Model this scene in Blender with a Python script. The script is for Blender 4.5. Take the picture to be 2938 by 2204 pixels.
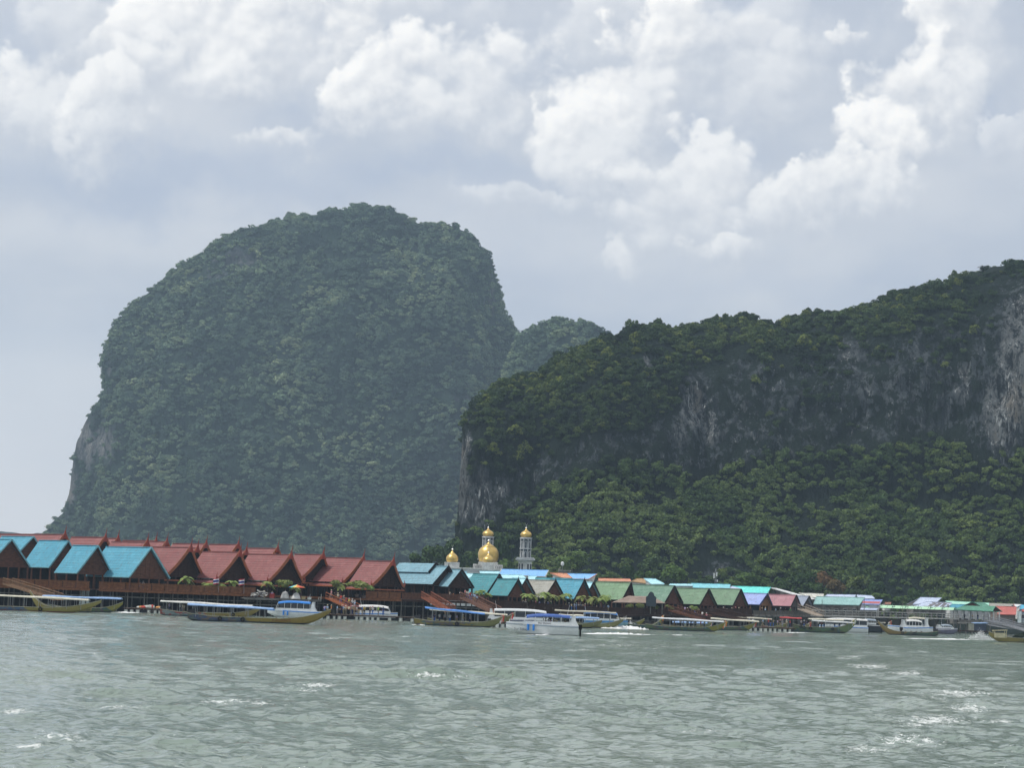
import bpy, bmesh, math, random
import numpy as np
from mathutils import Vector, Matrix

for _o in list(bpy.data.objects):
    bpy.data.objects.remove(_o)
S = bpy.context.scene
COL = S.collection
random.seed(7)
R = random.Random(11)

# ------------------------------------------------------------------ camera
F, CX, CY = 6630.0, 1469.0, 1102.0
ROLL = math.radians(2.0)
PITCH = math.atan(623.6 / F)
CAMH = 4.5
right_w = Vector((1, 0, 0))
up_w = Vector((0, -math.sin(PITCH), math.cos(PITCH)))
fwd = Vector((0, math.cos(PITCH), math.sin(PITCH)))
rc = right_w * math.cos(ROLL) + up_w * math.sin(ROLL)
uc = up_w * math.cos(ROLL) - right_w * math.sin(ROLL)
cam_d = bpy.data.cameras.new('camera')
cam = bpy.data.objects.new('camera', cam_d)
COL.objects.link(cam)
m = Matrix.Identity(4)
for i_ in range(3):
    m[i_][0], m[i_][1], m[i_][2] = rc[i_], uc[i_], -fwd[i_]
m[2][3] = CAMH
cam.matrix_world = m
cam_d.sensor_width = 36
cam_d.lens = 36 * F / 2938
cam_d.clip_start = 1
cam_d.clip_end = 60000
S.camera = cam


def ray(px, py):
    u, v = (px - CX) / F, (CY - py) / F
    return rc * u + uc * v + fwd


def P(px, py, Y):
    d = ray(px, py)
    k = Y / d.y
    return Vector((d.x * k, Y, CAMH + d.z * k))


def D(px, py, Y):       # the same with coordinates of the reduced picture
    return P(px * 1.3283, py * 1.3283, Y)


def W(px, py):          # point of the water surface
    d = ray(px, py)
    k = -CAMH / d.z
    return Vector((d.x * k, d.y * k, 0))


# ------------------------------------------------------------------ render settings
S.view_settings.view_transform = 'Standard'
S.view_settings.look = 'None'
S.view_settings.exposure = 0.06
S.view_settings.gamma = 1.0
S.view_settings.use_curve_mapping = False
S.render.engine = 'CYCLES'
S.cycles.use_denoising = True
S.cycles.max_bounces = 5
S.cycles.diffuse_bounces = 2
S.cycles.glossy_bounces = 3
S.cycles.transmission_bounces = 2
S.cycles.volume_bounces = 0
S.cycles.use_adaptive_sampling = True
S.cycles.adaptive_threshold = 0.03

# ------------------------------------------------------------------ sun
SUN_EL, SUN_AZ = math.radians(60), math.radians(-102)   # azimuth from +Y (view) towards +X
sun_d = bpy.data.lights.new('sun', 'SUN')
sun_d.energy = 2.9
sun_d.angle = math.radians(0.9)
sun_d.color = (1.0, 0.95, 0.88)
sun = bpy.data.objects.new('sun', sun_d)
COL.objects.link(sun)
sdir = Vector((math.sin(SUN_AZ) * math.cos(SUN_EL), math.cos(SUN_AZ) * math.cos(SUN_EL), math.sin(SUN_EL)))
sun.rotation_euler = sdir.to_track_quat('Z', 'Y').to_euler()
sun.location = (0, 200, 300)


# ------------------------------------------------------------------ node helpers
class NT:
    def __init__(s, tree):
        s.t = tree

    def n(s, typ, **kw):
        x = s.t.nodes.new(typ)
        for k, v in kw.items():
            setattr(x, k, v)
        return x

    def put(s, sock, v):
        if isinstance(v, bpy.types.NodeSocket):
            s.t.links.new(v, sock)
        elif v is not None:
            sock.default_value = v

    def m(s, op, a, b=None, c=None, clamp=False):
        x = s.n('ShaderNodeMath', operation=op)
        x.use_clamp = clamp
        for i, v in enumerate((a, b, c)):
            if v is not None:
                s.put(x.inputs[i], v)
        return x.outputs[0]

    def vm(s, op, a, b=None, out=0, scale=None):
        x = s.n('ShaderNodeVectorMath', operation=op)
        s.put(x.inputs[0], a)
        if b is not None:
            s.put(x.inputs[1], b)
        if scale is not None:
            s.put(x.inputs['Scale'], scale)
        return x.outputs[out]

    def noise(s, vec, scale, detail=2.0, rough=0.5, lac=2.0, dist=0.0, out='Fac'):
        x = s.n('ShaderNodeTexNoise')
        if vec is not None:
            s.put(x.inputs['Vector'], vec)
        s.put(x.inputs['Scale'], scale)
        x.inputs['Detail'].default_value = detail
        x.inputs['Roughness'].default_value = rough
        x.inputs['Lacunarity'].default_value = lac
        x.inputs['Distortion'].default_value = dist
        return x.outputs[out]

    def mr(s, v, a, b, c=0.0, d=1.0, smooth=False):
        x = s.n('ShaderNodeMapRange')
        x.interpolation_type = 'SMOOTHSTEP' if smooth else 'LINEAR'
        s.put(x.inputs[0], v)
        for i, q in enumerate((a, b, c, d)):
            s.put(x.inputs[i + 1], q)
        return x.outputs[0]

    def mix(s, f, a, b, blend='MIX'):
        x = s.n('ShaderNodeMix', data_type='RGBA', blend_type=blend)
        s.put(x.inputs[0], f)
        for i, v in ((6, a), (7, b)):
            if isinstance(v, (tuple, list)):
                v = tuple(v) + (1,) * (4 - len(v))
            s.put(x.inputs[i], v)
        return x.outputs[2]

    def scalev(s, vec, v3):
        return s.vm('MULTIPLY', vec, v3)


# ------------------------------------------------------------------ sky
world = bpy.data.worlds.new('World')
S.world = world
world.use_nodes = True
wt = world.node_tree
for x_ in list(wt.nodes):
    wt.nodes.remove(x_)
N = NT(wt)
tc = N.n('ShaderNodeTexCoord').outputs['Generated']
sky = N.n('ShaderNodeTexSky', sky_type='NISHITA')
sky.sun_disc = False
sky.sun_elevation = SUN_EL
sky.sun_rotation = SUN_AZ
sky.air_density, sky.dust_density, sky.ozone_density = 1.0, 1.6, 1.0
sep = N.n('ShaderNodeSeparateXYZ')
N.put(sep.inputs[0], tc)
az = N.m('ARCTAN2', sep.outputs[0], sep.outputs[1])
el = N.m('ARCSINE', sep.outputs[2])


def azel(px, py):
    d = ray(px * 1.3283, py * 1.3283).normalized()
    return math.atan2(d.x, d.y), math.asin(d.z)


# cumulus heads, back to front: centre, half sizes (reduced picture), whiteness
PUFFS = [
    (1560, 130, 330, 150, 0.42), (900, 40, 230, 90, 0.50), (160, 70, 120, 110, 0.50), (1330, 30, 110, 60, 0.50),
    (640, 120, 150, 110, 0.62), (350, 160, 130, 90, 0.62), (500, 85, 190, 110, 0.96), (345, 95, 80, 70, 0.86), (600, 40, 110, 70, 0.90), (735, 68, 72, 76, 0.90),
    (480, 170, 120, 70, 0.74), (30, 205, 95, 85, 0.78), (120, 250, 90, 60, 0.55), (285, 262, 100, 66, 0.80), (225, 320, 80, 50, 0.55), (590, 300, 58, 34, 0.74),
    (1075, 220, 105, 120, 0.76), (985, 150, 100, 76, 0.86), (860, 200, 130, 100, 0.88), (750, 215, 75, 70, 0.92), (900, 265, 130, 66, 0.72), (1000, 290, 120, 60, 0.60),
    (1650, 210, 130, 110, 0.52), (1560, 110, 80, 80, 0.66), (1450, 75, 80, 90, 0.90), (1390, 130, 95, 80, 0.92), (1290, 190, 90, 70, 0.94), (1330, 280, 130, 100, 0.66), (1215, 290, 66, 90, 0.90),
    (1290, 390, 110, 90, 0.56), (1560, 400, 80, 80, 0.72), (1460, 440, 130, 100, 0.68), (1420, 500, 110, 60, 0.55), (1545, 545, 62, 44, 0.66), (1310, 570, 58, 46, 0.62),
    (2130, 110, 130, 130, 0.62), (1800, 92, 28, 26, 0.70), (2010, 90, 70, 90, 0.88), (1975, 190, 80, 75, 0.92), (2080, 210, 70, 90, 0.62), (1900, 290, 72, 60, 0.94),
    (1800, 385, 90, 56, 0.90), (1740, 430, 100, 70, 0.78), (1870, 430, 80, 60, 0.66), (1660, 440, 60, 44, 0.60), (2190, 330, 90, 60, 0.45), (1130, 470, 110, 30, 0.40),
]
# darker undersides and clear blue grey gaps
DARKS = [(350, 395, 420, 70, 0.62), (950, 395, 300, 52, 0.50), (600, 215, 66, 66, 0.40), (1600, 48, 120, 40, 0.60), (2150, 250, 75, 95, 0.62), (1750, 640, 500, 60, 0.30), (1060, 620, 150, 90, 0.25), (20, 60, 70, 90, 0.35), (1560, 300, 110, 50, 0.30)]

wn = N.noise(tc, 13, 3, 0.5, out='Color')
wn = N.vm('SUBTRACT', wn, (0.5, 0.5, 0.5))
vec = N.vm('ADD', tc, N.vm('MULTIPLY', wn, (0.02, 0.02, 0.02)))


def field(off):
    v = N.vm('ADD', vec, off) if off else vec
    n1 = N.noise(v, 26, 8, 0.56, 2.05)
    vo = N.n('ShaderNodeTexVoronoi', feature='F1')
    N.put(vo.inputs['Vector'], v)
    vo.inputs['Scale'].default_value = 34
    vo.inputs['Detail'].default_value = 2.0
    vo.inputs['Roughness'].default_value = 0.55
    bl_ = N.m('MULTIPLY', N.m('SUBTRACT', 0.40, vo.outputs['Distance']), 0.9)
    return N.m('MULTIPLY_ADD', N.m('SUBTRACT', n1, 0.5), 2.6, bl_)


f0 = field(None)
f1 = field((-0.0026, 0, 0.0036))
relief = N.m('MULTIPLY', N.m('SUBTRACT', f0, f1), 0.55)
relief = N.mr(relief, -0.5, 0.5, -0.5, 0.5)
cb = N.n('ShaderNodeCombineXYZ')
wb = N.noise(tc, 17, 5, 0.62, out='Color')
wsp = N.n('ShaderNodeSeparateXYZ')
N.put(wsp.inputs[0], wb)
N.put(cb.inputs[0], N.m('MULTIPLY_ADD', N.m('SUBTRACT', wsp.outputs[0], 0.5), 0.085, az))
N.put(cb.inputs[1], N.m('MULTIPLY_ADD', N.m('SUBTRACT', wsp.outputs[1], 0.5), 0.075, el))
veil_n = N.noise(N.scalev(tc, (1, 1, 2.4)), 6.0, 4, 0.55)
veil = N.mix(N.mr(veil_n, 0.35, 0.65, 0, 1, True), (5.6, 6.1, 7.0), (7.2, 7.45, 7.9))
low = N.mr(el, 0.0, 0.15, 1.0, 0.0, True)
west = N.mr(az, -0.24, 0.02, 1.0, 0.0, True)
veil = N.mix(N.m('MULTIPLY', N.m('MULTIPLY', low, west), 0.95), veil, (8.3, 8.5, 8.9))
acc = N.mix(0.93, sky.outputs[0], veil)


def local(x, y, rx, ry):
    ca, ce = azel(x, y)
    k = 1.3283 / F
    q = N.n('ShaderNodeVectorMath', operation='MULTIPLY_ADD')
    N.put(q.inputs[0], cb.outputs[0])
    q.inputs[1].default_value = (1 / (rx * k), 1 / (ry * k), 0)
    q.inputs[2].default_value = (-ca / (rx * k), -ce / (ry * k), 0)
    return q.outputs[0]


# beyond the picture the sky goes on with the same kind of clouds
out_n = N.noise(tc, 5.0, 4, 0.55)
outside = N.m('MAXIMUM', N.mr(el, 0.27, 0.36, 0, 1, True), N.mr(N.m('ABSOLUTE', az), 0.24, 0.32, 0, 1, True))
co = N.m('MULTIPLY', N.mr(N.m('MULTIPLY_ADD', f0, 0.06, out_n), 0.47, 0.58, 0, 1, True), outside)
acc = N.mix(co, acc, N.mix(N.m('ADD', N.mr(out_n, 0.45, 0.7, 0.75, 0.35), relief, clamp=True), (6.0, 6.5, 7.4), (10.2, 10.1, 10.0)))
for (x, y, rx, ry, w_) in DARKS:
    v = local(x, y, rx, ry)
    r2 = N.vm('DOT_PRODUCT', v, v, out=1)
    g = N.m('MULTIPLY', N.m('POWER', 0.3679, r2), w_)
    acc = N.mix(g, acc, (4.2, 5.0, 6.5))
for (x, y, rx, ry, w_) in PUFFS:
    v = local(x, y + 6, rx * 1.66 + 16, ry * 1.70 + 10)
    L_ = N.vm('LENGTH', v, out=1)
    e_ = N.m('MULTIPLY_ADD', f0, 0.42, N.m('SUBTRACT', 1.0, L_))
    dt = N.n('ShaderNodeVectorMath', operation='DOT_PRODUCT')
    N.put(dt.inputs[0], v)
    dt.inputs[1].default_value = (-0.35, 0.85, 0)
    up = dt.outputs['Value']
    soft = N.mr(up, -0.6, 0.6, 1.0, 0.20)                  # crisp crown, melting underside
    mask = N.mr(e_, 0.0, soft, 0, min(1.0, 0.62 + 0.4 * w_), True)
    mask = N.m('MULTIPLY', mask, N.mr(up, -0.95, 0.25, 0.0, 1.0, True))
    sh = N.m('ADD', N.mr(up, -0.55, 0.5, 0.10, 0.95), relief, clamp=True)
    t = tuple(a_ + (b_ - a_) * w_ for a_, b_ in zip((6.0, 6.5, 7.3), (11.3, 11.1, 10.7)))
    acc = N.mix(mask, acc, N.mix(sh, (5.0, 5.5, 6.4), t))
allc = acc
bg = N.n('ShaderNodeBackground')
N.put(bg.inputs[0], allc)
bg.inputs[1].default_value = 0.1
wo = N.n('ShaderNodeOutputWorld')
wt.links.new(bg.outputs[0], wo.inputs[0])
world.cycles.sampling_method = 'MANUAL'
world.cycles.sample_map_resolution = 256


# ------------------------------------------------------------------ numeric noise
_prm = np.random.RandomState(5).permutation(512).astype(np.int64)


def _h(ix, iy, iz):
    return _prm[(_prm[(_prm[ix & 511] + iy) & 511] + iz) & 511] / 511.0


def vnoise(x, y, z):
    x0, y0, z0 = np.floor(x), np.floor(y), np.floor(z)
    fx, fy, fz = x - x0, y - y0, z - z0
    fx, fy, fz = (t * t * t * (t * (t * 6 - 15) + 10) for t in (fx, fy, fz))
    ix, iy, iz = x0.astype(np.int64), y0.astype(np.int64), z0.astype(np.int64)
    r = 0
    for dx in (0, 1):
        wx = fx if dx else 1 - fx
        for dy in (0, 1):
            wy = fy if dy else 1 - fy
            for dz in (0, 1):
                wz = fz if dz else 1 - fz
                r = r + wx * wy * wz * _h(ix + dx, iy + dy, iz + dz)
    return r * 2 - 1


def fbm(x, y, z, octv=4, gain=0.5):
    a, t, r = 1.0, 0.0, 0
    for k in range(octv):
        r = r + a * vnoise(x * 2 ** k + 17.3 * k, y * 2 ** k + 9.1 * k, z * 2 ** k + 4.7 * k)
        t += a
        a *= gain
    return r / t


def grid_mesh(name, V, nu, nv, close_u=False):
    """mesh over a (nu, nv, 3) array"""
    me = bpy.data.meshes.new(name)
    me.vertices.add(nu * nv)
    me.vertices.foreach_set('co', V.reshape(-1).astype(np.float32))
    iu = np.arange(nu if close_u else nu - 1)
    a, b = np.meshgrid(iu, np.arange(nv - 1), indexing='ij')
    a2 = (a + 1) % nu
    q = np.stack([a * nv + b, a2 * nv + b, a2 * nv + b + 1, a * nv + b + 1], -1).reshape(-1, 4)
    me.loops.add(q.size)
    me.loops.foreach_set('vertex_index', q.reshape(-1).astype(np.int32))
    me.polygons.add(len(q))
    me.polygons.foreach_set('loop_start', (np.arange(len(q)) * 4).astype(np.int32))
    me.polygons.foreach_set('loop_total', np.full(len(q), 4, np.int32))
    me.polygons.foreach_set('use_smooth', np.ones(len(q), bool))
    me.update()
    me.validate()
    return me


def set_attr(me, name, arr):
    at = me.attributes.new(name, 'FLOAT', 'POINT')
    at.data.foreach_set('value', arr.reshape(-1).astype(np.float32))


# ------------------------------------------------------------------ tagging
def tag(o, label=None, cat=None, group=None, kind=None):
    for k, v in (('label', label), ('category', cat), ('group', group), ('kind', kind)):
        if v:
            o[k] = v
    return o


def link(name, me, mats=None, parent=None):
    o = bpy.data.objects.new(name, me)
    COL.objects.link(o)
    if mats is not None:
        if not isinstance(mats, (list, tuple)):
            mats = [mats]
        if not len(me.materials):
            for q in mats:
                me.materials.append(q)
    if parent is not None:
        o.parent = parent
    return o


def new_mat(name):
    mt = bpy.data.materials.new(name)
    mt.use_nodes = True
    b = mt.node_tree.nodes['Principled BSDF']
    return mt, NT(mt.node_tree), b


# ------------------------------------------------------------------ rock and forest materials
def rock_material(name, dark, mid, pale, ochre, green, fq, streak_amt=1.0):
    """limestone: vertical streaks, pale drip lines, ochre stains, dark clefts, and a creeper green that holds shade between trees"""
    mt, n, b = new_mat(name)
    g = n.n('ShaderNodeNewGeometry')
    pos = g.outputs['Position']
    rk = n.n('ShaderNodeAttribute', attribute_name='rock').outputs['Fac']
    wv = n.vm('MULTIPLY', n.vm('SUBTRACT', n.noise(pos, fq * 0.5, 3, 0.5, out='Color'), (0.5, 0.5, 0.5)), (4 / fq * 0.25,) * 3)
    wp = n.vm('ADD', pos, wv)
    st = n.noise(n.scalev(wp, (fq, fq, fq * 0.14)), 1.0, 6, 0.68)
    st2 = n.noise(n.scalev(pos, (fq * 3.0, fq * 3.0, fq * 0.16)), 1.0, 5, 0.65)
    bl = n.noise(n.scalev(pos, (fq * 0.22, fq * 0.22, fq * 0.16)), 1.0, 5, 0.6)
    blot = n.noise(n.scalev(pos, (fq * 1.3, fq * 1.3, fq * 0.6)), 1.0, 5, 0.7)
    hi = n.mr(rk, 0.55, 1.0, 0, 1, True)
    mid2 = n.mix(hi, tuple(q * k_ for q, k_ in zip(mid, (0.42, 0.47, 0.52))), mid)
    c = n.mix(n.mr(st, 0.42, 0.54, 0, 1, True), dark, mid2)
    c = n.mix(n.m('MULTIPLY', n.mr(blot, 0.50, 0.62, 0, 0.75, True), n.m('MULTIPLY_ADD', hi, 0.8, 0.2)), c, tuple(q * 1.6 for q in mid))
    c = n.mix(n.m('MULTIPLY', n.mr(st2, 0.55, 0.66, 0, streak_amt, True), n.m('MULTIPLY', n.mr(rk, 0.40, 0.95, 0.25, 1), n.mr(bl, 0.42, 0.56, 0.0, 1))), c, pale)
    c = n.mix(n.m('MULTIPLY', n.mr(bl, 0.55, 0.66, 0, 0.7, True), n.m('MULTIPLY', n.mr(st, 0.4, 0.6, 0.2, 1), hi)), c, ochre)
    crk = n.noise(n.scalev(pos, (fq * 4, fq * 4, fq * 1.1)), 1.0, 4, 0.7)
    c = n.mix(n.mr(crk, 0.40, 0.46, 0.85, 0, True), c, dark)
    veg = n.noise(n.scalev(pos, (fq * 0.9, fq * 0.9, fq * 0.7)), 1.0, 6, 0.7)
    vm_ = n.m('ADD', veg, n.m('MULTIPLY', rk, -0.36))
    c = n.mix(n.mr(vm_, 0.27, 0.32, 0, 1, True), c, green)  # deep green is creepers plus painted shade in the gaps between trees
    n.put(b.inputs['Base Color'], c)
    b.inputs['Roughness'].default_value = 0.95
    b.inputs['Specular IOR Level'].default_value = 0.1
    bp = n.n('ShaderNodeBump')
    bp.inputs['Strength'].default_value = 1.0
    bp.inputs['Distance'].default_value = 1.6
    n.put(bp.inputs['Height'], n.m('ADD', st, n.m('ADD', n.m('MULTIPLY', st2, 0.5), n.m('MULTIPLY', crk, 0.3))))
    n.put(b.inputs['Normal'], bp.outputs[0])
    return mt


def leaf_material(name, ramp, fq, yellow, fy=0.12):
    """foliage: colour by crown, region and leaf clump, sunlit and shaded tones painted in"""
    mt, n, b = new_mat(name)
    g = n.n('ShaderNodeNewGeometry')
    oi = n.n('ShaderNodeObjectInfo')
    big = n.noise(oi.outputs['Location'], fq, 3, 0.5)
    mid = n.noise(oi.outputs['Location'], fq * 3.5, 2, 0.5)
    f = n.m('ADD', n.m('MULTIPLY', oi.outputs['Random'], 0.26), n.m('MULTIPLY', n.mr(big, 0.38, 0.62), 0.42))  # region tones stand for lit ridges and shaded hollows
    f = n.m('ADD', f, n.m('MULTIPLY', n.mr(mid, 0.34, 0.66), 0.32))
    cr = n.n('ShaderNodeValToRGB')
    el_ = cr.color_ramp.elements
    el_[0].position, el_[0].color = 0.1, tuple(ramp[0]) + (1,)
    el_[1].position, el_[1].color = 0.9, tuple(ramp[-1]) + (1,)
    for i, c in enumerate(ramp[1:-1]):
        e = el_.new(0.1 + 0.8 * (i + 1) / (len(ramp) - 1))
        e.color = tuple(c) + (1,)
    n.put(cr.inputs[0], f)
    rnd = n.m('FRACT', n.m('MULTIPLY', oi.outputs['Random'], 37.7))
    c = n.mix(n.mr(rnd, 1 - fy, 1 - fy + 0.02, 0, 0.85), cr.outputs[0], yellow)  # odd crowns yellowed to stand for sunlit tufts
    pc = n.noise(g.outputs['Position'], 1.4, 2, 0.6)
    c = n.mix(n.mr(pc, 0.35, 0.65, 0.0, 0.7), c, tuple(x * 0.35 for x in ramp[0]))  # clump darkening puts the inner shade of crowns into the colour
    n.put(b.inputs['Base Color'], c)
    b.inputs['Roughness'].default_value = 0.7
    b.inputs['Specular IOR Level'].default_value = 0.12
    return mt


def crown_mesh(name, seed, nlobes, nleaf, leaf, flat=0.8, mat=None, spread=0.55, lobe=0.5):
    """a unit crown of leaf clumps: lobes of small quads facing outward, ragged"""
    rs = np.random.RandomState(seed)
    cs, rr = [], []
    for i in range(nlobes):
        a = rs.rand() * 6.283
        q = spread * math.sqrt((i + 0.3) / nlobes)
        cs.append((q * math.cos(a), q * math.sin(a), (rs.rand() - 0.35) * 0.75 * flat))
        rr.append(lobe * (0.65 + 0.5 * rs.rand()))
    cs, rr = np.array(cs), np.array(rr)
    k = rs.choice(nlobes, nleaf, p=rr ** 2 / (rr ** 2).sum())
    d = rs.normal(size=(nleaf, 3))
    d[:, 2] = np.where(d[:, 2] < -0.3, -d[:, 2], d[:, 2])
    d /= np.linalg.norm(d, axis=1)[:, None]
    rad = rr[k] * (0.72 + 0.36 * rs.rand(nleaf))
    c = cs[k] + d * rad[:, None] * np.array([1, 1, flat])
    nrm = d + rs.normal(size=(nleaf, 3)) * 0.45
    nrm /= np.linalg.norm(nrm, axis=1)[:, None]
    t = np.cross(nrm, rs.normal(size=(nleaf, 3)))
    t /= np.linalg.norm(t, axis=1)[:, None]
    b = np.cross(nrm, t)
    s = leaf * (0.6 + 0.8 * rs.rand(nleaf))[:, None]
    V = np.stack([c - t * s - b * s * 0.7, c + t * s - b * s * 0.6, c + t * s * 0.8 + b * s, c - t * s * 0.7 + b * s * 0.8], 1)
    me = bpy.data.meshes.new(name)
    me.vertices.add(nleaf * 4)
    me.vertices.foreach_set('co', V.reshape(-1).astype(np.float32))
    me.loops.add(nleaf * 4)
    me.loops.foreach_set('vertex_index', np.arange(nleaf * 4, dtype=np.int32))
    me.polygons.add(nleaf)
    me.polygons.foreach_set('loop_start', (np.arange(nleaf) * 4).astype(np.int32))
    me.polygons.foreach_set('loop_total', np.full(nleaf, 4, np.int32))
    me.update()
    if mat:
        me.materials.append(mat)
    return me


SRC = bpy.data.collections.new('crown_shapes')     # not linked to the scene: only instanced


def scatter(name, pts, scl, rot, crowns, label, kind='stuff'):
    """one object of many crowns by geometry nodes"""
    me = bpy.data.meshes.new(name)
    me.vertices.add(len(pts))
    me.vertices.foreach_set('co', pts.reshape(-1).astype(np.float32))
    at = me.attributes.new('scl', 'FLOAT_VECTOR', 'POINT')
    at.data.foreach_set('vector', scl.reshape(-1).astype(np.float32))
    at = me.attributes.new('rot', 'FLOAT_VECTOR', 'POINT')
    at.data.foreach_set('vector', rot.reshape(-1).astype(np.float32))
    o = link(name, me)
    coll = bpy.data.collections.new(name + '_shapes')
    for c in crowns:
        q = bpy.data.objects.new(c.name, c)
        coll.objects.link(q)
    ng = bpy.data.node_groups.new(name + '_nodes', 'GeometryNodeTree')
    ng.interface.new_socket('Geometry', in_out='INPUT', socket_type='NodeSocketGeometry')
    ng.interface.new_socket('Geometry', in_out='OUTPUT', socket_type='NodeSocketGeometry')
    gi, go = ng.nodes.new('NodeGroupInput'), ng.nodes.new('NodeGroupOutput')
    ci = ng.nodes.new('GeometryNodeCollectionInfo')
    ci.inputs['Collection'].default_value = coll
    ci.inputs['Separate Children'].default_value = True
    ci.inputs['Reset Children'].default_value = True
    iop = ng.nodes.new('GeometryNodeInstanceOnPoints')
    iop.inputs['Pick Instance'].default_value = True
    rv = ng.nodes.new('FunctionNodeRandomValue')
    rv.data_type = 'INT'
    ints = [s for s in rv.inputs if s.type == 'INT' and s.enabled]
    ints[0].default_value, ints[1].default_value = 0, len(crowns) - 1
    na = {}
    for nm in ('scl', 'rot'):
        x = ng.nodes.new('GeometryNodeInputNamedAttribute')
        x.data_type = 'FLOAT_VECTOR'
        x.inputs['Name'].default_value = nm
        na[nm] = [s for s in x.outputs if s.enabled][0]
    L = ng.links
    L.new(gi.outputs[0], iop.inputs['Points'])
    L.new(ci.outputs[0], iop.inputs['Instance'])
    L.new([s for s in rv.outputs if s.enabled][0], iop.inputs['Instance Index'])
    L.new(na['scl'], iop.inputs['Scale'])
    L.new(na['rot'], iop.inputs['Rotation'])
    L.new(iop.outputs[0], go.inputs[0])
    md = o.modifiers.new('scatter', 'NODES')
    md.node_group = ng
    tag(o, label, 'forest', kind=kind)
    return o


def tree_pts(V, keep, step, rng, smin, smax, lift=0.3, flat=(0.75, 1.15)):
    """points on a (nu,nv) surface, about one per `step` squared, kept with probability keep(p, n)"""
    nu, nv = V.shape[:2]
    A, B, C, E = V[:-1, :-1], V[1:, :-1], V[1:, 1:], V[:-1, 1:]
    n = np.cross(C - A, E - B)
    area = np.linalg.norm(n, axis=2) * 0.5
    n = n / (2 * area[..., None] + 1e-9)
    n = np.where(n[..., 1:2] > 0.3, n, n)
    cnt = rng.poisson(area / (step * step))
    ii, jj = np.nonzero(cnt)
    rep = cnt[ii, jj]
    ii, jj = np.repeat(ii, rep), np.repeat(jj, rep)
    u, v = rng.rand(len(ii))[:, None], rng.rand(len(ii))[:, None]
    p = (A[ii, jj] * (1 - u) * (1 - v) + B[ii, jj] * u * (1 - v) + C[ii, jj] * u * v + E[ii, jj] * (1 - u) * v)
    nn = n[ii, jj]
    k = rng.rand(len(ii)) < keep(p, nn)
    p, nn = p[k], nn[k]
    s = smin + (smax - smin) * rng.rand(len(p)) ** 1.6
    scl = np.stack([s * (0.85 + 0.3 * rng.rand(len(p))), s * (0.85 + 0.3 * rng.rand(len(p))),
                    s * (flat[0] + (flat[1] - flat[0]) * rng.rand(len(p)))], 1)
    rot = np.stack([rng.normal(size=len(p)) * 0.12, rng.normal(size=len(p)) * 0.12, rng.rand(len(p)) * 6.283], 1)
    giant = rng.rand(len(p)) < 0.04
    scl[giant] *= 1.55
    scl[rng.rand(len(p)) < 0.15, 2] *= 1.35
    p = p + np.array([0, 0, 1]) * (s * lift)[:, None]
    return p, scl, rot


def project(p):
    """picture coordinates (reduced) of points, for placing bare rock where the place has it"""
    q = p - np.array([0, 0, CAMH])
    R_, U_, F_ = (np.array(v) for v in (rc, uc, fwd))
    zc = q @ F_
    zc = np.where(zc < 1, 1, zc)
    return (CX + F * (q @ R_) / zc) / 1.3283, (CY - F * (q @ U_) / zc) / 1.3283


def patches(p, lst):
    x, y = project(p)
    t = np.zeros(x.shape)
    for (cx, cy, rx, ry, s_) in lst:
        t = np.maximum(t, s_ * np.exp(-(((x - cx) / rx) ** 2 + ((y - cy) / ry) ** 2)))
    return t


def resample(pts, n):
    pts = np.array(pts, float)
    s = np.concatenate([[0], np.cumsum(np.linalg.norm(np.diff(pts, axis=0), axis=1))])
    t = np.linspace(0, s[-1], n)
    return np.stack([np.interp(t, s, pts[:, 0]), np.interp(t, s, pts[:, 1])], 1)


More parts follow.
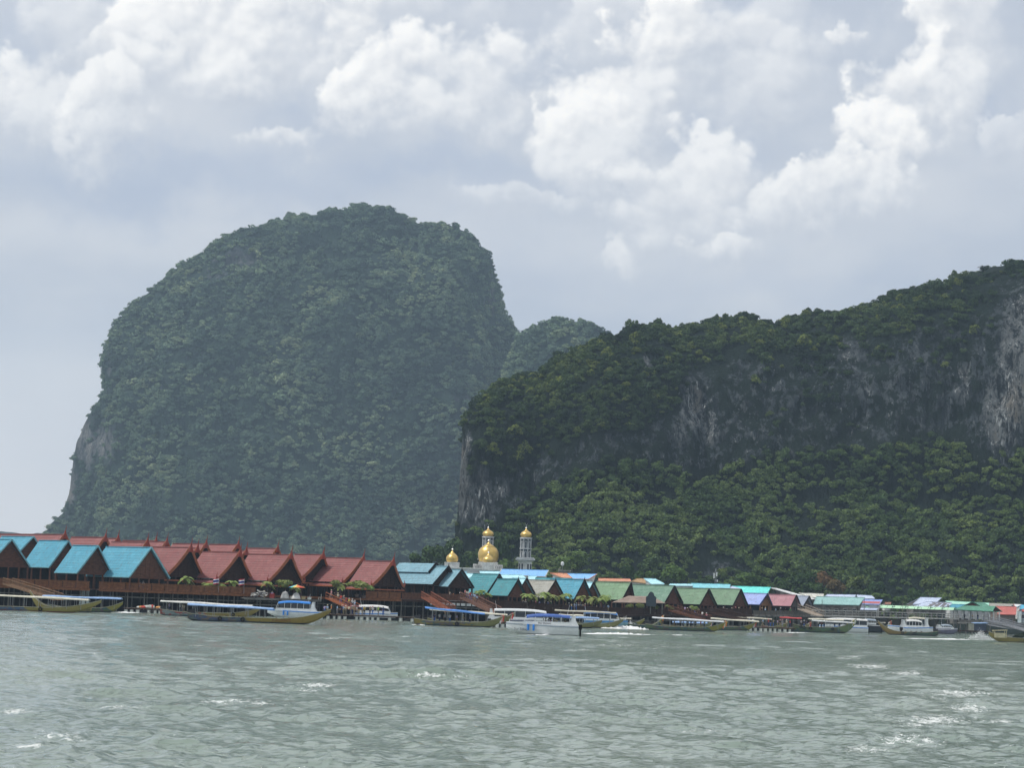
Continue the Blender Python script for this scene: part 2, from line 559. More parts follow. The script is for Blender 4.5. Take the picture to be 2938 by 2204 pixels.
def massif(sil, yr, depth, prof, nu, nv, amp, fq, flute=0.0, seed=0.0, tree=3.0, zt=None, endr=120.0, ends=(True, True), taper=0.0):
    """a hill lofted under its ridge line: sil = ridge line in the picture, yr(x) = distance of the ridge,
    prof = (depth fraction, height fraction) from the foot in front over the ridge to the back"""
    sp = resample(sil, nu)
    X, Z, Y = [], [], []
    for (x, y) in sp:
        yy = yr(x)
        q = D(x, y, yy)
        X.append(q.x), Z.append(max(q.z - tree, 1.0)), Y.append(yy)
    X, Z, Y = np.array(X), np.array(Z), np.array(Y)
    pr = resample_prof(prof, nv)
    dl = np.clip((X - X.min()) / endr, 0, 1) if ends[0] else np.ones(nu)
    dr = np.clip((X.max() - X) / endr, 0, 1) if ends[1] else np.ones(nu)
    dd = depth * (0.06 + 0.94 * np.sqrt(1 - (1 - np.minimum(dl, dr)) ** 2))
    H = pr[None, :, 1].repeat(nu, 0)
    HY = pr[None, :, 0].repeat(nu, 0)
    if zt is not None:                       # height of the scree slope below the wall, per column
        z0 = np.array([zt(x) for x in sp[:, 0]])[:, None]
        H = np.where(H <= 0.35, H / 0.35 * z0, z0 + (H - 0.35) / 0.65 * (1 - z0))
        H = np.where(HY < 0, pr[None, :, 1], H)
    V = np.zeros((nu, nv, 3))
    xc = (X.min() + X.max()) / 2
    V[..., 0] = xc + (X[:, None] - xc) * (1 - taper * np.clip(HY, 0, 1))
    V[..., 1] = Y[:, None] - dd[:, None] * HY
    V[..., 2] = Z[:, None] * H - 3.0 * (H <= 0.0)
    # relief
    G = np.gradient(V, axis=0), np.gradient(V, axis=1)
    n = np.cross(G[0], G[1])
    n /= np.linalg.norm(n, axis=2)[..., None] + 1e-9
    if n[nu // 2, nv // 4, 1] > 0:
        n = -n
    a = fbm(V[..., 0] * fq + seed, V[..., 1] * fq, V[..., 2] * fq * 0.5, 4)
    a = a + 0.45 * fbm(V[..., 0] * fq * 4 + seed, V[..., 1] * fq * 4, V[..., 2] * fq * 3, 4)
    disp = amp * a
    if flute:
        st = fbm(V[..., 0] * fq * 7 + 40 + seed, V[..., 1] * fq * 7, V[..., 2] * fq * 0.8, 4)
        st2 = fbm(V[..., 0] * fq * 20 + 70, V[..., 1] * fq * 20, V[..., 2] * fq * 3.0, 3)
        steep = np.clip(1.2 - np.abs(n[..., 2]) * 2, 0, 1)
        disp = disp + flute * steep * (st + 0.35 * st2)
    ridge = np.clip(np.abs(HY) / 0.16, 0.15, 1)
    low = np.clip(H / 0.05, 0, 1)
    V += n * (disp * ridge * low)[..., None]
    return V, sp


def resample_prof(pr, n):
    pr = np.array(pr, float)
    s = np.concatenate([[0], np.cumsum(np.linalg.norm(np.diff(pr, axis=0), axis=1))])
    t = np.linspace(0, s[-1], n)
    return np.stack([np.interp(t, s, pr[:, 0]), np.interp(t, s, pr[:, 1])], 1)


rng = np.random.RandomState(3)

FAR_L = leaf_material('far_foliage', [(0.030, 0.062, 0.050), (0.10, 0.17, 0.11), (0.20, 0.29, 0.17), (0.36, 0.43, 0.23)], 0.018, (0.20, 0.27, 0.12), 0.03)  # ramp runs from shaded hollows to sunlit tops, painted as albedo
NEAR_L = leaf_material('near_foliage', [(0.014, 0.032, 0.016), (0.036, 0.070, 0.025), (0.075, 0.125, 0.036), (0.14, 0.19, 0.05)], 0.03, (0.20, 0.25, 0.05), 0.09)  # ramp darkened for the cloud shadow, yellow for sunlit tufts
far_crowns = [crown_mesh('far_crown_shape', 20 + i, 5 + i % 3, 230, 0.115, 0.8, FAR_L) for i in range(5)]
TAL_L = leaf_material('foot_foliage', [(0.036, 0.070, 0.024), (0.085, 0.145, 0.042), (0.145, 0.215, 0.062), (0.20, 0.27, 0.085)], 0.03, (0.17, 0.23, 0.05), 0.05)
tal_crowns = [crown_mesh('foot_crown_shape', 60 + i, 6 + i % 4, 420, 0.085, 0.85, TAL_L) for i in range(6)]
near_crowns = [crown_mesh('near_crown_shape', 40 + i, 6 + i % 4, 420, 0.085, 0.8, NEAR_L) for i in range(6)]
ROCKF = rock_material('far_rock', (0.022, 0.030, 0.034), (0.14, 0.14, 0.135), (0.30, 0.30, 0.29), (0.17, 0.145, 0.115), (0.020, 0.038, 0.028), 0.20, 0.7)
ROCKN = rock_material('near_rock', (0.012, 0.017, 0.020), (0.125, 0.135, 0.135), (0.46, 0.48, 0.47), (0.17, 0.145, 0.11), (0.010, 0.018, 0.013), 0.34, 1.0)

# ------------------------------------------------------------------ far karst dome
FAR_SIL = [(96, 1150), (108, 1122), (135, 1100), (150, 1040), (165, 950), (182, 905), (203, 870), (228, 835), (229, 800),
           (231, 745), (245, 710), (260, 680), (285, 650), (318, 625), (350, 605), (372, 580), (395, 565), (440, 540),
           (480, 510), (520, 492), (560, 488), (600, 470), (640, 458), (672, 462), (700, 452), (735, 446), (770, 440), (812, 444),
           (850, 452), (890, 468), (914, 478), (945, 474), (975, 480), (1005, 492), (1024, 508), (1040, 528),
           (1055, 540), (1062, 560), (1070, 590), (1078, 630), (1085, 668), (1100, 690), (1118, 712), (1135, 745), (1160, 800), (1200, 900), (1240, 1060), (1270, 1200)]
FAR_PROF = [(1.0, 0), (0.86, 0.16), (0.70, 0.36), (0.58, 0.52), (0.42, 0.70), (0.28, 0.83), (0.13, 0.945), (0, 1.0), (-0.2, 0.96), (-0.5, 0.75), (-1.0, 0)]
Vf, sf = massif(FAR_SIL, lambda x: 2050.0, 190.0, FAR_PROF, 420, 220, 17.0, 0.016, flute=3.5, seed=3.1, tree=3.0, endr=150, taper=0.13)
FAR_ROCK = [(150, 1040, 26, 90, 1.0), (185, 960, 34, 80, 1.0), (225, 960, 45, 60, 0.9), (130, 1090, 25, 40, 0.8), (520, 560, 60, 38, 0.75), (470, 590, 40, 30, 0.6),
            (335, 700, 30, 22, 0.5), (1063, 640, 10, 70, 0.8), (235, 790, 9, 60, 0.8), (1000, 860, 34, 40, 0.55), (940, 950, 30, 30, 0.5), (345, 830, 60, 20, 0.3)]
me = grid_mesh('far_hill', Vf, *Vf.shape[:2])
set_attr(me, 'rock', patches(Vf.reshape(-1, 3), FAR_ROCK))
o = link('far_hill', me, ROCKF)
tag(o, 'tall dome shaped forested limestone hill in the haze', kind='structure')


def keep_far(p, n):
    r = patches(p, FAR_ROCK)
    gap = fbm(p[:, 0] * 0.05, p[:, 1] * 0.05, p[:, 2] * 0.05, 3)
    return np.clip(1.0 - r * 1.25, 0.06, 1) * np.clip(0.85 + gap * 1.3, 0.30, 1)


front = Vf[:, :int(220 * 0.62)]
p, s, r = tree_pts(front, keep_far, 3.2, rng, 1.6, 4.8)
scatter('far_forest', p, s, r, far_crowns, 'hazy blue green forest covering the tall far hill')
print('far trees', len(p))

# small hill between the two
MID_SIL = [(1060, 900), (1090, 800), (1115, 730), (1135, 712), (1165, 697), (1195, 686), (1222, 682), (1255, 689), (1290, 702), (1320, 725), (1380, 790), (1440, 900)]
Vm, sm = massif(MID_SIL, lambda x: 1850.0, 150.0, FAR_PROF, 140, 130, 7.0, 0.02, seed=8.1, tree=3.0, endr=90)
me = grid_mesh('middle_hill', Vm, *Vm.shape[:2])
set_attr(me, 'rock', np.zeros(Vm.shape[:2]))
o = link('middle_hill', me, ROCKF)
tag(o, 'small round forested hill between the dome and the near cliff', kind='structure')
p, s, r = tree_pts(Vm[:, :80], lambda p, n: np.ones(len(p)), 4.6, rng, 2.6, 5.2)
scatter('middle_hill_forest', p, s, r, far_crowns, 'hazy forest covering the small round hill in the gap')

# low land on the far horizon at the left
HZ = [(-700, 1150), (-400, 1136), (-220, 1140), (-60, 1143), (8, 1147), (30, 1149), (60, 1154), (84, 1150), (120, 1158), (160, 1170)]
Vh, sh_ = massif(HZ, lambda x: 3300.0, 120.0, FAR_PROF, 120, 24, 3.0, 0.02, seed=1.0, tree=0)
me = grid_mesh('distant_hills', Vh, *Vh.shape[:2])
set_attr(me, 'rock', np.zeros(Vh.shape[:2]))
tag(link('distant_hills', me, ROCKF), 'low pale hills on the horizon at the left', kind='structure')

# ------------------------------------------------------------------ near cliff
NEAR_SIL = [(984, 1190), (985, 1140), (988, 1100), (991, 1050), (994, 990), (997, 920), (1003, 893), (1020, 872), (1040, 848), (1060, 832), (1085, 815), (1110, 808),
            (1140, 802), (1175, 795), (1190, 775), (1205, 760), (1235, 755), (1268, 745), (1300, 728), (1345, 720), (1362, 706), (1400, 698),
            (1440, 700), (1462, 706), (1490, 698), (1530, 684), (1580, 678), (1625, 674), (1655, 690), (1672, 697), (1700, 685),
            (1740, 672), (1768, 666), (1800, 674), (1840, 668), (1862, 655), (1895, 648), (1920, 630), (1950, 625), (1985, 618),
            (2020, 605), (2050, 597), (2085, 585), (2120, 578), (2140, 565), (2175, 560), (2215, 558), (2300, 540), (2420, 520), (2560, 560), (2700, 640), (2850, 800), (2980, 1100)]


def yr_near(x):
    return np.interp(x, [980, 1150, 1500, 2200, 2980], [830, 870, 910, 900, 880])


TAL = [(980, 0.03), (1090, 0.05), (1120, 0.22), (1200, 0.30), (1280, 0.42), (1400, 0.40), (1480, 0.42), (1600, 0.40), (1750, 0.38), (1900, 0.365), (2050, 0.35), (2211, 0.34), (2600, 0.33), (2980, 0.2)]
NEAR_PROF = [(1.0, 0), (0.86, 0.13), (0.70, 0.26), (0.58, 0.35), (0.53, 0.48), (0.47, 0.62), (0.42, 0.74), (0.33, 0.86), (0.18, 0.95), (0, 1.0), (-0.25, 0.97), (-0.7, 0.6), (-1.3, 0)]
Vn, sn = massif(NEAR_SIL, yr_near, 110.0, NEAR_PROF, 760, 260, 4.5, 0.035, flute=2.6, seed=12.7, tree=2.2,
                zt=lambda x: np.interp(x, [t[0] for t in TAL], [t[1] for t in TAL]), endr=70)
NEAR_ROCK = [(2190, 800, 50, 200, 1.2), (2080, 830, 50, 90, 0.8), (1980, 760, 40, 60, 0.7), (1870, 840, 40, 60, 0.75), (1600, 870, 30, 60, 0.75), (1470, 930, 26, 50, 1.0), (2165, 880, 60, 130, 1.15), (2205, 700, 40, 120, 0.9), (2120, 760, 50, 100, 0.6), (1930, 830, 55, 90, 0.7), (1835, 770, 50, 55, 0.75), (1905, 900, 50, 60, 0.5),
             (1500, 880, 40, 75, 1.15), (1535, 930, 30, 60, 1.0), (1395, 790, 16, 40, 0.9), (1560, 840, 60, 60, 0.45), (1690, 830, 70, 60, 0.4), (1760, 930, 120, 50, 0.3),
             (1040, 1080, 36, 75, 1.2), (1000, 1040, 16, 110, 1.2), (1085, 1060, 40, 40, 0.8), (1010, 960, 14, 40, 0.8), (1150, 1010, 60, 30, 0.35), (1290, 980, 80, 40, 0.35),
             (1620, 920, 60, 45, 0.4), (2020, 900, 60, 60, 0.45), (1560, 1235, 50, 26, 0.9), (1400, 990, 60, 30, 0.3)]
WTOP = ([980, 1040, 1120, 1200, 1300, 1400, 1450, 1500, 1600, 1800, 1900, 2050, 2211, 2700], [950, 985, 1000, 975, 940, 930, 880, 830, 800, 765, 735, 690, 640, 640])
WBOT = ([980, 1100, 1200, 1300, 1480, 1600, 1800, 2211, 2700], [1160, 1100, 1060, 1012, 1004, 998, 984, 962, 960])


def wall_zone(p):
    x, y = project(p)
    x2 = x + 22 * fbm(p[:, 0] * 0.05, p[:, 1] * 0.05, p[:, 2] * 0.05, 3)
    y2 = y + 60 * fbm(p[:, 0] * 0.04 + 9, p[:, 1] * 0.04, p[:, 2] * 0.03, 3)
    return np.clip((y2 - np.interp(x2, *WTOP)) / 22 + 0.5, 0, 1) * np.clip((np.interp(x2, *WBOT) - y2) / 14 + 0.5, 0, 1)


me = grid_mesh('near_cliff', Vn, *Vn.shape[:2])
_pn = Vn.reshape(-1, 3)
set_attr(me, 'rock', np.maximum(patches(_pn, NEAR_ROCK), 0.50 * wall_zone(_pn)))
o = link('near_cliff', me, ROCKN)
tag(o, 'dark limestone cliff with pale streaks rising behind the village', kind='structure')


def keep_near(p, n):
    r = patches(p, NEAR_ROCK)
    x, y = project(p)
    gap = fbm(p[:, 0] * 0.07, p[:, 1] * 0.07, p[:, 2] * 0.09, 3)
    gap2 = fbm(p[:, 0] * 0.03 + 50, p[:, 1] * 0.03, p[:, 2] * 0.04, 3)
    k = np.clip(0.85 + gap * 1.5, 0.10, 1)
    wz = wall_zone(p)
    k = k * (1 - wz) + wz * np.clip(0.12 + gap2 * 1.0, 0.02, 0.6) * np.interp(x, [1000, 1400, 1500], [1.6, 1.3, 1.0])
    return np.clip(k - r * 0.9, 0.0, 1)


fr = Vn[:, :int(260 * 0.66)]
p, s, r = tree_pts(fr, keep_near, 1.95, rng, 1.0, 2.9)
x_, y_ = project(p)
big = y_ > np.interp(x_, *WBOT) - 12
s[big] *= 1.15
scatter('near_forest', p[~big], s[~big], r[~big], near_crowns, 'dark green trees on the shoulder and top of the near cliff')
scatter('foot_forest', p[big], s[big], r[big], tal_crowns, 'brighter green forest on the slope at the foot of the cliff')
print('near trees', len(p))

# flat shore land between village and cliff foot
xs = np.linspace(-160, 520, 60)
ys = np.linspace(0, 1, 14)
Vs = np.zeros((60, 14, 3))
for i, x in enumerate(xs):
    y0 = np.interp(x, [-160, -60, 100, 300, 520], [800, 640, 640, 700, 720])
    Vs[i, :, 0] = x
    Vs[i, :, 1] = y0 + (900 - y0) * ys
    Vs[i, :, 2] = -0.5 + 3.5 * np.minimum(1, ys * 6) + 0.8 * fbm(np.full(14, x * 0.05), Vs[i, :, 1] * 0.05, ys * 0, 3)
me = grid_mesh('shore_ground', Vs, 60, 14)
set_attr(me, 'rock', np.zeros((60, 14)))
tag(link('shore_ground', me, ROCKN), 'overgrown shore below the cliff', kind='structure')

# ------------------------------------------------------------------ water
def water_mesh():
    th = np.concatenate([np.radians(np.linspace(-180, -24, 40))[:-1], np.radians(np.linspace(-24, -15.5, 60))[:-1],
                         np.radians(np.linspace(-15.5, 15.5, 860)),
                         np.radians(np.linspace(15.5, 24, 60))[1:], np.radians(np.linspace(24, 180, 40))[1:-1]])
    r = np.concatenate([np.linspace(1.5, 44, 30)[:-1], np.geomspace(44, 520, 700), np.geomspace(520, 3500, 50)[1:]])
    T, Rr = np.meshgrid(th, r, indexing='ij')
    x, y = Rr * np.sin(T), Rr * np.cos(T)
    z = np.zeros_like(x)
    dx, dy = np.zeros_like(x), np.zeros_like(x)
    rs = np.random.RandomState(9)
    dr = np.gradient(r)[None, :]
    # slowly varying strength: gusts and calm slicks
    gust = 0.75 + 0.75 * fbm(x * 0.035, y * 0.014, x * 0, 3)
    slick = np.exp(-(((x - 6) / 11) ** 2 + ((y - 58) / 26) ** 2)) * 0.45
    gust = np.clip(gust - slick, 0.25, 1.6)
    wind = math.radians(205)
    for k in range(70):
        lam = 0.42 * (7.0 / 0.42) ** (k / 69.0)
        kk = 2 * math.pi / lam
        a = wind + rs.normal() * 0.62
        if lam > 3.5:
            a = math.radians(262) + rs.normal() * 0.3
        amp = 0.0082 * lam ** 0.55 * (0.6 + 0.8 * rs.rand())
        fade = np.clip((lam / (1.9 * dr)) - 0.9, 0, 1)
        ph = kk * (math.cos(a) * x + math.sin(a) * y) + rs.rand() * 6.283
        am = amp * fade * gust
        z += am * np.sin(ph)
        q = am * 0.8 * np.cos(ph)
        dx += q * math.cos(a)
        dy += q * math.sin(a)
    # one steeper breaking wave and a few neighbours
    for (cx, cy, w_, l_, h_) in WAVES:
        u = (x - cx) / w_
        v = (y - cy + 0.4 * np.sin(x * 0.9)) / l_
        z += 1.7 * h_ * np.exp(-u * u) * (np.exp(-v * v) - 0.45 * np.exp(-((v - 1.6) ** 2)))
    V = np.stack([x + dx, y + dy, z], -1)
    return V


WAVES = []
for (px, py, w_, l_, h_) in [(930, 1466, 3.4, 0.9, 0.34), (1080, 1464, 3.0, 0.8, 0.26), (350, 1532, 1.2, 0.5, 0.16), (700, 1448, 2.6, 0.8, 0.16),
                             (140, 1462, 2.2, 0.8, 0.15), (250, 1500, 2.4, 0.8, 0.12), (1600, 1452, 3.0, 0.8, 0.12), (1150, 1500, 1.6, 0.6, 0.10),
                             (60, 1560, 1.0, 0.5, 0.10), (1730, 1590, 1.5, 0.5, 0.08)]:
    q = W(px * 1.3283, py * 1.3283)
    WAVES.append((q.x, q.y, w_, l_, h_))

V = water_mesh()
me = grid_mesh('water', V, V.shape[0], V.shape[1], close_u=True)
FOAM = [(940, 1459, 60, 5, 1.2), (985, 1463, 34, 4, 1.0), (690, 1480, 50, 6, 1.0), (660, 1493, 40, 4, 0.8), (480, 1516, 90, 6, 0.8), (290, 1528, 110, 5, 0.75), (560, 1520, 30, 5, 0.8),
        (30, 1537, 40, 7, 1.0), (120, 1590, 60, 12, 0.8), (60, 1612, 40, 6, 0.9), (400, 1590, 30, 5, 0.6), (1840, 1420, 40, 7, 0.7), (1880, 1440, 60, 8, 0.85), (1960, 1455, 40, 6, 0.9),
        (2060, 1500, 90, 14, 0.75), (2100, 1530, 60, 14, 0.85), (2010, 1560, 90, 16, 0.8), (1960, 1600, 120, 16, 0.75), (1870, 1620, 60, 10, 0.7), (2150, 1560, 60, 6, 0.7),
        (880, 1590, 50, 6, 0.4), (1330, 1395, 60, 4, 0.7), (1250, 1405, 50, 4, 0.6), (1420, 1400, 90, 3, 0.5), (1530, 1580, 80, 6, 0.5), (780, 1500, 60, 6, 0.45), (1250, 1435, 60, 4, 0.5),
        (130, 1380, 30, 2.5, 0.8), (270, 1376, 20, 2, 0.7), (430, 1395, 24, 2, 0.6), (720, 1380, 26, 2.5, 0.7), (1030, 1388, 20, 2, 0.7), (880, 1376, 30, 2, 0.7), (1440, 1372, 60, 1.6, 0.5)]
set_attr(me, 'foam', patches(V.reshape(-1, 3), FOAM))
mt, n, b = new_mat('sea_water')
g = n.n('ShaderNodeNewGeometry')
pos = g.outputs['Position']
cd = n.n('ShaderNodeCameraData')
c1 = n.noise(n.scalev(pos, (0.05, 0.02, 0.05)), 1.0, 3, 0.5)
col = n.mix(n.mr(c1, 0.35, 0.65, 0, 1, True), (0.165, 0.220, 0.182), (0.210, 0.262, 0.220))
fm = n.n('ShaderNodeAttribute', attribute_name='foam').outputs['Fac']
fn = n.noise(n.scalev(pos, (1.0, 0.6, 1.0)), 3.2, 7, 0.82, dist=0.8)
fn2 = n.noise(n.scalev(pos, (0.35, 0.12, 1.0)), 1.0, 4, 0.6)
f_ = n.m('ADD', n.m('MULTIPLY', fm, 0.33), n.m('MULTIPLY', n.m('SUBTRACT', fn, 0.5), 1.5))
f_ = n.m('ADD', f_, n.m('MULTIPLY', n.m('SUBTRACT', fn2, 0.5), 0.5))
foam = n.mr(f_, 0.22, 0.34, 0, 0.8, True)
col = n.mix(foam, col, (0.78, 0.80, 0.79))
n.put(b.inputs['Base Color'], col)
n.put(b.inputs['Roughness'], n.mr(foam, 0, 1, 0.08, 0.7))
b.inputs['IOR'].default_value = 1.333
w1 = n.noise(n.scalev(pos, (1.0, 1.25, 1.0)), 2.9, 4, 0.6, dist=0.4)
w2 = n.noise(n.scalev(pos, (0.30, 0.55, 1.0)), 1.0, 3, 0.6)
gm = n.noise(n.scalev(pos, (0.035, 0.014, 0.03)), 1.0, 2, 0.5)
bp = n.n('ShaderNodeBump')
n.put(bp.inputs['Strength'], n.mr(gm, 0.35, 0.65, 0.6, 1.0))
bp.inputs['Distance'].default_value = 0.11
# flat troughs and narrow wavelet crests
crest = n.m('ADD', n.mr(w1, 0.50, 0.74, 0, 1, True), n.m('MULTIPLY', n.mr(w2, 0.52, 0.75, 0, 1, True), 0.5))
crest = n.m('ADD', crest, n.m('MULTIPLY', w1, 0.25))
n.put(bp.inputs['Height'], crest)
n.put(b.inputs['Normal'], bp.outputs[0])
tag(link('water', me, mt), kind='structure')

# ------------------------------------------------------------------ haze
def box_mesh(name, x0, x1, y0, y1, z0, z1):
    me = bpy.data.meshes.new(name)
    v = [(x, y, z) for x in (x0, x1) for y in (y0, y1) for z in (z0, z1)]
    f = [(0, 1, 3, 2), (4, 6, 7, 5), (0, 4, 5, 1), (2, 3, 7, 6), (0, 2, 6, 4), (1, 5, 7, 3)]
    me.from_pydata(v, [], f)
    return me


hz = link('haze', box_mesh('haze', -3600, 3600, -3600, 3600, -1.0, 400))
mt = bpy.data.materials.new('haze')
mt.use_nodes = True
for x_ in list(mt.node_tree.nodes):
    mt.node_tree.nodes.remove(x_)
n = NT(mt.node_tree)
pv = n.n('ShaderNodeVolumePrincipled')
pv.inputs['Color'].default_value = (0.60, 0.80, 1.0, 1)
pv.inputs['Density'].default_value = 0.00014
pv.inputs['Anisotropy'].default_value = 0.2
mo = n.n('ShaderNodeOutputMaterial')
mt.node_tree.links.new(pv.outputs[0], mo.inputs['Volume'])
hz.data.materials.append(mt)
hz.display_type = 'BOUNDS'
tag(hz, 'thin haze in the air', 'haze', kind='stuff')


# ------------------------------------------------------------------ mesh kit
class MB:
    """collects shapes and links them as one mesh object"""
    def __init__(s):
        s.v, s.f, s.mi, s.cur = [], [], [], 0

    def mat(s, i):
        s.cur = i
        return s

    def add(s, vs, fs):
        k = len(s.v)
        s.v += [tuple(q) for q in vs]
        s.f += [tuple(i + k for i in f) for f in fs]
        s.mi += [s.cur] * len(fs)
        return s

    def box(s, c, d, rz=0.0, ax=None):
        """box at centre c, full size d, turned about z, or with axes ax"""
        hx, hy, hz = d[0] / 2, d[1] / 2, d[2] / 2
        if ax is None:
            ca, sa = math.cos(rz), math.sin(rz)
            ax = (Vector((ca, sa, 0)), Vector((-sa, ca, 0)), Vector((0, 0, 1)))
        c = Vector(c)
        vs = [c + ax[0] * x + ax[1] * y + ax[2] * z for x in (-hx, hx) for y in (-hy, hy) for z in (-hz, hz)]
        return s.add(vs, [(0, 1, 3, 2), (4, 6, 7, 5), (0, 4, 5, 1), (2, 3, 7, 6), (0, 2, 6, 4), (1, 5, 7, 3)])

    def bar(s, a, b, w, h=None, up=None):
        """rectangular bar between two points"""
        a, b = Vector(a), Vector(b)
        d = b - a
        L = d.length
        if L < 1e-6:
            return s
        x = d / L
        up = Vector(up) if up else (Vector((0, 0, 1)) if abs(x.z) < 0.95 else Vector((1, 0, 0)))
        y = up.cross(x).normalized()
        z = x.cross(y)
        return s.box((a + b) / 2, (L, w, h or w), ax=(x, y, z))

    def tube(s, a, b, r, r2=None, n=6):
        a, b = Vector(a), Vector(b)
        x = (b - a).normalized()
        up = Vector((0, 0, 1)) if abs(x.z) < 0.95 else Vector((1, 0, 0))
        y = up.cross(x).normalized()
        z = x.cross(y)
        r2 = r if r2 is None else r2
        vs = []
        for p, q in ((a, r), (b, r2)):
            for i in range(n):
                t = 6.28318 * i / n
                vs.append(p + y * (q * math.cos(t)) + z * (q * math.sin(t)))
        fs = [(i, (i + 1) % n, n + (i + 1) % n, n + i) for i in range(n)]
        fs += [tuple(range(n - 1, -1, -1)), tuple(range(n, 2 * n))]
        return s.add(vs, fs)

    def lathe(s, c, prof, n=16, sx=1.0, sy=1.0):
        """profile of (radius, height) about z at c"""
        vs, fs = [], []
        for (r, z) in prof:
            for i in range(n):
                t = 6.28318 * i / n
                vs.append((c[0] + r * sx * math.cos(t), c[1] + r * sy * math.sin(t), c[2] + z))
        m_ = len(prof)
        for j in range(m_ - 1):
            for i in range(n):
                fs.append((j * n + i, j * n + (i + 1) % n, (j + 1) * n + (i + 1) % n, (j + 1) * n + i))
        fs.append(tuple(range(n - 1, -1, -1)))
        fs.append(tuple((m_ - 1) * n + i for i in range(n)))
        return s.add(vs, fs)

    def slab(s, pts, th, nrm=None):
        """closed plate: polygon pts thickened downwards along its normal"""
        pts = [Vector(p) for p in pts]
        if nrm is None:
            nrm = (pts[1] - pts[0]).cross(pts[2] - pts[0]).normalized()
            if nrm.z < 0:
                nrm = -nrm
        n = len(pts)
        vs = pts + [p - nrm * th for p in pts]
        fs = [tuple(range(n)), tuple(range(2 * n - 1, n - 1, -1))]
        fs += [(i, i + n, (i + 1) % n + n, (i + 1) % n) for i in range(n)]
        return s.add(vs, fs)

    def build(s, name, mats, parent=None, smooth=False):
        me = bpy.data.meshes.new(name)
        org = Vector((0, 0, 0))
        me.from_pydata([tuple(v) for v in s.v], [], s.f)
        ml = mats if isinstance(mats, (list, tuple)) else [mats]
        for q in ml:
            me.materials.append(q)
        if len(ml) > 1:
            me.polygons.foreach_set('material_index', s.mi)
        if smooth:
            me.polygons.foreach_set('use_smooth', [True] * len(me.polygons))
        bm = bmesh.new()
        bm.from_mesh(me)
        bmesh.ops.recalc_face_normals(bm, faces=bm.faces)
        bm.to_mesh(me)
        bm.free()
        return link(name, me, None, parent)


def empty(name, loc, label, cat, group=None, rz=0.0):
    o = bpy.data.objects.new(name, None)
    COL.objects.link(o)
    o.location = loc
    o.rotation_euler = (0, 0, rz)
    o.empty_display_size = 0.5
    tag(o, label, cat, group)
    return o


def kids(o):
    return [c for c in KIDS.get(o.name, [])]


def copy_tree(o, parent=None):
    c = o.copy()
    COL.objects.link(c)
    if parent is not None:
        c.parent = parent
    for ch in list(o.children):
        copy_tree(ch, c)
    return c


MATS = {}


def mat(name, col, rough=0.6, spec=0.3, metal=0.0, var=0.18, vs=1.5, grain=None, col2=None, stretch=(1, 1, 1), bump=0.0, local=True, c2f=0.5, wear=None):
    """a paint or wood colour with mottling, grain and wear"""
    if name in MATS:
        return MATS[name]
    mt, n, b = new_mat(name)
    v = n.n('ShaderNodeTexCoord').outputs['Object']
    v = n.scalev(v, stretch)
    c2 = col2 or tuple(x * (1 - var * 1.6) for x in col)
    f = n.noise(v, vs, 5, 0.6)
    c = n.mix(n.mr(f, 0.32, 0.68, 0, 1), c2, tuple(min(1, x * (1 + var * 0.5)) for x in col))
    if wear:
        w = n.noise(v, vs * 4, 4, 0.65)
        c = n.mix(n.mr(w, 0.60, 0.68, 0, 0.7), c, wear)
    n.put(b.inputs['Base Color'], c)
    b.inputs['Roughness'].default_value = rough
    b.inputs['Specular IOR Level'].default_value = spec
    b.inputs['Metallic'].default_value = metal
    if bump:
        bp = n.n('ShaderNodeBump')
        bp.inputs['Strength'].default_value = bump
        bp.inputs['Distance'].default_value = 0.05
        n.put(bp.inputs['Height'], n.noise(v, vs * 5, 4, 0.6))
        n.put(b.inputs['Normal'], bp.outputs[0])
    MATS[name] = mt
    return mt


def roof_mat(name, col, col2, patchy=0.5, dirt=(0.12, 0.11, 0.10)):
    """fibre cement or tin sheets: rows darken a little, weather streaks down the slope"""
    mt, n, b = new_mat(name)
    v = n.n('ShaderNodeTexCoord').outputs['Object']
    big = n.noise(v, 0.35, 4, 0.6)
    fine = n.noise(v, 3.2, 4, 0.65)
    c = n.mix(n.mr(big, 0.35, 0.65, 0, patchy), col, col2)
    c = n.mix(n.mr(fine, 0.35, 0.75, 0.0, 0.45), c, tuple(x * 0.72 for x in col))
    st = n.noise(n.scalev(v, (2.2, 2.2, 0.35)), 1.0, 5, 0.65)
    c = n.mix(n.mr(st, 0.52, 0.68, 0, 0.5), c, dirt)
    pt = n.n('ShaderNodeTexVoronoi', feature='F1')
    n.put(pt.inputs['Vector'], n.scalev(v, (0.9, 0.9, 1.3)))
    pt.inputs['Scale'].default_value = 1.0
    c = n.mix(n.m('MULTIPLY', n.mr(pt.outputs['Color'], 0.6, 1.0, 0.0, 0.35), 1.0), c, tuple(min(1.0, x * 1.25 + 0.03) for x in col2))
    n.put(b.inputs['Base Color'], c)
    b.inputs['Roughness'].default_value = 0.55
    b.inputs['Specular IOR Level'].default_value = 0.25
    return mt


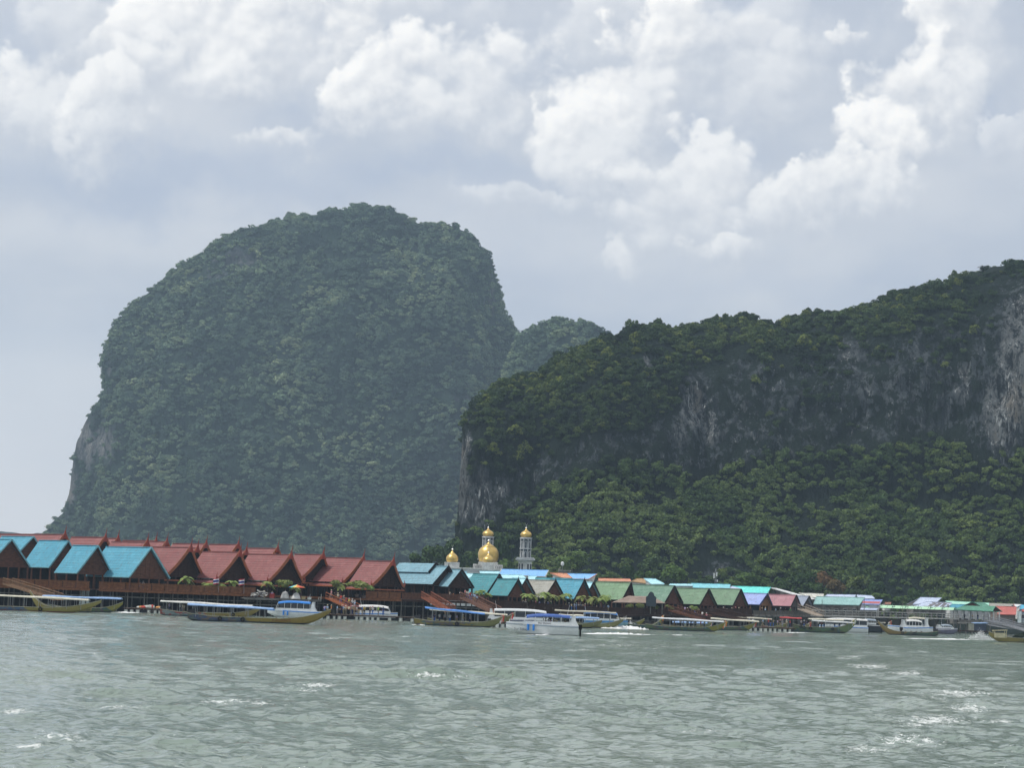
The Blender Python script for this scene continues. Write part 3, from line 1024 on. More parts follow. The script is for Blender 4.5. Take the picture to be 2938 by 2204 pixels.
TEAL = roof_mat('teal_roof', (0.075, 0.31, 0.43), (0.11, 0.37, 0.48), 0.5)
TEAL2 = roof_mat('sea_green_roof', (0.055, 0.25, 0.29), (0.08, 0.30, 0.33), 0.6)
SKYTEAL = roof_mat('faded_blue_roof', (0.19, 0.37, 0.45), (0.24, 0.42, 0.50), 0.6)
REDR = roof_mat('brick_red_roof', (0.23, 0.078, 0.075), (0.29, 0.115, 0.105), 0.6)
GREYR = roof_mat('grey_thatch_roof', (0.34, 0.33, 0.28), (0.40, 0.40, 0.37), 0.7)
GREEN1 = roof_mat('light_green_roof', (0.20, 0.33, 0.19), (0.25, 0.38, 0.24), 0.6)
GREEN2 = roof_mat('grey_green_roof', (0.12, 0.24, 0.17), (0.20, 0.32, 0.24), 0.8, (0.30, 0.36, 0.30))
GREEN3 = roof_mat('mid_green_roof', (0.16, 0.27, 0.17), (0.21, 0.32, 0.21), 0.6)
LAV = roof_mat('lavender_roof', (0.36, 0.44, 0.78), (0.44, 0.52, 0.82), 0.5)
PINK = roof_mat('pink_roof', (0.42, 0.20, 0.23), (0.50, 0.28, 0.30), 0.7)
BLGREY = roof_mat('blue_grey_roof', (0.32, 0.38, 0.48), (0.40, 0.46, 0.56), 0.6)
BRBLUE = roof_mat('bright_blue_roof', (0.22, 0.48, 0.84), (0.30, 0.55, 0.86), 0.5)
PALEC = roof_mat('pale_cyan_roof', (0.42, 0.74, 0.82), (0.52, 0.80, 0.86), 0.5)
TURQ = roof_mat('bright_turquoise_roof', (0.14, 0.72, 0.66), (0.22, 0.78, 0.72), 0.4)
MINT = roof_mat('pale_mint_roof', (0.42, 0.76, 0.60), (0.52, 0.82, 0.68), 0.4)
WHITER = roof_mat('white_tin_roof', (0.72, 0.74, 0.74), (0.80, 0.80, 0.78), 0.4)
ORANGER = roof_mat('orange_tin_roof', (0.58, 0.25, 0.15), (0.80, 0.42, 0.26), 0.5)
TEALGREY = roof_mat('grey_teal_roof', (0.26, 0.46, 0.44), (0.34, 0.54, 0.52), 0.6)
PALEBL = roof_mat('pale_blue_tin_roof', (0.50, 0.58, 0.74), (0.60, 0.66, 0.78), 0.5)
DKGREEN = roof_mat('dark_green_roof', (0.10, 0.29, 0.20), (0.16, 0.36, 0.26), 0.6)
CORAL = roof_mat('coral_red_roof', (0.48, 0.13, 0.11), (0.55, 0.18, 0.15), 0.4)
THATCH = roof_mat('brown_thatch', (0.26, 0.20, 0.16), (0.36, 0.27, 0.22), 0.9)

WOOD = mat('brown_board', (0.13, 0.055, 0.032), 0.7, 0.15, var=0.3, vs=1.2, stretch=(1, 1, 4))
WOODR = mat('red_brown_board', (0.19, 0.062, 0.032), 0.7, 0.15, var=0.3, vs=1.2, stretch=(1, 1, 4))
WOODD = mat('dark_board', (0.055, 0.028, 0.020), 0.8, 0.1, var=0.35, vs=1.4, stretch=(1, 1, 4))
WOODO = mat('orange_brown_rail', (0.22, 0.090, 0.038), 0.7, 0.15, var=0.3, vs=1.8)
BARGE = mat('orange_varnished_board', (0.36, 0.115, 0.045), 0.5, 0.3, var=0.25, vs=1.5)
TIPW = mat('red_carved_wood', (0.30, 0.050, 0.030), 0.55, 0.3, var=0.25, vs=1.5)
FASC = mat('pale_teal_edge', (0.20, 0.45, 0.52), 0.6)
DARKW = mat('black_brown_edge', (0.022, 0.018, 0.018), 0.8, 0.1)
PILE = mat('weathered_pile', (0.20, 0.19, 0.17), 0.85, 0.1, var=0.5, vs=1.5, stretch=(1, 1, 0.5))
CONC = mat('grey_concrete', (0.38, 0.37, 0.34), 0.85, 0.1, var=0.35, vs=0.9)
CONCD = mat('stained_concrete', (0.20, 0.19, 0.175), 0.85, 0.1, var=0.4, vs=0.9)
WHITE = mat('white_gelcoat', (0.74, 0.76, 0.77), 0.3, 0.5, var=0.08)
WHITEP = mat('white_plaster', (0.66, 0.67, 0.65), 0.8, 0.2, var=0.22, vs=0.8)
CREAM = mat('cream_canvas', (0.58, 0.56, 0.46), 0.8, 0.1, var=0.18)
BLUEC = mat('blue_canvas', (0.10, 0.26, 0.62), 0.7, 0.2, var=0.25)
LBLUE = mat('faded_blue_canvas', (0.28, 0.42, 0.66), 0.7, 0.2, var=0.22)
BLUEB = mat('bright_blue_paint', (0.02, 0.24, 0.74), 0.35, 0.5, var=0.15)
NAVY = mat('navy_paint', (0.015, 0.03, 0.14), 0.4, 0.4, var=0.3)
YEL = mat('ochre_boat_paint', (0.30, 0.22, 0.06), 0.55, 0.3, var=0.3, vs=1.2)
GRN = mat('dull_green_boat_paint', (0.09, 0.15, 0.07), 0.6, 0.2, var=0.5, vs=1.0, col2=(0.16, 0.13, 0.08))
MAR = mat('maroon_boat_paint', (0.16, 0.02, 0.05), 0.55, 0.3, var=0.3)
REDB = mat('red_boat_paint', (0.38, 0.07, 0.06), 0.55, 0.3, var=0.35)
TEALB = mat('teal_boat_paint', (0.14, 0.34, 0.36), 0.55, 0.3, var=0.3)
DARKB = mat('dark_boat_paint', (0.03, 0.035, 0.045), 0.5, 0.3, var=0.3)
GLASS = mat('tinted_glass', (0.012, 0.016, 0.022), 0.08, 0.6, var=0.1)
RUBBER = mat('black_rubber', (0.015, 0.015, 0.015), 0.8, 0.2)
METAL = mat('grey_metal', (0.35, 0.36, 0.37), 0.4, 0.5, 0.7)
GOLD = mat('gold_leaf', (0.72, 0.50, 0.16), 0.34, 0.5, 0.75, var=0.12, vs=0.8)
STONE = mat('grey_white_stone', (0.50, 0.52, 0.53), 0.8, 0.2, var=0.2, vs=1.0)
STONED = mat('dark_grey_stone', (0.10, 0.12, 0.14), 0.8, 0.2, var=0.3, vs=1.0)
BARREL = mat('white_plastic', (0.66, 0.67, 0.62), 0.6, 0.3, var=0.3, vs=1.2, wear=(0.25, 0.24, 0.2))
SHADEB = mat('shade_dark_board', (0.030, 0.022, 0.020), 0.9, 0.05, var=0.3)  # near black colour stands for shade under roofs and floors


def paint_hull(name, main, spots, bow, keel=(0.03, 0.04, 0.06)):
    """hull paint: worn colour patches along the side, ochre towards the bow; x runs to the bow"""
    if name in MATS:
        return MATS[name]
    mt, n, b = new_mat(name)
    co = n.n('ShaderNodeTexCoord').outputs['Object']
    sp = n.n('ShaderNodeSeparateXYZ')
    n.put(sp.inputs[0], co)
    f = n.noise(n.scalev(co, (1, 1, 2.0)), 0.8, 3, 0.6)
    c = n.mix(n.mr(f, 0.48, 0.54, 0, 1), main, spots[0])
    f2 = n.noise(n.vm('ADD', n.scalev(co, (1, 1, 2.0)), (31.0, 7.0, 3.0)), 1.1, 3, 0.6)
    c = n.mix(n.mr(f2, 0.55, 0.60, 0, 1), c, spots[1])
    # slanting boundary of the bow colour
    q = n.m('ADD', sp.outputs[0], n.m('MULTIPLY', sp.outputs[2], 1.6))
    c = n.mix(n.mr(q, bow[0], bow[0] + 0.5, 0, 1), c, bow[1])
    c = n.mix(n.mr(n.noise(co, 3.0, 4, 0.7), 0.5, 0.8, 0, 0.5), c, tuple(x * 0.4 for x in main))
    c = n.mix(n.mr(sp.outputs[2], 0.16, 0.20, 1, 0), c, keel)
    n.put(b.inputs['Base Color'], c)
    b.inputs['Roughness'].default_value = 0.6
    b.inputs['Specular IOR Level'].default_value = 0.25
    MATS[name] = mt
    return mt


TH = math.radians(45)
RD = Vector((math.cos(TH), -math.sin(TH), 0))    # ridge direction, towards its near end
GD = Vector((math.sin(TH), math.cos(TH), 0))     # across the gable, left/near to right/far


def slope_mesh(mb, A, B, C, E, courses, th=0.10, step=0.035):
    """one roof slope as overlapping courses of sheets: A-B ridge, E-C eave (A above E)"""
    A, B, C, E = map(Vector, (A, B, C, E))
    nrm = (B - A).cross(E - A).normalized()
    if nrm.z < 0:
        nrm = -nrm
    for k in range(courses):
        t0, t1 = k / courses, (k + 1) / courses + 0.012
        t1 = min(t1, 1.0)
        p = [A.lerp(E, t0), B.lerp(C, t0), B.lerp(C, t1) + nrm * step, A.lerp(E, t1) + nrm * step]
        mb.slab(p, th, nrm)


def hall(name, label, apex, bl, br, kx, Yf, roof, wall=WOOD, edge=FASC, group=None, courses=11, thai=False, skirt=0.0, floor_z=None,
         gable_open=False, tip=None, barge=None, tier=None, cat='building', posts=True, under=WOODD, low_tier=None):
    """stilt restaurant hall: gable end to the right front, long roof slope to the left front.
    apex, bl, br = picture points of the gable; kx = where the ridge starts at the left"""
    sc = Yf / F
    A = P(apex[0], apex[1], Yf)
    cxp = (bl[0] + br[0]) / 2
    hpx = (bl[1] + br[1]) / 2 - apex[1]
    prow = max(0.0, (apex[0] - cxp - 0.035 * hpx) * sc / math.cos(TH))
    prow = min(prow, 3.0)
    w = (br[0] - bl[0]) * sc / math.sin(TH)
    zE = P(cxp, (bl[1] + br[1]) / 2, Yf).z
    H = A.z - zE
    L = (apex[0] - kx) * sc / math.cos(TH)
    base = Vector((A.x, A.y, 0)) - RD * prow
    root = empty(name, (base.x, base.y, floor_z if floor_z is not None else zE - 2.4), label, cat, group)
    o0 = Vector(root.location)
    fz = 0.0
    K = A - RD * L - o0
    Al = A - o0
    EL = Vector((base.x, base.y, zE)) - GD * (w / 2) - o0
    ER = Vector((base.x, base.y, zE)) + GD * (w / 2) - o0
    Lb = L - prow
    EL2, ER2 = EL - RD * Lb, ER - RD * Lb
    mb = MB()
    slope_mesh(mb, K, Al, EL, EL2, courses)
    slope_mesh(mb, K, Al, ER, ER2, courses)
    rf = mb.build('roof', roof, root)
    MB().bar(K + Vector((0, 0, 0.06)), Al + Vector((0, 0, 0.06)), 0.34, 0.16).build('ridge_cap', roof if not thai else REDR, rf)
    if tier:                                       # upper tier floating above the slope
        f1, back = tier
        m2 = MB()
        up = Vector((0, 0, 0.55))
        A2 = Al - RD * back + up
        K2 = K + up
        El2, Er2 = (Al - RD * back).lerp(EL - RD * back, f1) + up, (Al - RD * back).lerp(ER - RD * back, f1) + up
        slope_mesh(m2, K2, A2, El2, El2 - RD * (L - back), 6)
        slope_mesh(m2, K2, A2, Er2, Er2 - RD * (L - back), 6)
        r2 = m2.build('upper_roof', roof, root)
        MB().bar(El2, A2 + Vector((0, 0, 0.12)), 0.12, 0.4).bar(Er2, A2 + Vector((0, 0, 0.12)), 0.12, 0.4).build('bargeboard', DARKW, r2)
    # boards on the gable slopes
    bm_ = barge or edge
    for q in (EL, ER):
        b = MB()
        off = RD * 0.07
        if thai:                                   # gently bellied board that flares out at the foot
            pts = []
            for t in (0, .2, .4, .6, .8, 1.0):
                p = Al.lerp(q, t) + Vector((0, 0, -0.32 * math.sin(t * math.pi) + 0.12))
                pts.append(p + off)
            sgn = -1 if q is EL else 1
            pts.append(q + GD * (0.42 * sgn) + Vector((0, 0, 0.02)) + off)
            for p1, p2 in zip(pts[:-1], pts[1:]):
                b.bar(p1, p2 + (p2 - p1) * 0.03, 0.16, 0.55)
        else:
            b.bar(Al + off + Vector((0, 0, 0.05)), q + off + Vector((0, 0, 0.0)), 0.12, 0.30)
        bo = b.build('bargeboard', bm_, root)
        if thai:
            m2 = MB()
            e0 = q + GD * (0.42 * (-1 if q is EL else 1)) + off + Vector((0, 0, 0.1))
            pr = [(0, 0, .17), (0.14, 0.28, .14), (0.08, 0.55, .10), (-0.06, 0.85, .06), (0.0, 1.15, .02)]
            sg = -1 if q is EL else 1
            for (a1, h1, r1), (a2, h2, r2_) in zip(pr[:-1], pr[1:]):
                m2.tube(e0 + GD * (sg * a1) + Vector((0, 0, h1)), e0 + GD * (sg * a2) + Vector((0, 0, h2)), r1, r2_, 5)
            m2.build('eave_finial', tip or TIPW, root)
    if thai:
        m2 = MB()
        a0 = Al + RD * 0.05 + Vector((0, 0, -0.1))
        m2.add([a0 - GD * 0.62 + Vector((0, 0, -0.75)), a0 + GD * 0.62 + Vector((0, 0, -0.75)), a0 + Vector((0, 0, 1.05)),
                a0 - GD * 0.62 + Vector((0, 0, -0.75)) + RD * 0.2, a0 + GD * 0.62 + Vector((0, 0, -0.75)) + RD * 0.2, a0 + Vector((0, 0, 1.05)) + RD * 0.2],
               [(0, 1, 2), (5, 4, 3), (0, 3, 4, 1), (1, 4, 5, 2), (2, 5, 3, 0)])
        m2.tube(a0 + Vector((0, 0, 0.7)) + RD * 0.1, a0 + Vector((0, 0, 1.4)) + RD * 0.34, 0.13, 0.07, 5)
        m2.tube(a0 + Vector((0, 0, 1.4)) + RD * 0.34, a0 + Vector((0, 0, 2.15)) + RD * 0.42, 0.07, 0.015, 5)
        m2.build('ridge_finial', tip or TIPW, root)
    elif tip:
        m2 = MB()
        m2.tube(Al + Vector((0, 0, 0.0)), Al + Vector((0, 0, 0.75)) + RD * 0.1, 0.12, 0.02, 5)
        m2.build('ridge_finial', tip, root)
    # gable wall, set back under the verge
    gb = 0.45
    G0 = Al - RD * (prow + gb) + Vector((0, 0, -0.35))
    l_, r_ = EL - RD * gb + GD * 0.25, ER - RD * gb - GD * 0.25
    gw = MB()
    npl = max(6, int(w / 0.55))
    for k in range(npl):
        t0, t1 = k / npl, (k + 1) / npl
        p0, p1 = l_.lerp(r_, t0), l_.lerp(r_, t1)

        def top(t):
            return l_.lerp(r_, t) + Vector((0, 0, (1 - abs(2 * t - 1)) * (G0.z - l_.z)))
        qd = RD * (0.04 if k % 2 else 0.0)
        if t0 < 0.5 < t1:
            poly = [p0 + qd, p1 + qd, top(t1) + qd, top(0.5) + qd, top(t0) + qd]
        else:
            poly = [p0 + qd, p1 + qd, top(t1) + qd, top(t0) + qd]
        n_ = len(poly)
        gw.add(poly + [v - RD * 0.1 for v in poly], [tuple(range(n_)), tuple(range(2 * n_ - 1, n_ - 1, -1))] + [(i, (i + 1) % n_, (i + 1) % n_ + n_, i + n_) for i in range(n_)])
    gw.bar(l_ - Vector((0, 0, 0.12)), r_ - Vector((0, 0, 0.12)), 0.2, 0.24)
    # sloping soffit of the projecting verge
    if prow > 0.3:
        gw.slab([Al - Vector((0, 0, 0.2)), G0 + Vector((0, 0, 0.12)), r_ + GD * 0.1 + Vector((0, 0, 0.05)), ER - Vector((0, 0, 0.12))], 0.05)
    gw.build('gable_wall', wall, root)
    if skirt:
        m2 = MB()
        dn = Vector((0, 0, -0.28))
        for (e1, e2, sg) in ((EL, EL2, -1), (ER, ER2, 1)):
            i1, i2 = e1 - GD * (sg * 0.35) + dn, e2 - GD * (sg * 0.35) + dn
            o1, o2 = e1 + GD * (sg * 0.45) + Vector((0, 0, -0.28 - skirt)), e2 + GD * (sg * 0.45) + Vector((0, 0, -0.28 - skirt))
            m2.slab([i1, i2, o2, o1], 0.1)
        sk = m2.build('eave_skirt', roof, root)
        m3 = MB()
        for (e1, e2, sg) in ((EL, EL2, -1), (ER, ER2, 1)):
            o1, o2 = e1 + GD * (sg * 0.47) + Vector((0, 0, -0.42 - skirt)), e2 + GD * (sg * 0.47) + Vector((0, 0, -0.42 - skirt))
            m3.bar(o1, o2, 0.1, 0.26)
        m3.bar(EL - GD * 0.47 + Vector((0, 0, -0.42 - skirt)), ER + GD * 0.47 + Vector((0, 0, -0.42 - skirt)), 0.1, 0.26)
        m3.build('fascia', barge or WOODO, sk)
    else:
        m3 = MB()
        m3.bar(EL + Vector((0, 0, -0.06)), EL2 + Vector((0, 0, -0.06)), 0.1, 0.2).bar(ER + Vector((0, 0, -0.06)), ER2 + Vector((0, 0, -0.06)), 0.1, 0.2)
        m3.build('fascia', edge, root)
    # posts, and back walls coloured near black for the interior shade
    if posts:
        hh = EL.z - 0.1
        ins = 0.35
        n1 = max(2, int(Lb / 2.6))
        pm = None
        for side in (-1, 1):
            for k in range(n1 + 1):
                q = (EL if side < 0 else ER) - RD * (Lb * k / n1 * 0.97 + 0.2) - GD * (side * ins)
                if pm is None:
                    pm = MB().box((0, 0, 0.5), (0.24, 0.24, 1.0), TH).build('post', wall if wall is not DARKW else WOODD, root)
                    po = pm
                else:
                    po = pm.copy()
                    COL.objects.link(po)
                po.location = (q.x, q.y, 0)
                po.scale = (1, 1, hh)
                po.name = 'post'
        for k in (1, 2, 3):
            q = (EL - RD * 0.2).lerp(ER - RD * 0.2, k / 4)
            po = pm.copy()
            COL.objects.link(po)
            po.location = (q.x, q.y, 0)
            po.scale = (1, 1, hh)
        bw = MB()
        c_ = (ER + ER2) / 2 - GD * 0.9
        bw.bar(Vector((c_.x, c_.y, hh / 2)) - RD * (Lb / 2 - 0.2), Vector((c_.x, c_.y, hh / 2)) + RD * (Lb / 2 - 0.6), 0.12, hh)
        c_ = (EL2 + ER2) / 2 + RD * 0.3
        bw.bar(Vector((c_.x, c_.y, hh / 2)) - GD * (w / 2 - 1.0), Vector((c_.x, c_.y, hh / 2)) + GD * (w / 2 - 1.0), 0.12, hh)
        bw.build('inner_wall', SHADEB, root)
    return root


# ------------------------------------------------------------------ stilt restaurants along the water
def YF(px):
    return float(np.interp(px, [-200, 0, 1100, 1500, 2000, 2340, 2750, 3100], [428, 432, 452, 478, 520, 560, 650, 690]))


def FY(px):                      # picture height of the deck floor
    return float(np.interp(px, [-200, 0, 500, 1100, 1380, 1480, 1900, 2100, 2340], [1674, 1681, 1699, 1720, 1726, 1746, 1766, 1765, 1766]))


def floorz(px, Y):
    return P(px, FY(px), Y).z


GT, GRD, GLB, GSG, GGR, GBK = ('halls with teal roofs', 'halls with red roofs and carved finials', 'halls with blue green roofs',
                               'halls with sea green roofs', 'halls with green roofs', 'roofs in the back rows')


def H_(name, label, apex, bl, br, kx, roof, dy=4, **kw):
    Y = YF(apex[0]) + dy
    kw.setdefault('floor_z', floorz(apex[0], YF(apex[0])) + 0.02)
    return hall(name, label, apex, bl, br, kx, Y, roof, **kw)


# teal group at the left
H_('stilt_restaurant', 'teal roofed hall with brown gable cut by the left picture edge', (34, 1549), (-24, 1624), (76, 1625), -150, TEAL, group=GT)
H_('stilt_restaurant', 'teal roof strip behind the leftmost brown gable', (96, 1541), (44, 1608), (134, 1610), -20, TEAL, dy=26, group=GT)
H_('stilt_restaurant', 'wide teal roofed hall second from the left edge, its gable hidden by the next hall', (196, 1553), (150, 1628), (230, 1632), 92, TEAL, dy=13, group=GT)
H_('stilt_restaurant', 'teal roofed hall with brown gable in the middle of the teal group', (281, 1567), (229, 1644), (314, 1649), 194, TEAL, dy=3, group=GT)
H_('stilt_restaurant', 'teal roofed hall with brown gable overlapping the red roofs', (434, 1572), (380, 1654), (481, 1663), 278, TEAL, dy=0, group=GT)
# red group
RK = dict(barge=BARGE, thai=True, edge=BARGE, wall=WOODD)
H_('stilt_restaurant', 'red roofed hall whose gable carries the tallest finial, right of the last teal roof', (547, 1572), (486, 1652), (576, 1655), 400, REDR, dy=8, group=GRD, skirt=0.5, **RK)
H_('stilt_restaurant', 'red roofed hall with dark gable above the two flags', (688, 1586), (632, 1660), (718, 1665), 566, REDR, dy=6, group=GRD, skirt=0.5, **RK)
H_('stilt_restaurant', 'red roofed hall with dark gable behind the rainbow umbrella', (835, 1593), (777, 1666), (864, 1672), 700, REDR, dy=4, group=GRD, skirt=0.5, **RK)
H_('stilt_restaurant', 'red roofed hall with no visible gable between the umbrella and the long red hall', (927, 1593), (868, 1660), (950, 1666), 838, REDR, dy=18, group=GRD, skirt=0.4, **RK)
H_('stilt_restaurant', 'wide red roofed hall above the wooden stairs', (1042, 1603), (990, 1670), (1075, 1676), 924, REDR, dy=12, group=GRD, skirt=0.4, **RK)
H_('stilt_restaurant', 'rightmost red roofed hall with large dark gable', (1128, 1612), (1072, 1679), (1153, 1684), 1038, REDR, dy=2, group=GRD, skirt=0.4, **RK)
# red ridges of the second and third rows
for (lab, ap, kx, dy) in [
        ('red back row roof above the leftmost teal roofs', (186, 1535), -60, 40),
        ('red back row roof behind the gap between two teal halls', (302, 1543), 184, 38),
        ('short red back row roof with finial above the teal hall', (338, 1546), 300, 52),
        ('red roof just behind the last teal hall', (422, 1557), 300, 14),
        ('long thin red ridge in the third row left of the tallest finial', (447, 1553), 334, 60),
        ('short red back row roof above the last teal hall', (478, 1556), 420, 46),
        ('red back row roof right of the tallest finial', (591, 1562), 480, 46),
        ('low red roof behind the hall above the flags', (566, 1574), 540, 20),
        ('red back row roof behind the flag hall', (683, 1564), 590, 52),
        ('low red roof left of the umbrella hall', (706, 1582), 684, 24),
        ('last red back row roof behind the umbrella hall', (796, 1575), 700, 44)]:
    H_('back_row_hall', lab, ap, (ap[0] - 52, ap[1] + 72), (ap[0] + 34, ap[1] + 76), kx, REDR, dy=dy, group=GBK, posts=False, courses=8, **RK)
# blue green group
H_('stilt_restaurant', 'two tiered faded blue roofed hall right of the red halls', (1287, 1626), (1243, 1676), (1318, 1682), 1140, SKYTEAL, dy=6, group=GLB, edge=DARKW, wall=WOODD, tip=DARKW, tier=(0.50, 3.6))
H_('stilt_restaurant', 'dark gabled hall with faded blue roof left of the sea green roofs', (1325, 1636), (1292, 1684), (1364, 1688), 1262, SKYTEAL, dy=3, group=GLB, edge=DARKW, wall=WOODD, tip=DARKW)
H_('stilt_restaurant', 'left one of the two sea green roofed halls', (1433, 1649), (1399, 1706), (1470, 1709), 1357, TEAL2, dy=14, group=GSG, edge=DARKW)
H_('stilt_restaurant', 'right one of the two sea green roofed halls with pale ridge strip', (1487, 1664), (1460, 1711), (1515, 1713), 1428, TEAL2, dy=5, group=GSG, edge=DARKW, tip=DARKW)
H_('stilt_restaurant', 'small dark gabled hall with a sliver of pale cyan roof', (1511, 1661), (1488, 1703), (1540, 1706), 1470, PALEC, dy=10, group=GSG, edge=DARKW)
H_('stilt_restaurant', 'grey thatched hall among the sea green roofs behind the palms', (1594, 1667), (1562, 1716), (1622, 1718), 1517, GREYR, dy=6, group=GSG, edge=DARKW, tip=DARKW)
H_('stilt_restaurant', 'bright sea green roofed hall right of the grey thatched hall', (1677, 1665), (1647, 1719), (1703, 1722), 1580, TEAL, dy=4, group=GSG, edge=DARKW, tip=DARKW)
H_('stilt_restaurant', 'narrow dark gabled hall with pale cyan roof before the light green roof', (1703, 1672), (1682, 1718), (1734, 1722), 1668, PALEC, dy=8, group=GSG, edge=DARKW)
# green group
H_('stilt_restaurant', 'light green roofed hall right of the potted palms', (1811, 1673), (1784, 1722), (1822, 1724), 1716, GREEN1, dy=12, group=GGR, edge=DARKW)
H_('stilt_restaurant', 'grey green roofed hall with pale weather streaks', (1935, 1682), (1906, 1729), (1962, 1733), 1812, GREEN2, dy=8, group=GGR, edge=DARKW)
H_('stilt_restaurant', 'mid green roofed hall between two brown gables', (2034, 1691), (2010, 1735), (2062, 1738), 1936, GREEN3, dy=6, group=GGR, edge=DARKW)
H_('stilt_restaurant', 'rightmost green roofed hall with large brown gable', (2126, 1692), (2101, 1737), (2149, 1740), 2034, GREEN3, dy=4, group=GGR, edge=DARKW)
H_('stilt_restaurant', 'lavender blue roofed hall with blue trim and orange brown gable', (2202, 1705), (2178, 1736), (2218, 1737), 2122, LAV, dy=4, edge=NAVY, wall=mat('tan_board', (0.26, 0.13, 0.06)))
H_('stilt_restaurant', 'pale pink roofed hall with grey gable', (2285, 1709), (2267, 1740), (2300, 1742), 2198, PINK, dy=4, edge=DARKW, wall=mat('grey_board', (0.10, 0.085, 0.075)))
H_('stilt_restaurant', 'small blue grey roofed hall at the right end of the row', (2322, 1712), (2303, 1739), (2335, 1741), 2284, BLGREY, dy=4, edge=DARKW, wall=mat('grey_board', (0.10, 0.085, 0.075)))


# ------------------------------------------------------------------ decks on piles
def deck(label, x0, x1, y0f, y1f, depth, rail_m, n_rows=3, rail=True, gaps=(), sp=2.9, rail_h=1.35, dyf=-1.5, slab_m=None, shade_m=None, yf=None):
    """a deck: floor, edge beam, railing panels and piles. x in picture, yf floor heights in the picture"""
    Y0, Y1 = (yf if yf else (YF(x0) + dyf, YF(x1) + dyf))
    a, b = P(x0, y0f, Y0), P(x1, y1f, Y1)
    root = empty('pile_deck', (a.x, a.y, 0), label, 'deck', 'decks on piles over the water')
    o0 = Vector(root.location)
    d = (b - a)
    L = math.hypot(d.x, d.y)
    ex = Vector((d.x / L, d.y / L, 0))
    ey = Vector((-ex.y, ex.x, 0))
    za, zb = a.z, b.z

    def pt(s, t, z):
        return ex * s + ey * t + Vector((0, 0, z))

    def zf(s):
        return za + (zb - za) * s / L
    m_ = MB()
    m_.slab([pt(0, 0.05, za), pt(L, 0.05, zb), pt(L, depth, zb), pt(0, depth, za)], 0.18)
    m_.build('deck_floor', slab_m or WOOD, root)
    MB().bar(pt(0, -0.05, za - 0.18), pt(L, -0.05, zb - 0.18), 0.18, 0.42).build('edge_beam', slab_m or WOODO, root)
    # piles: one shape, scaled copies
    n = max(2, int(L / sp))
    first = None
    for row in range(n_rows):
        for k in range(n + 1):
            s_ = L * (k + (0.4 if row % 2 else 0)) / (n + 0.5) + R.uniform(-0.25, 0.25)
            if s_ < 0 or s_ > L:
                continue
            t_ = 0.5 + row * 3.2 + R.uniform(-0.3, 0.3)
            zz = zf(s_) - 0.18
            if first is None:
                me = MB().tube((0, 0, -1.0), (0, 0, 1.0), 0.15, 0.13, 7).build('pile', PILE, root)
                first = me
                q = me
            else:
                q = first.copy()
                COL.objects.link(q)
            q.name = 'pile'
            pz = pt(s_, t_, 0)
            q.location = (pz.x, pz.y, 0)
            q.scale = (1, 1, zz)
            q.rotation_euler = (R.uniform(-.02, .02), R.uniform(-.02, .02), 0)
    # bracing under the floor
    b_ = MB()
    for row in range(2):
        b_.bar(pt(0.2, 0.6 + row * 3.2, za - 1.3), pt(L - 0.2, 0.6 + row * 3.2, zb - 1.3), 0.10, 0.16)
    b_.build('cross_beam', PILE, root)
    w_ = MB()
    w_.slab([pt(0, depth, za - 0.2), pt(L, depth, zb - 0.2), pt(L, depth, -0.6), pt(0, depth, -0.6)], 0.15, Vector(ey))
    w_.build('under_floor_shade_sheet', shade_m or SHADEB, root)  # dark sheet added to paint the gloom under the floor
    if rail:
        np_ = max(2, int(L / 2.4))
        lp = L / np_
        base = None
        for k in range(np_):
            if any(g0 <= k / np_ <= g1 for (g0, g1) in gaps):
                continue
            if base is None:
                r_ = MB()
                r_.bar((0, 0, rail_h), (lp - 0.06, 0, rail_h), 0.12, 0.10)
                r_.bar((0, 0, 0.12), (lp - 0.06, 0, 0.12), 0.08, 0.10)
                r_.bar((0.05, 0, 0), (0.05, 0, rail_h + 0.12), 0.14, 0.14)
                nb = 9
                for j in range(nb):
                    xx = 0.16 + (lp - 0.3) * (j + 0.5) / nb
                    r_.box((xx, 0, rail_h / 2 + 0.02), ((lp - 0.3) / nb * 0.86, 0.05, rail_h - 0.2))
                base = r_.build('railing_panel', rail_m, root)
                q = base
            else:
                q = base.copy()
                COL.objects.link(q)
            s_ = k * lp
            p0 = pt(s_, 0.1, zf(s_))
            q.location = p0
            q.rotation_euler = (0, -math.atan2((zb - za), L), math.atan2(ex.y, ex.x))
    return root


deck('deck with orange brown railing under the teal halls', -60, 258, FY(-60), FY(258), 17, WOODO, gaps=((0.18, 0.2), (0.6, 0.62)))
deck('deck with orange brown railing from the teal halls to the flags', 284, 735, FY(284), FY(735), 17, WOODO, n_rows=3)
deck('deck under the red halls near the umbrella and stairs', 738, 1152, FY(738), FY(1152), 17, WOODO, gaps=((0.0, 0.45), (0.5, 0.56), (0.58, 0.7)))
deck('dark deck under the two tiered faded blue hall', 1155, 1392, FY(1155), FY(1392), 17, WOOD, slab_m=WOODD, gaps=((0.25, 0.33), (0.68, 0.78)))
deck('dark deck under the sea green roofs with palms', 1398, 1745, 1742, 1765, 18, WOODD, slab_m=WOODD, rail_h=1.5, n_rows=2, yf=(YF(1398) - 1.5, YF(1745) - 1.5), gaps=((0.66, 0.69),))
deck('long dark deck under the green halls', 1748, 2160, 1765, 1766, 20, WOODD, slab_m=WOODD, rail_h=1.5, n_rows=2)
deck('grey deck under the lavender and pink halls', 2163, 2340, 1765, 1767, 18, mat('grey_rail_board', (0.10, 0.09, 0.075)), slab_m=CONCD, rail_h=1.0, n_rows=2)
# open terrace carrying bundles and umbrella, in front of the red halls
t_ = deck('lower open terrace stacked with bundles below the umbrella', 700, 922, 1715, 1722, 4.0, WOODD, rail=False, n_rows=1, dyf=-4.5, slab_m=CONCD, sp=3.6)


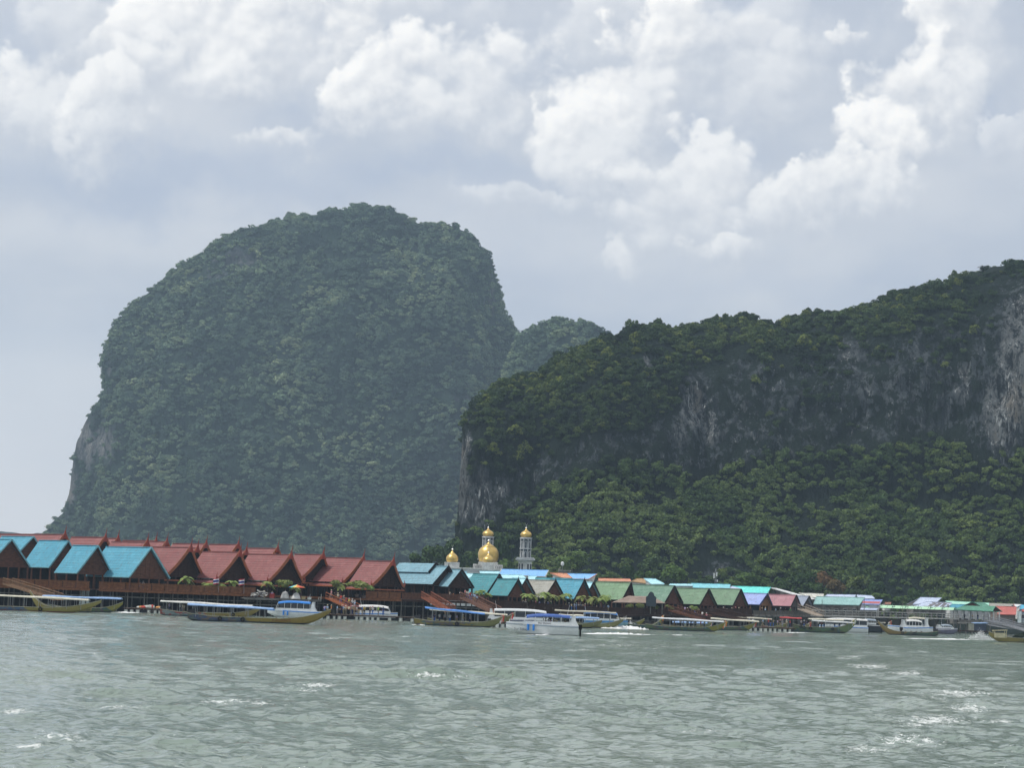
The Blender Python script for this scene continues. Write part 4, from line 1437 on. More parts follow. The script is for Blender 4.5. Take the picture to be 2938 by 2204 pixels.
# ------------------------------------------------------------------ mosque
def onion(root, name, c, r, h, tipm=True, n=20, pn='dome'):
    """gilded onion dome of radius r and height h standing at c (local)"""
    pr = [(0.70, 0), (0.80, 0.05), (0.93, 0.14), (1.0, 0.27), (0.985, 0.38), (0.90, 0.49), (0.74, 0.59), (0.56, 0.665), (0.40, 0.73), (0.28, 0.79), (0.18, 0.86), (0.10, 0.93), (0.05, 0.98), (0.02, 1.0)]
    if pn == 'dome' and r > 2.2:             # the great dome: nearly a sphere with a flared cap
        pr = [(0.80, 0), (0.88, 0.05), (0.96, 0.16), (1.0, 0.30), (1.0, 0.40), (0.96, 0.50), (0.87, 0.60), (0.74, 0.68), (0.60, 0.735), (0.62, 0.745), (0.46, 0.785), (0.30, 0.83), (0.17, 0.88), (0.08, 0.94), (0.03, 1.0)]
    mb = MB().lathe(c, [(q * r, z * h) for q, z in pr], n)
    d = mb.build(pn, GOLD, root, smooth=True)
    if tipm:
        f = MB()
        z0 = c[2] + h
        f.lathe((c[0], c[1], z0 - 0.05), [(0.06, 0), (0.09 * r + .1, 0.12), (0.10 * r + .12, 0.22), (0.07 * r + .08, 0.36), (0.04, 0.46)], 8)
        f.tube((c[0], c[1], z0 + 0.4), (c[0], c[1], z0 + 0.75 + 0.12 * r), 0.05, 0.04, 5)
        # crescent
        for k in range(7):
            a0, a1 = math.radians(200 + 35 * k - 70), math.radians(200 + 35 * (k + 1) - 70)
            cc = Vector((c[0], c[1], z0 + 1.1 + 0.12 * r))
            q = 0.28
            f.bar(cc + Vector((q * math.cos(a0), 0, q * math.sin(a0))), cc + Vector((q * math.cos(a1), 0, q * math.sin(a1))), 0.05)
        f.build('finial', mat('silver_finial', (0.6, 0.6, 0.58), 0.3, 0.5, 0.6), d)
    return d


def arch_panel(mb, c, ax, ay, w, h, depth, frame=0.12, n=7):
    """raised round headed frame: posts and arch, centred at c on the plane ax/up, ay pointing out"""
    up = Vector((0, 0, 1))
    for s in (-1, 1):
        mb.box(c + ax * (s * w / 2) + up * (h * 0.35) + ay * depth / 2, (frame, depth, h * 0.7), ax=(ax, ay, up))
    pts = [c + up * (h * 0.7) + ax * (w / 2 * math.cos(math.pi * k / n)) + up * (h * 0.3 * math.sin(math.pi * k / n)) + ay * depth / 2 for k in range(n + 1)]
    for p, q in zip(pts[:-1], pts[1:]):
        mb.bar(p, q + (q - p) * 0.15, depth, frame, up=ay)


YM = 640.0
k_ = YM / F
MQ = empty('mosque', (P(1385, 1640, YM).x, YM, 3.0), 'white mosque with gilded central dome and small dome in front', 'mosque')
mo_ = Vector(MQ.location)


def mq(px, py, dy=0.0):
    return P(px, py, YM + dy) - mo_


# prayer hall: long plastered block with parapet and cornice
a_, b_ = mq(1240, 1630), mq(1442, 1632)
top = a_.z
h1 = top + 4.5
hb = MB()
hb.box(((a_.x + b_.x) / 2, 3.5, top / 2 - 0.5), (b_.x - a_.x, 14, top + 1.0))
hb.build('wall', STONE, MQ)
hb = MB()
hb.box(((a_.x + b_.x) / 2, 3.5, top + 0.16), (b_.x - a_.x + 0.5, 14.5, 0.32))
hb.box(((a_.x + b_.x) / 2, 3.5, top - 1.1), (b_.x - a_.x + 0.3, 14.3, 0.2))
hb.build('cornice', WHITEP, MQ)
# balustrade blocks around the dome
c0 = mq(1400, 1629, 4)
hb = MB()
for sx in (-1, 1):
    hb.box((c0.x + sx * 3.0, c0.y - 3.2, top + 0.9), (2.2, 0.5, 1.15))
    hb.box((c0.x + sx * 3.6, c0.y, top + 0.9), (0.5, 6.4, 1.15))
hb.box((c0.x, c0.y, top + 1.2), (5.4, 5.4, 1.9))
hb.build('dome_base', WHITEP, MQ)
hb = MB()
for sx in (-1, 1):
    for q in (-0.55, 0.1, 0.75):
        arch_panel(hb, Vector((c0.x + sx * 3.0 + q - 0.1, c0.y - 3.46, top + 0.42)), Vector((1, 0, 0)), Vector((0, -1, 0)), 0.42, 0.75, 0.06, 0.10, 5)
hb.build('parapet_arch', STONED, MQ)
zc = mq(1398, 1613, 4).z
rr = 30 * k_
onion(MQ, 'dome', (c0.x, c0.y, zc - 0.1), rr, mq(1398, 1552, 4).z - zc, pn='dome')
# small dome on its own block in front of the great one
c1 = mq(1401, 1616, -2.2)
hb = MB().box((c1.x, c1.y, (top + c1.z) / 2), (34 * k_, 3.2, c1.z - top + 0.3))
hb.build('small_dome_base', WHITEP, MQ)
onion(MQ, 'dome', (c1.x, c1.y, c1.z), 17.3 * k_, mq(1401, 1588, -2.2).z - c1.z, pn='small_dome')
# corner dome at the left
c1 = mq(1297, 1615, -1.0)
hb = MB().box((c1.x, c1.y, (top + c1.z) / 2), (42 * k_, 3.6, c1.z - top + 0.2))
hb.box((c1.x, c1.y, c1.z - 0.12), (44 * k_, 3.9, 0.2))
hb.build('corner_dome_base', WHITEP, MQ)
onion(MQ, 'dome', (c1.x, c1.y, c1.z), 17.6 * k_, mq(1297, 1585, -1).z - c1.z + 0.6, pn='corner_dome')


def minaret(px, top_y, base_y, Y, label, levels, bal):
    k = Y / F
    z1 = P(px - 2, base_y, Y).z
    x = P(px, (top_y + base_y) / 2, Y).x
    root = empty('minaret', (x, Y, 0), label, 'minaret', 'minarets of the mosque')
    r = 16.2 * k
    R8 = math.radians(22.5)

    def octo(mb, rad, z0, z2):
        mb.add([(rad / math.cos(R8) * math.cos(R8 + i * math.pi / 4), rad / math.cos(R8) * math.sin(R8 + i * math.pi / 4), z) for z in (z0, z2) for i in range(8)],
               [(i, (i + 1) % 8, 8 + (i + 1) % 8, 8 + i) for i in range(8)] + [tuple(range(7, -1, -1)), tuple(range(8, 16))])
    zz = [P(px, q, Y).z for q in levels]       # from the top level downwards
    sh = MB()
    octo(sh, r * 0.90, zz[-1], zz[0])
    sh.build('shaft', STONED, root)
    for a, b in zip(zz[:-1], zz[1:]):
        ar = MB()
        for i in range(8):
            th_ = i * math.pi / 4
            ay = Vector((math.cos(th_), math.sin(th_), 0))
            ax = Vector((-ay.y, ay.x, 0))
            c = ay * (r * 0.90) + Vector((0, 0, b + 0.15))
            arch_panel(ar, c, ax, ay, r * 0.42, (a - b) - 0.9, 0.16, 0.13, 7)
            q = ay.normalized()
            th2 = th_ + math.pi / 8
            e = Vector((math.cos(th2), math.sin(th2), 0)) * (r * 0.97)
            ar.box((e.x, e.y, (a + b) / 2), (0.22, 0.22, a - b), th2)
        ar.build('arch_frame', STONE, root)
        le = MB()
        octo(le, r * 1.08, b - 0.12, b + 0.12)
        le.build('ledge', STONE, root)
    le = MB()
    octo(le, r * 1.08, zz[0] - 0.1, zz[0] + 0.3)
    le.build('ledge', STONE, root)
    # gallery and square foot
    zb = P(px, bal, Y).z
    g = MB()
    g.box((0, 0, zb), (56 * k, 56 * k, 0.4)).box((0, 0, zb + 0.35), (50 * k, 50 * k, 0.35)).box((0, 0, zb - 0.35), (46 * k, 46 * k, 0.35))
    g.build('gallery', STONE, root)
    ft = MB().box((0, 0, (zb + 1.0) / 2), (38 * k, 38 * k, zb - 1.0))
    ft.build('foot', WHITEP, root)
    w_ = MB()
    for s in (-0.32, 0.32):
        for j in (-0.11, 0.11):
            w_.box((s * 38 * k + j * 38 * k * 0.9, -19 * k - 0.02, zb - 2.2), (0.42, 0.06, 1.9))
    w_.build('window', GLASS, root)
    onion(root, 'dome', (0, 0, zz[0] + 0.3), 16.6 * k, P(px, top_y, Y).z - zz[0] - 0.3, pn='dome')
    return root


minaret(1508, 1517, 1640, YM + 3, 'right minaret with gilded onion dome and two tiers of arches', [1546, 1575, 1603], 1606)
minaret(1399, 1516, 1640, YM + 14, 'left minaret with gilded onion dome rising behind the great dome', [1543, 1575, 1603], 1606)


# ------------------------------------------------------------------ simple roofs of the village behind
def shed(name, label, quad, Y, dY, roof, wall=WHITEP, drop=2.6, cat='building', edge=None, ridge_back=True, gable=True, wfrac=1.0, group=None, windows=0):
    """a building seen from its long side: quad = picture points of the near roof slope
    (top left, top right, bottom right, bottom left); dY = plan depth of that slope"""
    tl, tr, br, bl = quad
    TL, TR = P(tl[0], tl[1], Y + dY), P(tr[0], tr[1], Y + dY)
    BR, BL = P(br[0], br[1], Y), P(bl[0], bl[1], Y)
    c = (BL + BR) / 2
    root = empty(name, (c.x, c.y, 0), label, cat, group)
    o0 = Vector((c.x, c.y, 0))
    TL, TR, BR, BL = TL - o0, TR - o0, BR - o0, BL - o0
    m_ = MB()
    n = max(3, int((BR - BL).length / 1.1))
    nrm = (TR - TL).cross(BL - TL).normalized()
    if nrm.z < 0:
        nrm = -nrm
    for k in range(n):                       # sheets laid side by side with standing seams
        t0, t1 = k / n, (k + 1) / n
        lift = nrm * (0.03 if k % 2 else 0.0)
        m_.slab([TL.lerp(TR, t0) + lift, TL.lerp(TR, t1) + lift, BL.lerp(BR, t1) + lift, BL.lerp(BR, t0) + lift], 0.07, nrm)
    # far slope
    back = Vector((0, 2 * dY, 0))
    B2L, B2R = BL + back, BR + back
    m_.slab([TL, TR, B2R, B2L], 0.08)
    m_.build('roof', roof, root)
    MB().bar(TL + Vector((0, 0, 0.05)), TR + Vector((0, 0, 0.05)), 0.35, 0.12).build('ridge_cap', roof, root)
    m2 = MB()
    ins = Vector((0, 0.35, 0))
    zb = -drop
    w1, w2 = BL + ins, BR + ins
    for (p, q) in ((w1, w2), (w1 + back - ins * 2, w2 + back - ins * 2)):
        m2.slab([p, q, q + Vector((0, 0, zb)), p + Vector((0, 0, zb))], 0.12, Vector((0, -1, 0)))
    for (p, q, t) in ((BL, B2L, TL), (BR, B2R, TR)):
        sx = 0.25 if p is BL else -0.25
        dx = Vector((sx, 0, 0))
        m2.slab([p + dx + ins, t + dx - Vector((0, 0, 0.12)), q + dx - ins, q + dx - ins + Vector((0, 0, zb)), p + dx + ins + Vector((0, 0, zb))], 0.12, Vector((-1 if sx > 0 else 1, 0, 0)))
    m2.build('wall', wall, root)
    MB().bar(BL + Vector((0, 0, -0.05)), BR + Vector((0, 0, -0.05)), 0.1, 0.18).bar(TL, BL, 0.12, 0.2).bar(TR, BR, 0.12, 0.2).build('fascia', edge or roof, root)
    for k in range(windows):
        t = (k + 0.5) / windows
        p = w1.lerp(w2, t) + Vector((0, -0.05, -drop * 0.45))
        fr_ = MB().box(p, (1.1, 0.08, 1.1)).build('window', mat('window_frame_paint', (0.45, 0.42, 0.38)), root)
        MB().box(p + Vector((0, -0.05, 0)), (0.9, 0.04, 0.9)).build('pane', GLASS, fr_)
    return root


def c4(x, y):
    return (1200 + x / 4.424, 1480 + y / 4.424)


def c6(x, y):
    return (1600 + x / 4.424, 1600 + y / 4.424)


def c7(x, y):
    return (2050 + x / 4.916, 1640 + y / 4.916)


def c8(x, y):
    return (2480 + x / 4.83, 1660 + y / 4.83)


shed('blue_roof_hall', 'bright blue tin roof with white gable trim under the right minaret', (c4(1060, 682), c4(1655, 696), c4(1610, 775), c4(1020, 745)), 600, 5, BRBLUE, edge=WHITEP, drop=5)
shed('blue_roof_hall', 'bright blue tin roof with orange rusty corner right of the minaret', (c4(1740, 735), c4(2270, 745), c4(2170, 806), c4(1700, 800)), 590, 4.5, BRBLUE, edge=ORANGER, drop=5)
shed('tin_roof_house', 'small orange tin lean-to roof beside the bright blue roof', (c4(1670, 728), c4(1880, 735), c4(1960, 800), c4(1850, 798)), 585, 3, ORANGER, drop=3)
shed('tin_roof_house', 'pale cyan roof left of the bright blue roof', (c4(780, 708), c4(1035, 712), c4(1020, 742), c4(790, 740)), 580, 3.5, PALEC, drop=4)
shed('tin_roof_house', 'pale cyan roof behind the dark gable left of the sea green halls', (c4(570, 738), c4(720, 740), c4(640, 800), c4(560, 795)), 560, 5, PALEC, drop=4)
shed('tin_roof_house', 'faded cyan roof peeping between two dark gables', (c4(440, 708), c4(620, 710), c4(600, 765), c4(460, 762)), 575, 4, SKYTEAL, drop=4)
shed('tin_roof_house', 'cyan lower roof between the sea green halls and the bright blue roof', (c4(1040, 752), c4(1320, 756), c4(1370, 800), c4(1035, 795)), 540, 4, PALEC, drop=4)
shed('tin_roof_house', 'white fronted house with cyan roof behind the small dark gable', (c4(1400, 770), c4(1500, 772), c4(1490, 812), c4(1400, 810)), 545, 3, PALEC, drop=3)
shed('tin_roof_house', 'long low teal roof behind the grey thatched hall', (c4(1490, 790), c4(1960, 800), c4(1950, 840), c4(1480, 836)), 520, 4, TEAL2, drop=4)
shed('tin_roof_house', 'orange tin roof behind the light green hall', (c6(520, 268), c6(915, 276), c6(930, 305), c6(520, 298)), 585, 4, ORANGER, drop=4)
shed('tin_roof_house', 'brown and orange roof beside the white blue tin roof', (c6(1010, 270), c6(1100, 272), c6(1150, 335), c6(940, 305)), 570, 4, mat('brown_tin', (0.42, 0.27, 0.14), 0.7), drop=4)
shed('tin_roof_house', 'pale blue white tin roof with bright slope above the grey green hall', (c6(1095, 268), c6(1235, 274), c6(1355, 338), c6(1190, 338)), 565, 4, PALEC, drop=4)
shed('tin_roof_house', 'low pale teal roof above the grey green hall', (c6(1425, 338), c6(1700, 340), c6(1715, 362), c6(1420, 358)), 570, 3, PALEC, drop=4)
shed('tin_roof_house', 'long cyan tin roof behind the mid green hall', (c6(1700, 330), c6(2190, 345), c6(2180, 395), c6(1720, 385)), 575, 4, mat('cyan_tin', (0.25, 0.62, 0.70), 0.5), drop=4)
shed('tin_roof_house', 'grey white small roof behind the rightmost green hall', (c7(110, 212), c7(250, 215), c7(370, 248), c7(80, 236)), 575, 4, PALEBL, drop=3)
shed('turquoise_roof_house', 'bright turquoise roof with painted bird behind the lavender hall', (c7(250, 210), c7(792, 226), c7(745, 310), c7(370, 300)), 575, 5, TURQ, drop=4)
shed('tin_roof_house', 'long white tin roof sloping down to the right behind the pink hall', (c7(795, 234), c7(870, 240), c7(1430, 392), c7(1330, 392)), 590, 6, WHITER, wall=CONCD, drop=3)
shed('striped_roof_shed', 'grey shed with white striped roof sheets', (c7(1190, 306), c7(1540, 320), c7(1530, 372), c7(1330, 368)), 610, 4, mat('striped_tin', (0.34, 0.34, 0.28), 0.7, col2=(0.7, 0.7, 0.66), stretch=(3, 0.2, 0.2)), drop=3)
shed('grey_teal_hall', 'wide grey teal tin roof with painted bird and blue corner', (c7(1440, 358), c7(2118, 372), c7(2040, 476), c7(1398, 462)), 585, 6, TEALGREY, wall=CONCD, drop=3.4, windows=5)
shed('tin_roof_house', 'pale blue tin roof behind the grey teal hall', (c7(1592, 328), c7(1990, 334), c7(1975, 372), c7(1560, 366)), 620, 4, PALEBL, drop=3)
shed('tin_roof_house', 'pale grey blue tin roof right of the small dark dormer', (c7(2010, 334), c7(2212, 346), c7(2260, 384), c7(2030, 384)), 625, 4, PALEBL, drop=3)
SH = shed('striped_house', 'blue and red striped roof house left of the light green walkway roof', (c8(-5, 293), c8(250, 300), c8(205, 365), c8(-60, 355)), 600, 4, roof_mat('violet_blue_roof', (0.28, 0.36, 0.68), (0.36, 0.44, 0.72), 0.5), drop=3)
_q = [P(*c8(-5, 293), 604), P(*c8(250, 300), 604), P(*c8(205, 365), 600), P(*c8(-60, 355), 600)]
_n = (_q[1] - _q[0]).cross(_q[3] - _q[0]).normalized()
_n = _n if _n.z > 0 else -_n
_o = Vector(SH.location)
MB().slab([_q[0].lerp(_q[3], 0.45) - _o + _n * 0.07, _q[1].lerp(_q[2], 0.45) - _o + _n * 0.07, _q[1].lerp(_q[2], 0.85) - _o + _n * 0.07, _q[0].lerp(_q[3], 0.85) - _o + _n * 0.07], 0.05, _n).build('red_roof_sheet', mat('red_tin', (0.50, 0.13, 0.12), 0.6), SH)
shed('tin_roof_house', 'lower pale blue awning roof under the walkway roof', (c8(-60, 412), c8(185, 420), c8(170, 440), c8(-80, 436)), 596, 2, PALEBL, drop=2, wall=CONCD)
SG = shed('lettered_roof_house', 'pale blue roofed house with four large grey letters on the roof', (c8(780, 265), c8(1068, 272), c8(1010, 328), c8(672, 362)), 720, 6, PALEBL, wall=CONCD, drop=3)
SG2 = shed('lettered_roof_house', 'pale roof slope bearing the letters between walkway and green pavilion', (c8(860, 326), c8(1212, 340), c8(1165, 405), c8(680, 395)), 700, 5, PALEBL, wall=CONCD, drop=2)
shed('tin_roof_house', 'pale mint roof behind the green pavilion', (c8(1125, 314), c8(1725, 345), c8(1720, 400), c8(1200, 372)), 735, 5, MINT, drop=4)
shed('tin_roof_house', 'teal roof between the lettered roof and the green pavilion', (c8(1215, 362), c8(1400, 366), c8(1300, 412), c8(1180, 405)), 690, 3, TEAL, drop=3)
shed('tin_roof_house', 'grey beige low roof behind the coral red house', (c8(1720, 345), c8(2060, 358), c8(2070, 395), c8(1740, 385)), 740, 4, GREYR, drop=3)
shed('tin_roof_house', 'pale roof with red edge right of the coral red roof', (c8(2065, 360), c8(2190, 366), c8(2160, 400), c8(2090, 398)), 730, 4, WHITER, edge=CORAL, drop=3)
shed('tin_roof_house', 'bright blue roof at the right picture edge', (c8(2175, 368), c8(2330, 376), c8(2330, 430), c8(2150, 428)), 715, 5, mat('blue_tin', (0.12, 0.46, 0.66), 0.5), drop=3)
shed('white_house', 'white walled house with blue shutters at the right picture edge', (c8(2200, 428), c8(2330, 432), c8(2330, 462), c8(2180, 458)), 690, 3, CORAL, wall=mat('pale_blue_plaster', (0.50, 0.60, 0.62), 0.8), drop=3.4, windows=3)
shed('coral_roof_house', 'coral red roofed house with brown walls right of the green pavilion', (c8(1820, 388), c8(2108, 398), c8(2098, 506), c8(1850, 500)), 680, 6, CORAL, wall=mat('grey_brown_wall', (0.24, 0.20, 0.17), 0.8), drop=4.0, windows=2)
shed('small_brown_hut', 'tiny brown roofed hut in the greenery beyond the walkway roof', (c8(290, 332), c8(370, 334), c8(365, 362), c8(285, 360)), 730, 3, mat('rust_tin', (0.30, 0.15, 0.11), 0.8), drop=2)

# letters on the roof, each a thin raised sheet piece
def roof_letters():
    glyphs = [
        [(0, 1, 1, 1), (1, 1, 1, 0), (1, 0, 0, 0), (0.2, 0.55, 0.95, 0.55)],
        [(0, 0, 0, 1), (0, 1, 1, 1), (1, 1, 1, 0), (0, 0.5, 1, 0.5)],
        [(0, 0, 0, 1), (0, 1, 1, 1), (1, 1, 1, 0)],
        [(1, 1, 0, 1), (0, 1, 0, 0), (0, 0, 1, 0), (1, 0, 1, 0.55), (1, 0.55, 0.45, 0.55)]]
    Y, dY = 700, 5
    tl, tr, br, bl = c8(860, 326), c8(1212, 340), c8(1165, 405), c8(680, 395)
    TL, TR = P(tl[0], tl[1], Y + dY), P(tr[0], tr[1], Y + dY)
    BR, BL = P(br[0], br[1], Y), P(bl[0], bl[1], Y)
    o0 = Vector(SG2.location)
    nrm = (TR - TL).cross(BL - TL).normalized()
    if nrm.z < 0:
        nrm = -nrm

    def pt(u, v):
        return BL.lerp(BR, u).lerp(TL.lerp(TR, u), v) + nrm * 0.06 - o0
    lm = mat('grey_roof_paint', (0.20, 0.19, 0.20), 0.8)
    for i, gph in enumerate(glyphs):
        u0 = 0.27 + i * 0.185
        mb = MB()
        for (x0, y0, x1, y1) in gph:
            mb.bar(pt(u0 + x0 * 0.125, 0.08 + y0 * 0.8), pt(u0 + x1 * 0.125, 0.08 + y1 * 0.8), 0.48, 0.06, up=nrm)
        mb.build('letter', lm, SG2)


roof_letters()


def bird(root, px, py, Y, s, m_):
    """painted bird silhouette, a thin raised cut-out on the roof"""
    o0 = Vector(root.location)
    c = P(px, py, Y) - o0
    pts = [(-1, 0.1), (-0.5, -0.25), (0.2, -0.3), (0.9, 0.35), (0.4, 0.15), (0.0, 0.3), (-0.35, 0.05)]
    v = [c + Vector((x * s, 0.0, y * s)) for x, y in pts]
    MB().slab(v, 0.06, Vector((0, -1, 0))).build('painted_bird', m_, root)


# green pavilion with hipped roof and gablet
def pavilion():
    Y = 640
    e = [P(*c8(1212, 435), Y), P(*c8(1790, 465), Y)]
    c = (e[0] + e[1]) / 2
    root = empty('green_pavilion', (c.x, c.y, 0), 'open pier pavilion with dark green hipped roof and gablet', 'pavilion')
    o0 = Vector((c.x, c.y, 0))
    a, b = e[0] - o0, e[1] - o0
    D_ = 9.0
    ap = P(*c8(1500, 326), Y + 2.0) - o0
    gl, gr = P(*c8(1385, 378), Y + 1.6) - o0, P(*c8(1600, 385), Y + 1.6) - o0
    rb = P(*c8(1665, 342), Y + 7) - o0
    back_r = b + Vector((3.5, D_, 0.0))
    back_l = a + Vector((2.5, D_, 0.0))
    m_ = MB()
    m_.slab([a, b, gr, gl], 0.1)                 # front lower slope
    m_.slab([gr, b, back_r, rb, ap], 0.1, Vector((0.4, -0.3, 0.8)).normalized())
    m_.slab([a, gl, ap, rb, back_l], 0.1, Vector((-0.4, 0.3, 0.8)).normalized())
    m_.slab([back_l, rb, back_r], 0.1)
    m_.build('roof', DKGREEN, root)
    MB().slab([gl + Vector((0.3, 0.1, 0)), gr + Vector((-0.3, 0.1, 0)), ap + Vector((0, 0.1, -0.2))], 0.1, Vector((0, -1, 0))).build('gablet', WOODD, root)
    MB().bar(ap, gl, 0.2, 0.2).bar(ap, gr, 0.2, 0.2).bar(a, b, 0.14, 0.2).build('fascia', mat('dark_green_trim', (0.03, 0.14, 0.09)), root)
    zf = P(*c8(1500, 578), Y).z
    z0 = P(*c8(1500, 640), Y).z
    fl = MB().box(((a.x + b.x) / 2 + 0.3, D_ / 2, (zf + z0) / 2), (b.x - a.x - 0.5, D_, zf - z0))
    fl.build('floor_slab', CONCD, root)
    pm = None
    for row in (0, 1):
        for k in range(6):
            x = a.x + 1.2 + (b.x - a.x - 2.2) * k / 5
            po = MB().box((0, 0, 0), (0.42, 0.42, a.z - zf)).build('column', WHITEP, root) if pm is None else pm.copy()
            if pm is None:
                pm = po
            else:
                COL.objects.link(po)
            po.location = (x, 0.6 + row * (D_ - 1.4), (a.z + zf) / 2)
    rl = MB()
    rl.bar((a.x + 1, 0.3, zf + 1.0), (b.x - 1, 0.3, zf + 1.0), 0.08).bar((a.x + 1, 0.3, zf + 0.55), (b.x - 1, 0.3, zf + 0.55), 0.06)
    rl.build('railing', CONC, root)
    for k in range(7):
        x = a.x + 0.8 + (b.x - a.x - 1.6) * k / 6
        MB().tube((x, 0.8, -1), (x, 0.8, z0 + 0.1), 0.22, 0.2, 6).build('pile', CONCD, root)
    # side porch with its own small gable
    pa, pb_, pc = P(*c8(1775, 460), Y + 1) - o0, P(*c8(1815, 385), Y + 1) - o0, P(*c8(1915, 462), Y + 1) - o0
    m_ = MB()
    bk = Vector((-1.5, 5, 0))
    m_.slab([pb_, pa, pa + bk, pb_ + bk], 0.1).slab([pb_, pc, pc + bk, pb_ + bk], 0.1)
    m_.build('porch_roof', DKGREEN, root)
    MB().slab([pa + Vector((0.2, 0.2, 0)), pb_ + Vector((0, 0.2, -0.2)), pc + Vector((-0.2, 0.2, 0))], 0.1, Vector((0, -1, 0))).build('porch_gable', WOODD, root)
    for q in (pa, pc):
        MB().box((q.x + (0.3 if q is pa else -0.9), 0.9, (q.z + zf) / 2), (0.3, 0.3, q.z - zf)).build('column', WHITEP, root)


pavilion()


# light green walkway roof on posts
def walkway():
    Y0, Y1 = 600, 640
    a0, a1 = P(*c8(20, 364), Y0 + 3), P(*c8(1262, 408), Y1 + 3)
    b0, b1 = P(*c8(18, 404), Y0 - 1.5), P(*c8(1240, 440), Y1 - 1.5)
    root = empty('covered_walkway', (b0.x, b0.y, 0), 'long light green walkway roof running to the green pavilion', 'walkway')
    o0 = Vector(root.location)
    a0, a1, b0, b1 = a0 - o0, a1 - o0, b0 - o0, b1 - o0
    m_ = GREENW = roof_mat('light_green_sheet', (0.52, 0.84, 0.55), (0.58, 0.88, 0.62), 0.3, (0.4, 0.6, 0.4))
    n = 13
    base = None
    for k in range(n):
        t0, t1 = k / n, (k + 1) / n - 0.004
        mb = MB().slab([a0.lerp(a1, t0), a0.lerp(a1, t1), b0.lerp(b1, t1), b0.lerp(b1, t0)], 0.08)
        mb.build('roof_sheet', m_, root)
    dm = mat('dark_green_post', (0.03, 0.12, 0.08), 0.6)
    for k in range(8):
        t = k / 7
        p = b0.lerp(b1, t)
        po = MB().bar(p + Vector((0, 0.4, 0)), Vector((p.x, p.y + 0.4, 2.9)), 0.16).build('post', PILE, root)
        MB().bar(p + Vector((0, 0, 0.0)), a0.lerp(a1, t) + Vector((0, 0, 0.35)), 0.10).bar(p + Vector((0.0, 0, 0.35)), p + Vector((0.9, 0, 0.5)), 0.12).build('lamp_bracket', dm, root)


walkway()


# concrete walkway on piles at the right, two white edged levels
def pier():
    Y0, Y1 = 556, 634
    a, b = P(2330, 1766, Y0), P(2752, 1776, Y1)
    root = empty('concrete_pier', (a.x, a.y, 0), 'long concrete pier with pale rails in front of the right hand houses', 'pier')
    o0 = Vector(root.location)
    d = b - a
    L = math.hypot(d.x, d.y)
    ex = Vector((d.x / L, d.y / L, 0))
    ey = Vector((-ex.y, ex.x, 0))
    za, zb = a.z, b.z

    def pt(t, w, dz=0):
        return ex * (L * t) + ey * w + Vector((0, 0, za + (zb - za) * t + dz))
    MB().slab([pt(0, 0), pt(1, 0), pt(1, 3.5), pt(0, 3.5)], 0.28).build('floor_slab', mat('pale_concrete', (0.48, 0.47, 0.44), 0.85, 0.1, var=0.3), root)
    MB().bar(pt(0, 0.1, 1.25), pt(1, 0.1, 1.25), 0.16, 0.22).build('top_rail', mat('pale_concrete', (0.48, 0.47, 0.44)), root)
    MB().bar(pt(0, 0.1, 0.65), pt(1, 0.1, 0.65), 0.1, 0.14).build('middle_rail', CONC, root)
    n = 24
    pm = qm = None
    for k in range(n + 1):
        t = k / n
        if pm is None:
            pm = MB().box((0, 0, 0.62), (0.2, 0.2, 1.3)).build('rail_post', CONC, root)
            po = pm
        else:
            po = pm.copy()
            COL.objects.link(po)
        po.location = pt(t, 0.1)
        if k % 2 == 0:
            for w_ in (0.5, 3.0):
                if qm is None:
                    qm = MB().tube((0, 0, -1), (0, 0, 1), 0.2, 0.2, 7).build('pile', PILE, root)
                    po = qm
                else:
                    po = qm.copy()
                    COL.objects.link(po)
                q = pt(t, w_)
                po.location = (q.x, q.y, 0)
                po.scale = (1, 1, q.z - 0.2)
    MB().slab([pt(0, 6, -0.6), pt(1, 6, -0.6), pt(1, 6, -5.5), pt(0, 6, -5.5)], 0.2, Vector((0, -1, 0))).build('retaining_wall', mat('dark_mud_wall', (0.06, 0.055, 0.045), 0.9), root)
    # tall poles along it
    for px, h_ in ((2358, 40), (2479, 44), (2590, 46)):
        p = P(px, 1765, float(np.interp(px, [2330, 2752], [Y0, Y1])))
        pl = MB().tube(p - Vector((0, 0, 0)), p + Vector((0, 0, h_ * 0.09)), 0.09, 0.06, 6)
        o = pl.build('lamp_pole', PILE)
        tag(o, {2358: 'thin pole on the pier beside the blue grey hall', 2479: 'thin pole on the pier at the left end of the light green roof', 2590: 'thin pole on the pier under the middle of the light green roof'}[px], 'pole', 'poles on the pier')


pier()


